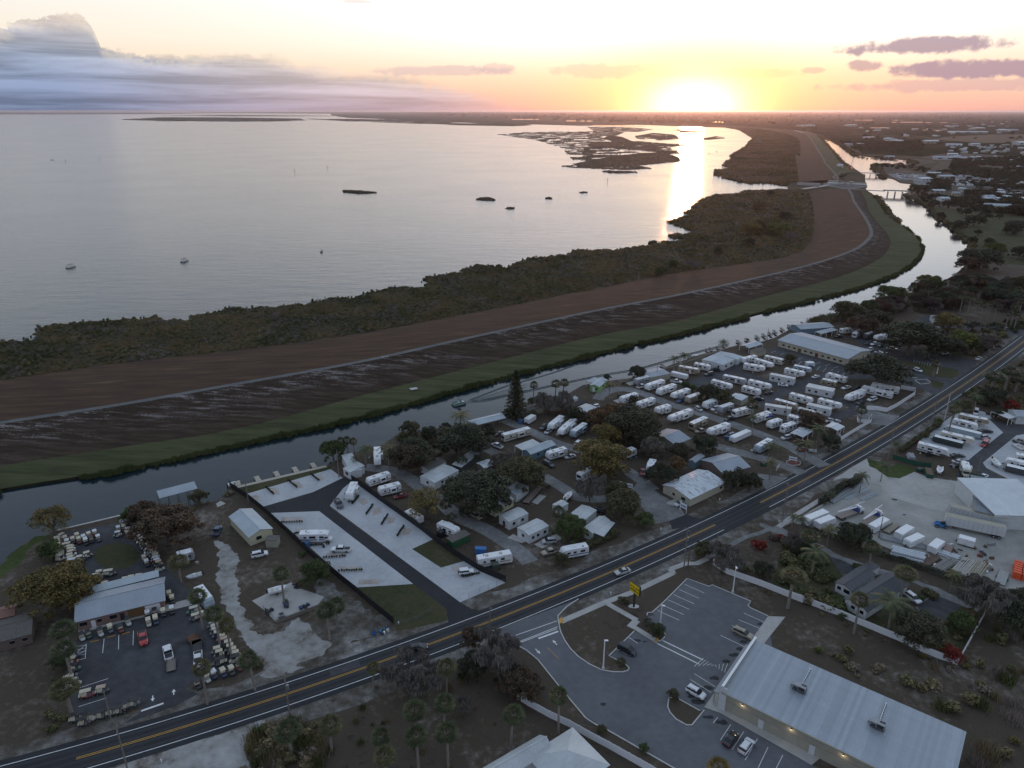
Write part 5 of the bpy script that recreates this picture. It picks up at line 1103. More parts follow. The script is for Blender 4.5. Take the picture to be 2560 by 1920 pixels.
for x in (4.3, 14.2, 24.0, 34.0):
 p_ = MB(); p_.box(x-.2, x+.2, -.25, .04, 3.75, 3.95); p_.build('wall_lamp', DARK, stx); MB().box(x-.14, x+.14, -.24, -.04, 3.71, 3.75).build('lamp_lens', GLOWL, stx)
 l_ = bpy.data.lights.new('wall_lamp_light', 'POINT'); l_.energy = 14; l_.color = (1, .8, .5); l_.shadow_soft_size = .1; lo_ = bpy.data.objects.new('wall_lamp_light', l_); COL.objects.link(lo_); lo_.parent = stx; lo_.location = (x, -.45, 3.55)
def hvac(t, x, y, label):
 p = G(t, x, y, 5.9); o = empty('roof_air_unit', (p.x, p.y, 5.45), stx.rotation_euler.z, label=label, cat='air conditioner', group='air units on the store roof')
 MB().box(-1.3, 1.3, -.75, .75, 0, .18).build('curb_frame', DARK, o); MB().box(-1.25, 1.25, -.7, .7, .18, 1.25).build('cabinet', GALV, o)
 for xx in (.45, .95): MB().cyl(xx, .25, 1.25, 1.32, .24, 12).build('fan', BLACK, o)
 MB().box(-.1, 1.1, -.73, -.7, .3, 1.15).build('coil_grille', BLACK, o); MB().box(-1.1, -.3, -.73, -.7, .3, .8).build('coil_grille', BLACK, o); MB().box(-1.8, -1.25, -.5, .5, .3, .9).build('intake_hood', GALV, o)
 pp = MB(); pp.tube([(0, .75, .1), (0, 7.2, .35)], .07, 6); pp.build('conduit', VINYL, o)
 for k in range(8): MB().box(-.2, .2, 1.2+k*.8, 1.35+k*.8, -.02, .12).build('conduit_block', BLACK, o)
hvac('J', 275, 965, 'boxy roof air unit nearest the store front'); hvac('J', 950, 1285, 'boxy roof air unit farther from the store front')
# store walks and curbs
s_('store_walk', 'K 1966,495 1475,1195 1600,1240 2300,1640 2400,1560 1700,1000 2100,500', CONC, .12)
def curb(name, spec, w=.25, h=.14, m=CONCW, closed=False, sm=0, z=0):
 pts_ = PT(spec) if isinstance(spec, str) else spec
 if sm: pts_ = catmull(pts_, sm)
 if closed: pts_ = pts_+[pts_[0]]
 L_, R_ = strip_pts(pts_, w/2); mb = MB()
 for i in range(len(pts_)-1):
  a, b, c, d = L_[i], R_[i], R_[i+1], L_[i+1]
  mb.quad((*a.xy, z+h), (*b.xy, z+h), (*c.xy, z+h), (*d.xy, z+h)); mb.quad((*a.xy, z+h), (*d.xy, z+h), (*d.xy, z), (*a.xy, z)); mb.quad((*b.xy, z), (*c.xy, z), (*c.xy, z+h), (*b.xy, z+h))
 return mb.build(name, m, kind='structure')
curb('kerb', 'K 21,707 110,755 200,830 380,1055 565,1275 640,1325 700,1350 1240,1659 1700,1920')
curb('kerb', 'K 510,362 420,420 352,492 356,530 362,560 372,610 405,680 450,745 510,805 590,860 690,908 780,922 850,922 890,912 900,890 870,862 745,798 940,608')
curb('kerb', 'K 1130,690 1165,665 1177,640 1165,605 1075,565'); curb('kerb', 'K 1035,490 1040,468 1075,465 1160,390 1345,205 1510,265 1522,262 1535,253 1835,380 1812,412 1830,430 1966,492')
ip = PT('K 1205,1120 1195,1190 1215,1235 1260,1285 1340,1330 1382,1330 1478,1213 1440,1220 1270,1125', 0)
poly_mesh('planting_island', ip, BROWN, .13, kind='structure'); curb('kerb', ip, closed=True)
def walk(spec, w, m=CONC, z=.04, name='pavement'): return curb(name, spec, w, z, m)
walk('K 375,535 560,455 720,385 935,305 1238,160', 1.7); walk('K 1220,130 1330,90 1420,88 1500,50', 1.7, z=.05); walk('K 1238,165 1218,128', 1.7, z=.045); walk('K 735,398 960,525', 1.5, z=.05); walk('K 960,525 905,580', 1.8, z=.055); walk('K 935,575 1120,690', 1.4, z=.045)
walk('R 1120,920 1240,860 1370,790 1550,690 1700,650 1790,610 1880,590 R 2030,480 2200,400', 1.6, GRAV); walk('R 1900,585 2040,480 2220,370 2400,260', 1.6, CONC, .05); walk('R 1800,620 1900,590 2010,680', 2.6, GRAV, .045)
for a in ('K 350,520 385,500 400,535 362,555', 'K 1090,685 1115,655 1130,665 1108,695'): s_('ramp_mat', a, YEL, .062)
def line(t, x0, y0, x1, y1, w=.12, m=None, z=.036, name='painted_line'): return paint(name, G(t, x0, y0), G(t, x1, y1), w, m, z)
for l_ in ((1155, 680, 1468, 830), (1113, 702, 1437, 862)): line('K', *l_, w=.3, name='crossing_line')
for l_ in ((30, 640, 345, 530), (30, 700, 350, 575), (22, 712, 345, 590)): line('K', *l_, w=.18, name='entrance_line', z=.038)
line('K', 203, 665, 355, 610, .5, name='stop_line'); line('K', 270, 735, 360, 820, .12, YEL)
for i in range(6): line('K', 1325-i*42, 248+i*40, 1475-i*38, 315+i*42)
for l_ in ((1780, 470, 1950, 545), (1740, 520, 1910, 590), (1690, 565, 1860, 640), (1600, 640, 1800, 735), (1400, 905+30, 1560, 1035), (1370, 980, 1530, 1080), (1330, 1050, 1480, 1140), (895, 655, 965, 700), (800, 745, 890, 790),
   (1545, 1315, 1580, 1270), (1600, 1445, 1680, 1325), (1690, 1520, 1780, 1380), (1790, 1600, 1885, 1435), (1890, 1659, 1966, 1500), (2000, 1720, 2080, 1560)): line('K', *l_)
for i in range(9): line('K', 1400+i*32, 880-i*3, 1470+i*20, 815+i*14, .1)
def arrow(t, x, y, x2, y2, L=1.8):
 a, b = G(t, x, y), G(t, x2, y2); d = (b-a).normalized(); n = Vector((-d.y, d.x, 0)); b = a+d*L; z = .042; mb = MB()
 P3 = lambda v: (v.x, v.y, z)
 mb.quad(P3(a+n*.12), P3(a-n*.12), P3(a+d*L*.5-n*.12), P3(a+d*L*.5+n*.12)); mb.face([P3(a+d*L*.5-n*.42), P3(b), P3(a+d*L*.5+n*.42)]); mb.build('lane_arrow', WHT, kind='structure')
arrow('K', 345, 715, 320, 685, 2); arrow('K', 180, 745, 205, 770, 2); arrow('A', 990, 1190, 990, 1225); arrow('A', 1126, 1185, 1126, 1150)
line('A', 915, 1290, 1060, 1240, .5, name='stop_line')
for l_ in ((500, 910, 560, 855), (560, 855, 552, 950), (497, 962, 552, 950), (500, 935, 555, 895), (675, 822, 665, 915), (770, 797, 768, 890), (865, 770, 862, 865), (515, 1140, 700, 1080), (510, 1262, 690, 1205)): line('A', *l_, w=.13)
for i in range(4): line('A', 500, 870+i*22, 555, 865+i*18, .1)
for l_ in ((585, 845, 640, 832), (695, 815, 750, 802), (790, 795, 840, 780)):
 a, b = G('A', l_[0], l_[1]), G('A', l_[2], l_[3]); w_ = MB().box(-.9, .9, -.08, .08, 0, .12).build('wheel_stop', YEL, None, label='yellow wheel stop before the shop, %s from the left' % ORD[(585, 695, 790).index(l_[0])], cat='wheel stop', group='yellow wheel stops'); m_ = (a+b)/2; w_.location = (m_.x, m_.y, .032); w_.rotation_euler.z = atan2(b.y-a.y, b.x-a.x)
# hall car park lines
for i in range(10): line('D', 1500+i*52, 405+i*13-20, 1470+i*52, 425+i*13-8, .12)
for i in range(9): line('D', 1390+i*75, 325+i*18, 1350+i*75, 340+i*18, .12)
for i in range(7): line('E', 1085+i*22, 395+i*5, 1075+i*22, 420+i*5, .12)
for l_ in ((1010, 545, 1110, 545), (1085, 560, 1180, 558), (1085, 565, 1130, 598), (1130, 598, 1210, 590), (1180, 558, 1220, 585)): line('E', *l_, w=.25)
# store sign with its lettering
sp_ = G('K', 935, 420); so_ = empty('store_sign', sp_, label='yellow rectangular store sign with black lettering on a dark pole', cat='sign')
MB().box(-.22, .22, -.22, .22, 0, 4.4).build('pole', BLACK, so_); ang = atan2(G('K', 975, 335, 5).y-G('K', 912, 290, 5).y, G('K', 975, 335, 5).x-G('K', 912, 290, 5).x)
fr = MB().box(-1.75, 1.75, -.28, .28, 4.3, 7.0).build('cabinet', BLACK, so_); fr.rotation_euler.z = ang
SY = plain('sign_yellow', (.85, .60, .0), .5, var=.03)
for s in (-1, 1):
 fc_ = MB().box(-1.66, 1.66, min(s*.28, s*.3), max(s*.28, s*.3), 4.4, 6.9).build('face', SY, so_); fc_.rotation_euler.z = ang
 for k, tx in enumerate(('DOLLAR', 'GENERAL')):
  cu_ = bpy.data.curves.new('lettering', 'FONT'); cu_.body = tx; cu_.align_x = 'CENTER'; cu_.size = .86; cu_.extrude = .01; cu_.offset = .018; cu_.materials.append(BLACK); cu_.space_character = .95
  to = bpy.data.objects.new('lettering', cu_); link(to, fc_); to.location = (0, s*.315, 5.75-k*.92); to.rotation_euler = (pi/2, 0, 0 if s < 0 else pi)
poly_mesh('sign_bed', rough([G('K', 935+42*cos(a), 418+16*sin(a)) for a in [i*pi/6 for i in range(12)]], .5, .15, 1), CONCW, .03, kind='structure')
# ================================================================ FENCES
def fence(name, label, spec, pl, h, pm_, postm, th=.05, pr=.06, cat='fence', cap=True, gapz=.05, z0=0):
 pts_ = PT(spec, z0); segs = []
 o = empty(name, pts_[0], label=label, cat=cat); base = pts_[0]; n_ = 0
 meshes = {}
 for a, b in zip(pts_[:-1], pts_[1:]):
  L = (b-a).length; k = max(1, round(L/pl)); d = (b-a).normalized(); an = atan2(d.y, d.x); w = L/k; key = round(w, 2)
  if key not in meshes: meshes[key] = MB().box(pr, w-pr, -th/2, th/2, gapz, h).mesh('panel', pm_)
  for i in range(k):
   p = a+d*w*i; obj('panel', meshes[key], o, p-base, an)
   if 'post' not in meshes: meshes['post'] = MB().box(-pr, pr, -pr, pr, 0, h+.08).mesh('post', postm)
   obj('post', meshes['post'], o, p-base, an); n_ += 1
 obj('post', meshes['post'], o, pts_[-1]-base, 0); return o
BS = SCREENB
fence('screen_fence', 'long black screened fence on the golf yard side of the shell pads', 'B 47,372 60,400 200,490 350,612 520,770 700,945 900,1110 1090,1262 1250,1400 1408,1525', 3.0, 2.1, BS, BS, .04)
fence('screen_fence', 'long black screened fence between the shell pads and the trailer park', 'B 1060,335 1140,385 1350,545 1560,690 1740,830 1900,950 2124,1090 2336,1180', 3.0, 2.1, BS, BS, .04)
fence('vinyl_fence', 'long white vinyl fence curving beside the store lot and grey house', 'R 1203,985 1340,1080 1460,1125 1700,1210 1900,1290 2150,1390 I 0,1025 130,1068 300,1135 470,1200 620,1265 800,1340 960,1405 1110,1480 1270,1545 1435,1600 1660,1195', 2.4, 1.9, VINYL, VINYL)
fence('vinyl_fence', 'white vinyl fence running below the store lot at the bottom', 'K 40,1130 120,1180 290,1275 440,1345 590,1430 740,1510 900,1600 1060,1690 1240,1800', 2.4, 1.9, VINYL, VINYL)
fence('vinyl_fence', 'white vinyl fence around the trailers beside the hall entrance road', 'E 968,640 1085,660 1085,690 1000,745 930,790 850,830 765,815 683,812', 2.4, 1.9, VINYL, VINYL)
fence('vinyl_fence', 'white vinyl fence along the highway verge beside the white gazebo', 'E 605,890 610,915 690,925 722,880 722,915 600,985 520,1035 470,1065 440,1010', 2.4, 1.6, VINYL, VINYL)
WIRE = plain('chain_link', (.13, .14, .14), .6); 
def wirefence(label, spec, h=1.4, sp=3.0, name='chain_link_fence', m=None, group=None):
 m = m or WIRE; pts_ = PT(spec); o = empty(name, pts_[0], label=label, cat='fence'); base = pts_[0]; pmesh = MB().cyl(0, 0, 0, h, .035, 5).mesh('post', m)
 mb = MB()
 for a, b in zip(pts_[:-1], pts_[1:]):
  L = (b-a).length; k = max(1, round(L/sp))
  for i in range(k): obj('post', pmesh, o, a.lerp(b, i/k)-base)
  for z in (h-.03, h*.66, h*.33, .1): mb.tube([tuple(a-base+Vector((0, 0, z))), tuple(b-base+Vector((0, 0, z)))], .012 if z < h-.05 else .025, 3)
  d = (b-a); kk = int(L/.45)
  for i in range(kk): mb.tube([tuple(a-base+d*i/kk+Vector((0, 0, .05))), tuple(a-base+d*(i+1)/kk+Vector((0, 0, h)))], .008, 3, False)
 w = mb.build('wire_mesh', m, o); w['kind'] = 'stuff'; return o
wirefence('low wire fence along the front of the golf cart yard, road side', 'A 440,1395 640,1350 770,1310 905,1265 915,1230'); wirefence('wire fence behind the cart row at the road corner', 'Y 470,1400 700,1340 1000,1245 1300,1150 1500,1080')
wirefence('wire fence down the east side of the golf cart yard', 'A 870,140 1010,300 1090,390 1210,500'); wirefence('wire fence across the grass at the shell pad entrance', 'B 1430,1540 1600,1490 1745,1400', 1.1)
wirefence('pale wire gate fence at the shell pad road end', 'B 2030,1310 2124,1265 2330,1190', 1.5, 2.5); wirefence('wire fence between the work yard and the house driveway', 'I 150,440 400,520 700,640 900,720 1100,800 1300,880 1500,950 1640,1000', 1.8)
wirefence('timber-post fence along the concrete slab with the boat', 'B 330,1405 440,1520 600,1460 760,1395', 1.2, 2.2)
fence('low_wall', 'low white wall along the pavement before the work yard', 'I 0,455 170,370 340,270 480,150 600,75', 4, .7, CONCW, CONCW, .15)
fence('green_screen_fence', 'green screened fence beside the entrance lawn and trailer lot', 'V -60,1290 100,1340 330,1410 600,1440', 2.5, 1.7, GREENS, GREENS); fence('green_screen_fence', 'green screened fence behind the beige camper near the lane', 'V 1080,1570 1280,1610 1460,1660', 2.5, 1.7, GREENS, GREENS)
fence('timber_fence', 'short weathered timber fence beside the canal conifer', 'C 870,440 940,470 985,490', 2.0, 1.5, WOOD, WOOD); fence('timber_fence', 'dark timber fence behind the lean-to home in the park', 'C 1200,440 1290,455 1400,430', 2.2, 1.6, BRN, BRN)
# ================================================================ CANAL EDGE
def deckbox(name, label, a, b, w, z0, z1, m, cat='dock', group=None, piles=0):
 d = b-a; L = d.length; o = empty(name, (a.x, a.y, 0), atan2(d.y, d.x), label=label, cat=cat, **({'group': group} if group else {})); nb_ = max(2, int(L/1.2)); bw = L/nb_
 me = MB().box(0, bw-.02, -w/2, w/2, z0, z1).mesh('deck_plank', m)
 for i in range(nb_): obj('deck_plank', me, o, (i*bw, 0, 0))
 for i in range(piles):
  for s in (-1, 1): MB().cyl(L*(i+.5)/piles, s*(w/2+.1), -2, z1+.5, .13, 7).build('pile', WOOD, o)
 return o
cw_ = plain('tan_dock_deck', (.40, .36, .29), .8)
deckbox('seawall_walk', 'long tan walkway along the canal seawall with finger docks', G('B', 110, 392), G('B', 852, 218), 1.5, -.6, .12, cw_, piles=0)
for i, (x0, y0, x1, y1) in enumerate(((120, 378, 108, 340), (290, 340, 265, 302), (448, 300, 425, 262), (605, 265, 578, 226), (755, 228, 728, 192))):
 deckbox('finger_dock', 'tan finger dock jutting from the seawall, %s from the black fence' % ORD[i], G('B', x0, y0), G('B', x1, y1), 1.7, -.35, .1, cw_, group='finger docks on the seawall', piles=1)
curb('seawall_cap', 'W 450,862 760,790 1075,715', .6, .2, CONCW)
for i, (x, y) in enumerate(((1080, 255), (1150, 238), (1235, 215), (1290, 200), (1340, 185), (1380, 170), (1440, 150), (1500, 125), (1610, 100))):
 a = G('D', x+20, y+8, 0); b = G('D', x-5, y-16, 0); deckbox('marina_pier', 'wooden marina pier with tall piles, %s from the arched shelter' % ORD[i], a, a+(b-a).normalized()*6.5, 1.0, -.1, .1, WOOD, cat='pier', group='marina piers', piles=3)
curb('seawall_cap', 'D 340,505 520,460 700,400 900,330 1075,278 1280,248 1380,218 1500,152 1680,100', .5, .25, WOOD)
for i, (x, y) in enumerate(((850, 322), (880, 312), (940, 300), (990, 286), (470, 450), (610, 425), (700, 375))):
 a = G('D', x, y); deckbox('small_dock', 'small plank dock at the park seawall, %s counting along the bank' % ORD[i], a, a+Vector((-1.6, 3.6, 0)), 1.0, -.2, .08, WOOD, group='small park docks', piles=1)
# ================================================================ POLES
def upole(t, x, y, top, label, transformer=False, arm=True, m=None):
 """base pixel and the pixel row of the top"""
 p = G(t, x, y); ox, oy, s = T[t]; d = ray(ox+x/s, oy+top/s); k = p.y/d.y; h = max(7.0, min(15, H+d.z*k))
 o = empty('utility_pole', p, atan2(0.5, 1), label=label, cat='utility pole', group='utility poles along the road'); MB().cyl(0, 0, -.2, h, .17, 8, .11).build('pole', m or WOOD, o)
 if arm: MB().box(-.06, .06, -1.1, 1.1, h-.9, h-.75).build('crossarm', WOOD, o)
 for y_ in ((-.95, 0, .95) if arm else (0,)): MB().cyl(0, y_, h-.75 if arm else h, h-.5 if arm else h+.25, .05, 6).build('insulator', GALV, o)
 if transformer: MB().cyl(.35, 0, h*.66, h*.66+1.1, .27, 10).build('transformer', GALV, o)
 o['top'] = h; return o
UP = [upole('A', 845, 1740, 1385, 'utility pole in the road verge nearest the bottom left, tall and leaning', False), upole('L', 385, 960, 640, 'utility pole with transformer between the highway and the palm grove', True), upole('L', 1920, 300, 90, 'utility pole at the store entrance beside the grey mossy tree', False),
  upole('R', 893, 1010, 590, 'utility pole with transformer on the pavement by the store sign', True), upole('R', 1938, 530, 110, 'utility pole at the pavement opposite the cream house', False), upole('E', 860, 1225, 950, 'utility pole beside the entrance to the work yard', False),
  upole('E', 1205, 1010, 745, 'utility pole with lamp beside the red-flowered hedge', False), upole('E', 1640, 655, 515, 'utility pole beside the highway near the lone round palms', False), upole('M', 2080, 1540, 1430, 'utility pole near the crossroad beyond the cream hall', False)]
upole('R', 933, 1025, 830, 'dark thin pole standing beside the transformer pole', arm=False, m=BRN); upole('R', 1220, 975, 680, 'weathered pole at the left end of the white fence', arm=False)
upole('B', 205, 530, 320, 'pole inside the black fence corner by the canal docks', arm=False); upole('B', 955, 312, 85, 'slim pole beside the canal-side home', arm=False); upole('C', 172, 700, 545, 'pole with transformer among the dark trees by the canal', True, False)
upole('A', 718, 1340, 1175, 'short white-topped pole at the front fence of the cart yard', arm=False); upole('D', 403, 545, 430, 'pole beside the long lilac-grey shed', arm=False); upole('D', 1465, 880, 730, 'pole between the awning homes in the park centre', arm=False)
upole('D', 915, 700, 545, 'pole behind the dark park oak', arm=False); upole('I', 785, 545, 400, 'pole inside the work yard among cargo trailers', arm=False); upole('D', 1320, 240, 135, 'pole at the marina piers', arm=False); upole('V', 1385, 1600, 1360, 'dark thin pole behind the green fence by the lane', arm=False)
CONP = upole('V', 830, 640, 170, 'thick pale concrete pole beside the highway by the trailer lot', arm=False, m=CONCW)
WR = plain('power_wire', (.04, .04, .04), .6)
for a, b in zip(UP[:-1], UP[1:]):
 for s in (-.9, .9):
  p = Vector((a.location.x, a.location.y, a['top']-.5))+Vector((-s*.45, s*.9, 0)); q = Vector((b.location.x, b.location.y, b['top']-.5))+Vector((-s*.45, s*.9, 0))
  pts_ = [p.lerp(q, i/8)-Vector((0, 0, 4*1.1*(i/8)*(1-i/8))) for i in range(9)]; MB().tube(pts_, .012, 3).build('power_line', WR, None, label='thin power line strung between roadside utility poles', cat='power line', group='power lines')
def lamp_post(t, x, y, top, label, dirv=(1, 0)):
 p = G(t, x, y); ox, oy, s = T[t]; d = ray(ox+x/s, oy+top/s); h = max(5, min(11, H+d.z*p.y/d.y)); o = empty('lamp_post', p, atan2(dirv[1], dirv[0]), label=label, cat='lamp post', group='lamp posts of the store car park')
 MB().box(-.28, .28, -.28, .28, 0, .5).build('base', CONCW, o); MB().cyl(0, 0, .4, h, .17, 8, .11).build('pole', VINYL, o); MB().box(-.1, .75, -.2, .2, h-.05, h+.1).build('lamp_head', VINYL, o); return o
lamp_post('K', 700, 900, 680, 'white lamp post on the grass island with the dark van', (1, 0)); lamp_post('K', 1138, 560, 410, 'white lamp post among the fan palm bed', (1, -.3)); lamp_post('K', 1695, 310, 115, 'white lamp post at the back kerb near the vinyl fence', (0, -1))
lamp_post('E', 1268, 512, 455, 'short white post with sign on the hall entrance island')
# ================================================================ VEHICLES
RV = {'tt': make_rv('trailer', 9.0, 1), 'tg': make_rv('trailer', 9.0, 0, name='travel_trailer'), 'ts': make_rv('trailer', 6.2, 2, False), 'tb': make_rv('trailer', 9.0, 3), 'fw': make_rv('fifth', 10.5, 1), 'fg': make_rv('fifth', 10.5, 0),
  'ca': make_rv('classa', 10.0, 0), 'cb': make_rv('classa', 10.0, 1, False), 'cc': make_rv('classc', 8.2, 2), 'cg': make_rv('cargo', 5.6), 'cl': make_rv('cargo', 9.0)}
# prototypes made twice get Blender's own suffix
for k, o in RV.items(): PROT.add(o.name)
RVL = {'tt': 9, 'tg': 9, 'ts': 6.2, 'tb': 9, 'fw': 10.5, 'fg': 10.5, 'ca': 10, 'cb': 10, 'cc': 8.2, 'cg': 5.6, 'cl': 9}
RVZ = {'tt': 3.1, 'tg': 3.1, 'ts': 3.1, 'tb': 3.1, 'fw': 3.4, 'fg': 3.4, 'ca': 3.1, 'cb': 3.1, 'cc': 3.0, 'cg': 2.3, 'cl': 2.3}
CARP = {k: make_car(k, n) for k, n in (('sedan', 'parked_sedan'), ('suv', 'parked_suv'), ('pickup', 'pickup_truck'), ('van', 'parked_van'), ('jeep', 'off_road_car'), ('hatch', 'small_car'))}
CARL = {'sedan': 4.8, 'suv': 4.75, 'pickup': 5.8, 'van': 5.0, 'jeep': 4.4, 'hatch': 4.3}; CARZ = {'sedan': 1.2, 'suv': 1.4, 'pickup': 1.4, 'van': 1.5, 'jeep': 1.4, 'hatch': 1.4}
CC = {'w': (.76, .77, .78), 'c': (.60, .58, .50), 'g': (.32, .33, .34), 's': (.45, .46, .47), 'd': (.07, .075, .08), 'k': (.022, .023, .026), 'r': (.42, .035, .03), 'b': (.05, .09, .17), 't': (.34, .29, .22), 'o': (.55, .25, .15), 'gn': (.04, .12, .08), 'm': (.22, .03, .035), 'lb': (.35, .43, .47)}
def vh(P_, t, x0, y0, x1, y1, col, label, group=None, Lref=9, z=3.0, lim=(.72, 1.3)):
 a, b = G(t, x0, y0, z), G(t, x1, y1, z); d = b-a; k = min(max(d.length/Lref, lim[0]), lim[1]); m_ = (a+b)/2; m_.z = .03
 return dup(P_, m_, atan2(d.y, d.x), (k, 1, 1), CC[col], label=label, group=group)
def rv(k, t, x0, y0, x1, y1, col, label, group='trailers and motorhomes in the parks'): return vh(RV[k], t, x0, y0, x1, y1, col, label, group, RVL[k], RVZ[k])
def car(k, t, x0, y0, x1, y1, col, label, group=None):
 return vh(CARP[k], t, x0, y0, x1, y1, col, label, group or 'parked cars and trucks', CARL[k], CARZ[k], (.9, 1.12))
# shell pad lot
rv('cc', 'B', 625, 770, 890, 765, 'w', 'big white cab motorhome parked across the shell pads')
rv('tg', 'B', 1080, 345, 1035, 450, 'w', 'white trailer with dark end window at the top of the asphalt drive')
car('pickup', 'B', 1050, 890, 885, 890, 'w', 'white crew pickup with black bed beside the big cab motorhome'); car('jeep', 'B', 1945, 1085, 2075, 1070, 'w', 'white off-road car with dark soft roof by the shrub row'); car('pickup', 'B', 930, 475, 970, 545, 'd', 'dark grey pickup at the fork of the asphalt drive')
rv('tt', 'B', 1370, 265, 1185, 325, 'w', 'white trailer with open awning nearest the canal homes beyond the fence'); rv('tt', 'B', 1460, 355, 1280, 400, 'w', 'white trailer parked behind the dark red car'); car('sedan', 'B', 1515, 440, 1412, 462, 'm', 'dark red car on the brick patch beyond the black fence')
rv('fw', 'B', 1270, 55, 1272, 175, 'w', 'white trailer end-on beside the feathery palms at the canal'); rv('tb', 'C', 325, 1340, 480, 1405, 'w', 'white trailer with dark band nearest the green shed'); rv('cg', 'C', 170, 1310, 60, 1240, 'w', 'white trailer under the yellowish feathery tree by the fence')
car('suv', 'B', 222, 945, 362, 915, 'w', 'white wagon parked beside the yellow house'); car('pickup', 'A', 1390, 140, 1420, 80, 'b', 'navy pickup on the dirt above the sandy drive'); 
rv('ts', 'A', 1270, 460, 1370, 590, 'lb', 'weathered camper with grimy roof beside the palms on the sandy drive'); rv('ts', 'A', 1150, 270, 1245, 245, 'g', 'old grey camper under the large rust-coloured tree')
# club park
rv('ca', 'C', 1075, 560, 850, 620, 'c', 'long motorhome with slide-outs next to the white pickup'); rv('tt', 'C', 1375, 725, 1220, 770, 'w', 'white trailer beside the blue-grey office house'); rv('fg', 'C', 1345, 460, 1245, 540, 'w', 'white trailer with teal awning, left of three on the grass'); rv('fw', 'C', 1450, 480, 1325, 590, 'w', 'tall white motor coach with front cab, middle of three on the grass'); rv('tg', 'C', 1540, 520, 1430, 595, 'lb', 'silvery trailer, right of the three on the grass')
rv('cb', 'C', 1600, 890, 1485, 945, 'w', 'white motorhome half hidden under the yellow-green oak'); rv('tt', 'C', 1850, 760, 1945, 725, 'w', 'white trailer behind the yellow-green oak'); rv('ts', 'C', 2100, 820, 2070, 890, 'w', 'small white trailer beside the red car under moss trees'); car('pickup', 'C', 2015, 890, 2015, 940, 'm', 'dark red pickup on the lane below the mossy trees')
rv('cb', 'C', 640, 1640, 925, 1590, 'w', 'white trailer with blue tarpaulin at the sandy lane end'); rv('ts', 'C', 1555, 1530, 1335, 1570, 'w', 'white trailer nearest the highway hedge'); rv('cg', 'C', 1110, 455, 1050, 490, 'w', 'small white van box beside the brown cottage')
car('pickup', 'C', 845, 715, 765, 680, 'w', 'white pickup in front of the long motorhome'); car('sedan', 'C', 860, 590, 785, 610, 'd', 'dark sedan beside the canal dock roof'); car('sedan', 'C', 1455, 780, 1370, 800, 's', 'silver car next to the trailer at the office house'); car('suv', 'C', 1190, 825, 1275, 870, 'k', 'black car in front of the trailer at the office house')
car('suv', 'C', 1210, 525, 1170, 560, 'd', 'dark truck left of the three trailers on the grass'); car('hatch', 'C', 1250, 565, 1210, 595, 's', 'small silver car in front of the teal awning trailer'); car('suv', 'C', 1460, 690, 1505, 655, 'w', 'white car on the lane edge left of the big yellow oak'); car('pickup', 'C', 580, 1245, 670, 1300, 't', 'tan pickup parked under the dark spreading oak')
car('suv', 'C', 1290, 1480, 1185, 1490, 's', 'silver car on the concrete slab by the large white mobile home'); car('pickup', 'C', 1310, 1560, 1185, 1590, 't', 'tan and grey truck below the silver car near the hedge'); car('hatch', 'C', 1640, 370, 1600, 380, 'w', 'white car behind the rust-tinged tree'); car('suv', 'C', 1690, 1240, 1610, 1215, 'k', 'black car beside the weathered mobile home'); 
car('sedan', 'R', 895, 300, 805, 335, 's', 'silver sedan under the awning of the peeling-roof house')
# main park, listed row by row
G1 = 'trailers and motorhomes in the parks'
def rows(tile, where, items):
 for i, it in enumerate(items):
  k, x0, y0, x1, y1, c, desc = it; rv(k, tile, x0, y0, x1, y1, c, '%s, %s %s' % (desc, ORD[i], where))
rows('D', 'from the canal in the row below the lilac-grey shed', [('tg', 335, 530, 225, 560, 'g', 'grey trailer with white roof'), ('tb', 460, 560, 320, 605, 'w', 'white trailer with black swoosh'), ('tt', 555, 595, 415, 645, 'w', 'white trailer with tan roof'), ('fw', 670, 635, 535, 680, 'w', 'ribbed white trailer'), ('tb', 765, 670, 655, 710, 't', 'dark brown trailer'), ('ts', 895, 720, 800, 755, 'w', 'rounded white trailer'), ('tg', 1030, 755, 925, 790, 'g', 'grey trailer with red awning'), ('cb', 1190, 785, 1045, 820, 'w', 'cream motorhome')])
rows('D', 'from the bend below the curved lane', [('tg', 240, 670, 105, 710, 'w', 'white trailer on a pad'), ('tt', 380, 710, 245, 755, 'w', 'white trailer facing the hedge'), ('fw', 505, 770, 405, 800, 'w', 'white trailer by the oak'), ('fw', 690, 805, 510, 870, 'w', 'long white trailer with dark windows'), ('ca', 815, 870, 690, 925, 't', 'two-tone tan and white park trailer'), ('fw', 1000, 920, 835, 980, 'w', 'white trailer with dirty patched roof'), ('cl', 1170, 980, 1030, 1040, 'w', 'plain bright white trailer'), ('tg', 1350, 1050, 1235, 1115, 'lb', 'silver trailer with blue swoosh')])
rows('D', 'past the park palms along the inner lane', [('tt', 1340, 825, 1210, 870, 'w', 'white trailer with green mat'), ('ts', 1430, 885, 1335, 915, 'w', 'small white camper by the blue canopy'), ('cc', 1450, 950, 1560, 910, 'w', 'white cab motorhome by the oak')])
rows('D', 'from the canal, left of the park homes', [('cl', 530, 495, 660, 525, 'w', 'plain white box trailer'), ('fw', 590, 445, 760, 475, 't', 'tan and white fifth-wheel trailer'), ('tt', 720, 420, 850, 445, 'w', 'white trailer with blue awning')])
rows('D', 'toward the road by the car park end', [('tt', 1225, 358, 1115, 385, 'w', 'white trailer end-on'), ('fw', 1130, 425, 1305, 455, 'w', 'white trailer with black rounded cap'), ('fg', 1225, 385, 1370, 430, 'w', 'white trailer with striped sides'), ('ca', 1305, 360, 1455, 395, 'c', 'cream motorhome with graphics')])
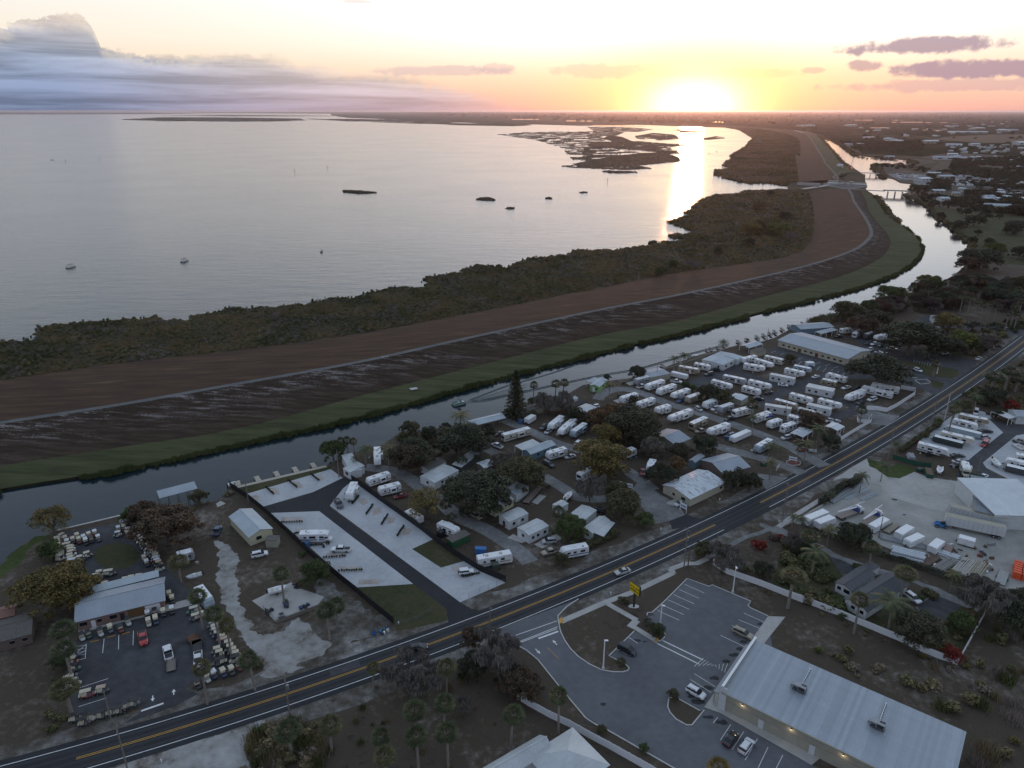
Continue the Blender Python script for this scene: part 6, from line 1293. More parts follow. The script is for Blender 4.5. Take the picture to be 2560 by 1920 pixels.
rows('D', 'from the car park edge by the parked car', [('fw', 1470, 465, 1635, 500, 'w', 'white trailer with rounded front'), ('fg', 1545, 440, 1690, 470, 'lb', 'pale grey trailer'), ('cg', 1650, 418, 1705, 418, 'w', 'small white box trailer')])
rows('D', 'from the dark oak in the central double row', [('fg', 865, 560, 1030, 605, 'w', 'long white trailer'), ('tg', 960, 520, 1150, 560, 's', 'grey-white double-slide trailer'), ('fw', 1170, 560, 1355, 605, 'w', 'white trailer with full awning'), ('tt', 1120, 610, 1265, 650, 'w', 'white trailer with black swirl')])
rows('D', 'from the crossroads in the block with the awning homes', [('fw', 1515, 670, 1700, 720, 'w', 'tall white trailer'), ('tg', 1390, 720, 1575, 770, 't', 'beige older trailer'), ('fw', 1750, 715, 1940, 765, 'w', 'white trailer with blue dash'), ('ts', 1500, 850, 1600, 880, 'w', 'faded white camper')])
rows('D', 'beside the car park grass near the big oak', [('tt', 1985, 545, 1815, 500, 'w', 'white trailer with many windows'), ('tb', 1900, 580, 1770, 550, 't', 'dark camouflage-sided trailer')])
rows('E', 'inside the vinyl fence by the hall entrance road', [('fw', 665, 640, 520, 700, 'w', 'tall white trailer end-on'), ('ca', 905, 670, 650, 610, 'w', 'long white trailer with brown awning'), ('fg', 960, 630, 725, 585, 'w', 'long rounded white trailer')])
rows('E', 'from the marina, behind the cream hall', [('tt', 475, 140, 565, 130, 'w', 'white trailer'), ('cb', 640, 140, 585, 175, 'w', 'white motorhome facing out'), ('tb', 745, 160, 675, 185, 'd', 'grey and black motorhome'), ('fw', 845, 180, 760, 200, 'w', 'white trailer by the oak')])
rows('V', 'from the roadside shop along the shell pad', [('fw', 1090, 510, 1620, 620, 't', 'tan-striped rounded trailer'), ('tg', 1000, 595, 1420, 700, 'w', 'white trailer with dark corner'), ('cl', 1480, 860, 880, 715, 'lb', 'trailer under a silvery cover'), ('fw', 790, 815, 1370, 950, 'c', 'cream fifth-wheel trailer'), ('cl', 1170, 1020, 650, 890, 'gn', 'dark green box trailer with white roof'), ('fg', 390, 1005, 920, 1140, 'w', 'white trailer with grey awning')])
rows('V', 'at the right edge of the second shell pad', [('ts', 2080, 1200, 2400, 1260, 'w', 'white trailer with round front'), ('tg', 2400, 1385, 1900, 1275, 'w', 'white trailer with pink rear'), ('cl', 2350, 1500, 1900, 1395, 'd', 'black box trailer with white roof')])
for sc_o in COL.objects:
 if sc_o.get('label', '').startswith('dark green box trailer'):
  for c in sc_o.children:
   if c.get('tint'): c.color = (.035, .05, .045, 1)
rv('cc', 'V', 1190, 1340, 1240, 1500, 'c', 'beige old camper van behind the green screened fence')
# parked cars in the main park
for it in (('pickup', 'D', 245, 615, 320, 595, 'w', 'white pickup between the first two trailers below the grey shed'), ('pickup', 'D', 525, 560, 610, 570, 'w', 'white pickup in front of the plain white box trailer'), ('suv', 'D', 875, 495, 805, 510, 'd', 'dark car on the park road near the mobile canal homes'), ('suv', 'D', 920, 470, 865, 465, 'k', 'black car beside the trailer with blue awning'),
 ('pickup', 'D', 640, 700, 575, 735, 'b', 'blue-grey pickup in front of the ribbed white trailer'), ('hatch', 'D', 740, 785, 765, 800, 's', 'small silver car at the lane by the rounded trailer'), ('hatch', 'D', 925, 775, 860, 800, 'w', 'white and black car beside the grey trailer'), ('pickup', 'D', 1040, 865, 975, 885, 'k', 'dark pickup with cover at the inner lane'),
 ('suv', 'D', 1205, 710, 1295, 710, 'k', 'black car at the central park corner'), ('sedan', 'D', 1410, 590, 1495, 600, 'w', 'white sedan in front of the dirt-brown lean-to home'), ('sedan', 'D', 1700, 535, 1750, 520, 'w', 'white sedan on the grass beside the car park'), ('sedan', 'D', 1305, 665, 1365, 650, 'd', 'dark sedan near the white trailer with full awning'),
 ('suv', 'D', 1050, 1000, 975, 1025, 'b', 'slate blue car next to the plain bright white trailer'), ('pickup', 'D', 820, 970, 730, 980, 't', 'cream vehicle between the tan trailer and patched trailer'), ('suv', 'D', 1510, 1020, 1450, 1035, 's', 'silver car in front of the cab motorhome'), ('sedan', 'E', 400, 880, 345, 895, 's', 'silver-blue sedan by the gazebo, far side'), ('sedan', 'E', 455, 895, 405, 905, 's', 'pale sedan by the gazebo, near side'),
 ('sedan', 'D', 1600, 1130, 1645, 1125, 'm', 'dark maroon car under the palms at the park exit'), ('sedan', 'E', 550, 610, 485, 625, 'w', 'white car behind the awning homes'), ('pickup', 'E', 635, 610, 580, 630, 'k', 'black pickup beside the inner fence trailers'), ('suv', 'E', 765, 700, 700, 720, 'w', 'white car inside the white vinyl fence'), ('suv', 'E', 665, 730, 610, 750, 'k', 'black car beside the tall end-on trailer'), ('suv', 'D', 860, 410, 925, 430, 'k', 'black car between canal park homes and trailers'),
 ('sedan', 'E', 645, 385, 698, 375, 'w', 'white car at the corner of the cream hall'), ('suv', 'E', 735, 295, 690, 305, 'w', 'white car at the end wall of the cream hall'), ('suv', 'E', 680, 315, 650, 320, 'w', 'white car hugging the end wall of the cream hall'), ('pickup', 'E', 720, 365, 685, 350, 'k', 'black pickup by the hall hedge'), ('suv', 'E', 725, 245, 680, 255, 'k', 'black car in the back row behind the hall'), ('pickup', 'E', 785, 245, 725, 262, 'w', 'white pickup in the back row behind the hall'), ('suv', 'E', 825, 260, 785, 272, 'd', 'dark car in the back row beside the white pickup'),
 ('sedan', 'E', 805, 330, 770, 325, 's', 'silver car in the middle of the hall side lot'), ('pickup', 'E', 870, 335, 825, 350, 'k', 'black pickup in the middle of the hall side lot'), ('pickup', 'E', 850, 290, 945, 300, 't', 'flatbed truck with pale cab beside the big oak'), ('pickup', 'E', 425, 200, 485, 190, 'k', 'dark pickup at the marina end of the hall'), ('pickup', 'E', 1055, 465, 995, 445, 'k', 'black pickup on the grass island of the hall entrance'), ('suv', 'E', 1085, 460, 1140, 480, 'w', 'white car on the grass island of the hall entrance'),
 ('sedan', 'E', 1315, 335, 1360, 328, 'w', 'white car under the trees beyond the entrance lot'), ('sedan', 'E', 1640, 360, 1592, 390, 's', 'silver car waiting to turn onto the highway'), ('hatch', 'E', 1240, 365, 1225, 385, 'k', 'dark golf-sized car in the entrance lot'),
 ('van', 'V', 1400, 400, 1380, 510, 'w', 'white van standing alone on a pale slab'), ('sedan', 'V', 1440, 790, 1680, 790, 'k', 'long black sedan in front of the dark cornered trailer'), ('suv', 'V', 1480, 900, 1615, 880, 's', 'silver car in front of the covered trailer'), ('van', 'V', 1580, 950, 1500, 1040, 'r', 'red minivan at the edge of the right lane'), ('sedan', 'V', 950, 1210, 1195, 1210, 'd', 'dark sedan in front of the grey awning trailer'), ('sedan', 'V', 980, 1320, 1230, 1320, 's', 'silver sedan beside the beige camper van'), ('sedan', 'V', 1100, 1360, 990, 1380, 'd', 'dark car tucked behind the silver sedan'),
 ('pickup', 'V', 2240, 990, 2080, 950, 'k', 'black pickup at the right edge of the picture'), ('sedan', 'V', 1540, 1560, 1470, 1590, 'w', 'white car behind the green fence end by the lane'),
 ('suv', 'I', 1040, 1000, 1110, 1050, 'w', 'white car beside the dark-roofed house in the garden'), ('suv', 'K', 1700, 570, 1850, 640, 't', 'grey-brown wagon parked nose-in at the store front'), ('suv', 'K', 1350, 1020, 1480, 1095, 'w', 'white wagon parked beside the small planting island'), ('van', 'K', 830, 700, 945, 755, 'k', 'black van against the grass island of the store lot'),
 ('sedan', 'K', 1640, 1470, 1720, 1370, 'k', 'black sedan beside the tan wall of the store'), ('suv', 'K', 1765, 1520, 1840, 1420, 'w', 'grey car with pale roof beside the tan wall of the store'), ('sedan', 'U', 1950, 1330, 1985, 1310, 'w', 'white car at the crossroad in the woods')):
 car(*it)
car('sedan', 'K', 905, 120, 795, 150, 's', 'silver sedan driving along the highway past the store sign', 'cars driving on the highway'); car('sedan', 'L', 1310, 410, 1430, 400, 'k', 'dark sedan driving under the rust-coloured roadside trees', 'cars driving on the highway')
# golf yard trucks
car('pickup', 'A', 915, 765, 930, 840, 'r', 'red pickup parked in front of the golf cart shop'); car('pickup', 'A', 1095, 940, 1075, 850, 'w', 'white pickup hitched to a flat utility trailer'); car('pickup', 'A', 1280, 895, 1280, 985, 'w', 'white truck with empty car-carrier bed beside the palms')
def trailer(name, label, t, x0, y0, x1, y1, w=2.0, m=BRN, side=.35):
 a, b = G(t, x0, y0, .5), G(t, x1, y1, .5); d = b-a; L = d.length; o = empty(name, (*((a+b)/2).xy, .03), atan2(d.y, d.x), label=label, cat='trailer', group='open flat trailers')
 MB().box(-L/2, L/2, -w/2, w/2, .5, .6).build('deck', m, o); f = MB()
 for s in (-1, 1): f.box(-L/2, L/2, s*w/2-.03, s*w/2+.03, .5, .6+side)
 f.build('side_rail', DARK, o)['kind'] = 'stuff'; h = MB(); h.tube([(L/2, -.4, .5), (L/2+1.1, 0, .45), (L/2, .4, .5)], .04, 4); h.build('drawbar', DARK, o); wheels(o, (-.1,), w/2+.12, .33); return o
trailer('utility_trailer', 'flat utility trailer behind the white pickup', 'A', 1110, 1030, 1110, 960, 2.0, WOOD); trailer('utility_trailer', 'rusty flat trailer behind the white carrier truck', 'A', 1235, 800, 1275, 850, 2.4, plain('rusty_deck', (.13, .065, .035), .9))
trailer('carrier_bed', 'long open carrier bed of the white truck', 'A', 1275, 830, 1278, 905, 2.2, BLACK, .3); trailer('flat_trailer', 'long trailer frame with scattered boards under the oaks', 'C', 1045, 1185, 1165, 1050, 2.4, plain('litter_boards', (.22, .17, .14), .9)); trailer('flat_trailer', 'flat wooden trailer between white cargo trailers in the work yard', 'I', 850, 500, 930, 440, 2.2, plain('pale_boards', (.30, .26, .20), .9)); trailer('flat_trailer', 'pinkish ribbed flat trailer in the work yard', 'I', 1340, 680, 1375, 610, 2.2, plain('pink_boards', (.28, .21, .18), .9))
trailer('flat_trailer', 'pale weathered flat trailer next to the orange barriers', 'I', 1790, 930, 1830, 820, 2.4, plain('ash_boards', (.33, .33, .32), .9), .05)
# cargo trailers and semi trailers in the work yard
YG = 'white cargo trailers in the work yard'
for k, x0, y0, x1, y1, l_ in (('cl', 350, 320, 175, 390, 'long beige-roofed cargo trailer at the road corner of the work yard'), ('cg', 270, 420, 415, 365, 'boxy white cargo trailer beside the long beige-roofed one'), ('cl', 730, 450, 850, 380, 'tall white cargo trailer next to the flatbed truck'), ('cg', 950, 510, 1055, 445, 'white cargo trailer with domed roof by the pipe rack'), ('cg', 1140, 520, 1025, 570, 'greyer cargo trailer right of the domed one'), ('cg', 1230, 625, 1305, 560, 'small white cargo trailer standing end-on alone'), ('cg', 1590, 570, 1450, 530, 'white cargo trailer with opened roof near the semi trailers')):
 rv(k, 'I', x0, y0, x1, y1, 'w', l_, YG)
def semi(label, t, x0, y0, x1, y1, c, c2):
 a, b = G(t, x0, y0, 4.0), G(t, x1, y1, 4.0); d = b-a; L = d.length; o = empty('semi_trailer', (*((a+b)/2).xy, .03), atan2(d.y, d.x), label=label, cat='semi trailer', group='semi trailers in the work yard')
 MB().box(-L/2, L/2, -1.28, 1.28, 1.2, 4.0).build('box', c, o); MB().box(-L/2+.05, L/2-.05, -1.22, 1.22, 4.0, 4.04).build('roof', c2, o); k = MB()
 for i in range(int(L/1.2)): k.box(-L/2+i*1.2, -L/2+i*1.2+.05, -1.31, -1.285, 1.25, 3.95)
 k.build('side_post', GALV, o)['kind'] = 'stuff'; MB().box(-L/2+.3, L/2-.6, -.5, .5, .85, 1.2).build('chassis', DARK, o); wheels(o, (L/2-2.6, L/2-1.3), 1.05, .5, .4)
 for s in (-1, 1): MB().box(-L/2+2.2, -L/2+2.35, s*.8-.07, s*.8+.07, 0, 1.0).build('landing_leg', DARK, o)
semi('long white semi trailer with beige roof in front, work yard', 'I', 1345, 350, 1845, 455, WWHT, WTAN); semi('second semi trailer with dusty roof behind the long white one', 'I', 1385, 272, 1862, 392, RCOR, WTAN)
# bucket / crane trucks
def crane(label, t, x0, y0, x1, y1, c):
 a, b = G(t, x0, y0, 1.2), G(t, x1, y1, 1.2); d = b-a; L = d.length; o = empty('crane_truck', (*((a+b)/2).xy, .03), atan2(d.y, d.x), label=label, cat='crane truck')
 cb = MB(); hull(cb, [(L/2-2.4, 1.1, .6, 1.8, 2.6, .95), (L/2-1.4, 1.1, .6, 1.8, 2.6, .9), (L/2-1.0, 1.0, .6, 1.6, 1.8, .9), (L/2, .9, .6, 1.2, 1.5, .8)]); cb.build('cab', WHITE, o); MB().box(L/2-1.3, L/2-1.05, -.85, .85, 1.75, 2.4).build('windscreen', GLASS, o)
 MB().box(-L/2, L/2-3.4, -1.15, 1.15, 1.0, 1.15).build('deck', plain('dusty_deck', (.26, .22, .19), .9), o); MB().box(L/2-3.5, L/2-2.5, -1.1, 1.1, .9, 2.2, taper=(.1, .1)).build('blue_body', plain('blue_body', (.04, .07, .22), .5), o)
 bm = MB(); bm.tube([(L/2-3.0, 0, 2.4), (-L/2-.3, .2, 2.9)], [.32, .24], 4); bm.tube([(-L/2-.3, .2, 2.9), (L/2+.6, .1, 3.4)], [.16, .12], 4); bm.build('boom', WHITE, o); MB().cyl(L/2-3.0, 0, 1.1, 2.5, .35, 8).build('turret', DARK, o); wheels(o, (-L/2+.9, -L/2+1.9, L/2-1.1), 1.05, .48, .35)
crane('white crane truck with blue body and long boom in the work yard', 'I', 450, 370, 650, 300, 'w'); crane('second crane truck with beige boom left of the tall cargo trailer', 'I', 660, 430, 800, 330, 'w')
fk = G('I', 1300, 455); o = empty('telehandler', (*fk.xy, .03), -.35, label='blue telescopic forklift beside the white semi trailer', cat='forklift'); MB().box(-1.8, 1.5, -.9, .9, .5, 1.3, taper=(.2, .15)).build('body', plain('lift_blue', (.03, .16, .42), .5), o); MB().box(-.3, .9, -.85, -.1, 1.3, 2.2, taper=(.1, .05)).build('cab', GLASS, o); MB().tube([(-1.5, .35, 1.5), (3.2, .35, 1.1)], .18, 4).build('boom', plain('lift_blue2', (.04, .18, .45), .5), o)
f_ = MB(); f_.box(3.1, 4.3, .0, .15, .25, .32); f_.build('fork', DARK, o); f_ = MB(); f_.box(3.1, 4.3, .55, .7, .25, .32); f_.build('fork', DARK, o); wheels(o, (-1.2, 1.1), .95, .5, .35)
# pipe racks and stacked material
def stack(label, t, x0, y0, x1, y1, n, r_, m, layers=2, sp=None):
 a, b = G(t, x0, y0), G(t, x1, y1); d = b-a; L = d.length; o = empty('pipe_stack', (*a.xy, .03), atan2(d.y, d.x), label=label, cat='pipe stack'); sp = sp or r_*2.1; me = MB().tube([(0, 0, 0), (L, 0, 0)], r_, 7).mesh('pipe', m)
 for l_ in range(layers):
  for i in range(n-l_): obj('pipe', me, o, (random.uniform(-.4, .4), (i+l_*.5)*sp, r_+l_*r_*1.75), random.uniform(-.02, .02))
stack('long galvanised pipes racked by the hedge, nearest the road', 'I', 410, 265, 640, 130, 8, .16, GALV); stack('second rack of bright pipes beside the crane truck boom', 'I', 520, 235, 720, 140, 8, .13, RGAL, 1, .5); stack('loose pipes lying nearest the concrete slab edge', 'I', 650, 240, 785, 180, 4, .12, RGAL, 1, .4)
stack('bundle of big pale culvert pipes against the yard fence', 'I', 885, 690, 1160, 760, 5, .42, RWHT); stack('bundle of grey pipes behind the culvert pipes', 'I', 800, 560, 1170, 650, 9, .14, GALV); stack('short stack of rusty pipes right of the culvert pipes', 'I', 1180, 800, 1300, 720, 8, .16, plain('rusty_pipe', (.17, .12, .09), .8)); stack('white plastic pipes with red wrap near the back fence', 'I', 1200, 660, 1440, 740, 6, .22, RWHT)
stack('pale round timbers stacked beside the bare tree', 'I', 1500, 870, 1600, 760, 9, .2, plain('pale_timber', (.40, .38, .34), .9)); stack('cream round timbers nearest the orange barriers', 'I', 1610, 900, 1700, 780, 8, .2, plain('cream_timber', (.34, .31, .24), .9)); stack('grey plank stack left of the pale timbers', 'I', 1300, 840, 1440, 750, 9, .16, plain('grey_timber', (.26, .25, .23), .9))
for i in range(26):
 x, y = random.uniform(1180, 1740), random.uniform(600, 860)
 p = G('I', x, y-20); m_ = random.choice([RWHT, GALV, BRN, DARK, plain('red_scrap', (.3, .04, .04), .6), WOOD]); o = MB().box(-random.uniform(.3, 1.3), random.uniform(.3, 1.3), -.3, .35, 0, random.uniform(.25, .8), taper=(.05, .08)).build('scrap_pile', m_, None, label='heap of building scrap at the back of the work yard', cat='scrap', group='scrap heaps in the work yard'); o.location = (*p.xy, .03); o.rotation_euler.z = random.uniform(0, 3)
# orange barriers: stacked blocks, each one a barrier
bme = MB().box(-.95, .95, -.55, .55, 0, .98, taper=(.04, .12)).mesh('barrier', ORANGE)
b0, b1, b2 = G('I', 1900, 770, 0), G('I', 1870, 1010, 0), G('I', 2010, 790, 0); ux = (b1-b0).normalized(); vx = Vector((-ux.y, ux.x, 0)); vx = vx if (b2-b0).dot(vx) > 0 else -vx
for i in range(6):
 for j in range(4):
  for l_ in range(2):
   p = b0+ux*(i*1.25+.6)+vx*(j*2.05+1.0); obj('plastic_barrier', bme, None, (p.x, p.y, .03+l_*1.0), atan2(vx.y, vx.x), label='orange plastic barrier in the big stack, %s layer, row %s from the timbers' % (('lower', 'upper')[l_], ORD[i] if 0 else ('one', 'two', 'three', 'four', 'five', 'six')[i]), cat='barrier', group='orange barriers stacked in the work yard')
# dumpsters
def dump(label, t, x, y, m, rz=.4, s=1): 
 p = G(t, x, y); o = empty('dumpster', (*p.xy, .03), rz, label=label, cat='dumpster'); MB().box(-.9*s, .9*s, -.7, .7, .1, 1.2, taper=(-.08, -.05)).build('bin', m, o); MB().box(-.95*s, .95*s, -.72, .72, 1.2, 1.28).build('lid', BLACK, o)
dump('green dumpster at the park entrance beside the twin palms', 'D', 1290, 1275, GREENS); dump('green dumpster by the entrance lawn of the work yard', 'V', 400, 1510, GREENS, .2); dump('blue bin beside the roadside trash heap', 'L', 1028, 318, BLUET, .3, .5)
gd = G('V', 560, 1570); o = empty('roll_off_bin', (*gd.xy, .03), 1.2, label='long green open roll-off bin full of scrap', cat='skip bin'); MB().box(-2.8, 2.8, -1.1, 1.1, .1, 1.4).build('bin', GREENS, o); MB().box(-2.6, 2.6, -.95, .95, 1.4, 1.46).build('load', BRN, o)
#  boats
def boat(kind, label, t, x0, y0, x1, y1, zw=WZ, on_trailer=False, hullm=WHITE):
 a, b = G(t, x0, y0, zw), G(t, x1, y1, zw); d = b-a; L = max(4.0, min(9, d.length)); o = empty('pontoon_boat' if kind == 'pontoon' else 'motor_boat', (*((a+b)/2).xy, zw+(.75 if on_trailer else 0)), atan2(d.y, d.x), label=label, cat='boat', group='boats')
 h = L/2
 if kind == 'pontoon':
  for s in (-1, 1): MB().tube([(-h, s*.9, .1), (h-.5, s*.9, .1), (h, s*.9, .3)], [.32, .32, .1], 8).build('pontoon', GALV, o)
  MB().box(-h+.1, h-.3, -1.2, 1.2, .42, .52).build('deck', CREAM, o); f = MB()
  for s in (-1, 1): f.box(-h+.3, h-.5, s*1.15-.03, s*1.15+.03, .52, 1.15)
  f.box(h-.56, h-.5, -1.15, 1.15, .52, 1.15); f.build('railing', hullm, o)['kind'] = 'stuff'
  MB().box(-h+.6, -h+1.3, -1, 1, .52, .95).build('seat', WHITE, o); MB().box(-.2, .4, -.3, .3, .52, 1.3).build('console', WHITE, o); MB().box(-h+.8, h-2.0, -1.15, 1.15, 2.35, 2.42).build('canopy', DARK, o)
  fr_ = MB(); 
  for x in (-h+1, h-2.2):
   for s in (-1, 1): fr_.tube([(x, s*1.1, 1.1), (x, s*1.1, 2.35)], .03, 4)
  fr_.build('canopy_frame', GALV, o)['kind'] = 'stuff'
 else:
  hb = MB(); n0 = 0; st = [(-h, .85, -.1, .75), (0, 1.05, -.12, .78), (h*.55, .85, -.05, .85), (h*.85, .45, .15, .95), (h, .06, .5, 1.05)]
  for x, w, z0, z1 in st:
   for y, z in ((-w, z1), (-w*.8, z0+.15), (0, z0), (w*.8, z0+.15), (w, z1), (w*.86, z1-.02), (0, z1-.38), (-w*.86, z1-.02)): hb.v.append((x, y, z))
  for i in range(4):
   for j in range(8): a_ = i*8+j; b_ = i*8+(j+1) % 8; hb.f.append((a_, a_+8, b_+8, b_)); hb.m.append(0)
  hb.f.append(tuple(range(8))); hb.m.append(0); hb.build('hull', hullm, o)
  MB().box(-.5, .3, -.35, .35, .4, 1.2, taper=(.08, .05)).build('console', WHITE, o); MB().box(-h*.7, -h*.45, -.6, .6, .4, .8).build('seat', CREAM, o); MB().box(-h-.45, -h-.02, -.2, .2, .1, 1.2, taper=(.06, .04)).build('outboard', BLACK, o)
 if on_trailer:
  f = MB(); f.box(-h*.8, h*.9, -.5, -.42, -.4, -.3); f.box(-h*.8, h*.9, .42, .5, -.4, -.3); f.tube([(h*.9, 0, -.35), (h+1.0, 0, -.4)], .05, 4); f.build('boat_trailer', GALV, o)['kind'] = 'stuff'
  for s in (-1, 1): obj('wheel', wheel_mesh(.32, .2), o, (-.3, s*.95, -.43))
 return o
boat('pontoon', 'pontoon boat with canopy, westernmost on the lake', 'P', 395, 168, 445, 155); boat('pontoon', 'pontoon boat with canopy, east of the first one on the lake', 'P', 1075, 132, 1112, 120); boat('motor', 'tiny boat heading across the lake alone', 'P', 1903, 75, 1909, 64, hullm=DARK); boat('pontoon', 'small dark boat far out at the left of the lake', 'S1', 220, 692, 232, 691)
tb = boat('pontoon', 'teal deck boat trailing a long wake up the canal', 'C', 540, 355, 435, 380, hullm=TEAL); 
for c in tb.children:
 if c.name.startswith('canopy') and 'frame' not in c.name: c.scale = (.5, .9, 1)
boat('motor', 'small boat beside another in the sun track on the lake', 'O', 1425, 487, 1455, 485, hullm=DARK); boat('motor', 'boat with a standing figure-like mast in the sun track', 'O', 1446, 470, 1468, 468, hullm=DARK); boat('motor', 'speck of a boat off the marsh point', 'O', 1630, 330, 1642, 329, hullm=DARK); boat('motor', 'another speck of a boat left of the marsh point', 'O', 1580, 340, 1590, 339, hullm=DARK)
boat('motor', 'white fishing boat on a trailer at the concrete slab', 'B', 370, 1290, 530, 1250, 0, True); boat('motor', 'flat jon boat lying on the grass beside the rusty tree', 'A', 1310, 410, 1210, 440, -.3, False, RCOR); boat('motor', 'boat on a trailer in the club park by the white hut', 'C', 1370, 1180, 1420, 1125, 0, True); boat('motor', 'white boat on a trailer beside the green roll-off bin', 'V', 760, 1480, 730, 1600, 0, True); boat('motor', 'white boat on a trailer on the second shell pad', 'V', 1650, 1340, 1780, 1480, 0, True); boat('pontoon', 'white pontoon boat stored on the second shell pad', 'V', 2040, 1060, 2212, 1160, 0, False)
boat('motor', 'small boat docked in the first slip by the black fence', 'B', 65, 378, 108, 368); boat('motor', 'boat moored at the canal park docks under the palms', 'D', 690, 372, 750, 366); boat('motor', 'boat tied up at the marina behind the cream hall', 'D', 1540, 122, 1600, 130, hullm=BLUET)
# channel markers in the lake
for t, x, y, l_ in (('S1', 430, 692, 'channel marker near the distant left boat'), ('S1', 1273, 745, 'channel marker in mid lake, taller of the two'), ('S1', 1415, 730, 'channel marker in mid lake, right of the taller'), ('O', 882, 540, 'bare marker pole south of the reed beds'), ('S1', 284, 702, 'thin marker stake near the distant boat')):
 p = G(t, x, y, WZ); o = empty('channel_marker', p, 0, label=l_, cat='marker', group='channel markers in the lake'); MB().cyl(0, 0, -2, 5.5, .35, 6, .25).build('pole', DARK, o); MB().box(-.8, .8, -.1, .1, 4.5, 6.0).build('board', GREENS, o)
# boat wake: low ridges of water
def wake(pts_, w, h):
 pts_ = catmull(pts_, 6); mb = MB(); n = len(pts_)
 for i in range(n-1):
  a, b = pts_[i], pts_[i+1]; d = (b-a).normalized(); nn_ = Vector((-d.y, d.x, 0)); k0, k1 = h*min(1, i/4+.2), h*min(1, (i+1)/4+.2)
  for s in (-1, 1): mb.quad(*[(v.x, v.y, z) for v, z in ((a+nn_*s*w, WZ+.004), (b+nn_*s*w, WZ+.004), (b, WZ+k1), (a, WZ+k0))][::s])
 mb.build('boat_wake', CANAL, kind='structure')
for o_ in (0, .9): wake([p+Vector((0, o_, 0)) for p in PT('C 545,350 700,290 900,215 1100,160 1300,100 1500,30', WZ)], .32, .10)
for o_ in (0, 1.2, 2.3): wake([p+Vector((0, o_, 0)) for p in PT('C 548,358 700,345 900,300 1150,245 1400,190 1700,130 2000,75 D 700,350 1000,275', WZ)], .4, .13)
for k in range(3): wake(PT('C 550,352 700,%d 900,%d 1050,%d' % (305+k*10, 245+k*16, 205+k*22), WZ), .25, .05)
#  golf carts
CART = make_cart(); PROT.add(CART.name); RT = {'c': (.60, .54, .40), 'w': (.66, .68, .70), 'k': (.03, .03, .033), 'p': (.50, .38, .29), 'y': (.55, .52, .44)}
BC = [(.02, .022, .025)]*4+[(.50, .50, .47), (.03, .08, .06), (.03, .045, .09), (.45, .41, .33), (.16, .03, .03), (.10, .11, .12), (.05, .05, .055)]
def cart(t, x, y, ang, rc='c', label='', L=1.0, bc=None, group='golf carts for sale'):
 p = G(t, x, y, 1.82); a = G(t, x+cos(ang)*6, y-sin(ang)*6, 1.82); d = a-p; o = dup(CART, (p.x, p.y, .03), atan2(d.y, d.x), (L, 1, 1), bc or random.choice(BC), label=label, group=group)
 for c in o.children:
  if c.get('rooftint'): c.color = (*RT[rc], 1)
 return o
RN = {'c': 'cream', 'w': 'white', 'k': 'black', 'p': 'tan', 'y': 'beige'}
def cartrow(t, where, ang, items):
 for i, it in enumerate(items):
  x, y, rc = it[:3]; cart(t, x, y, it[3] if len(it) > 3 else ang, rc, '%s-roofed golf cart, %s %s' % (RN[rc], ORD[i], where), it[4] if len(it) > 4 else 1.0)
cartrow('X', 'from the canal in the outer row at the left fence', .15, [(457+i*4, 287+i*31, 'c') for i in range(9)])
cartrow('X', 'from the canal in the inner row at the left fence', .2, [(592, 372, 'c', .2, 1.4), (635, 405, 'c'), (645, 437, 'c'), (650, 476, 'c'), (633, 522, 'c'), (643, 558, 'c'), (665, 590, 'w', .2, 1.3), (738, 620, 'c', .2, 1.3), (720, 665, 'c')])
cartrow('X', 'counting from the left in the canal-side rows', -1.2, [(520, 240, 'c', .5), (562, 282, 'c'), (588, 330, 'w', -1.4), (668, 300, 'c'), (727, 246, 'c'), (752, 302, 'c'), (818, 270, 'w'), (845, 312, 'w', -1.2, 1.25), (890, 232, 'c'), (922, 288, 'k'), (973, 203, 'w', -1.1), (1018, 270, 'w', -1.2)])
cartrow('X', 'counting from the canal near the yard gate tree', -1.2, [(1345, 70, 'w'), (1300, 148, 'w'), (1375, 130, 'c'), (1440, 160, 'y', .1), (1282, 215, 'w', 3.3), (1425, 215, 'p'), (1410, 60, 'w')])
cartrow('X', 'from the canal in the long slanted row at the right fence', 3.4, [(1575, 270, 'w'), (1600, 300, 'c'), (1640, 326, 'c'), (1650, 355, 'c'), (1667, 388, 'c'), (1702, 410, 'y'), (1707, 445, 'w'), (1748, 470, 'p'), (1777, 492, 'y'), (1805, 520, 'c'), (1803, 558, 'w'), (1820, 592, 'w'), (1845, 622, 'p')])
cartrow('X', 'of the few standing by the grass circle', -1.1, [(1657, 553, 'c'), (1690, 612, 'w'), (870, 495, 'c', .3), (770, 550, 'c', .2), (1870, 680, 'k', .3)])
cartrow('X', 'from the left behind the ribbed lean-to roof', .15, [(795, 868, 'c'), (990, 803, 'y'), (1042, 755, 'c'), (1172, 745, 'c', .15, 1.5), (1060, 850, 'k'), (1122, 912, 'c'), (1405, 850, 'c'), (1485, 827, 'c'), (1590, 808, 'c')])
cartrow('X', 'counting down the right end wall of the shop', -1.4, [(2000, 1050, 'c'), (2040, 1110, 'c'), (2035, 1258, 'w'), (1918, 1292, 'c'), (1700, 1320, 'w'), (1800, 1290, 'k'), (1712, 1425, 'c'), (1810, 1390, 'c', -1.4, 1.2)])
cartrow('X', 'from the left in front of the shop wall', -1.15, [(790, 1620, 'k'), (880, 1590, 'k'), (1045, 1560, 'k'), (1182, 1512, 'c'), (1325, 1510, 'k'), (1430, 1415, 'k')])
cartrow('A', 'from the shop along the left edge of the car park', .2, [(450, 850, 'k'), (480, 900, 'k'), (468, 942, 'c'), (480, 985, 'k'), (460, 1030, 'k'), (450, 1062, 'c', .3, 1.3), (470, 1085, 'c', .3, 1.3), (558, 1155, 'c', .25, 1.4), (658, 1130, 'p', .2, 1.2)])
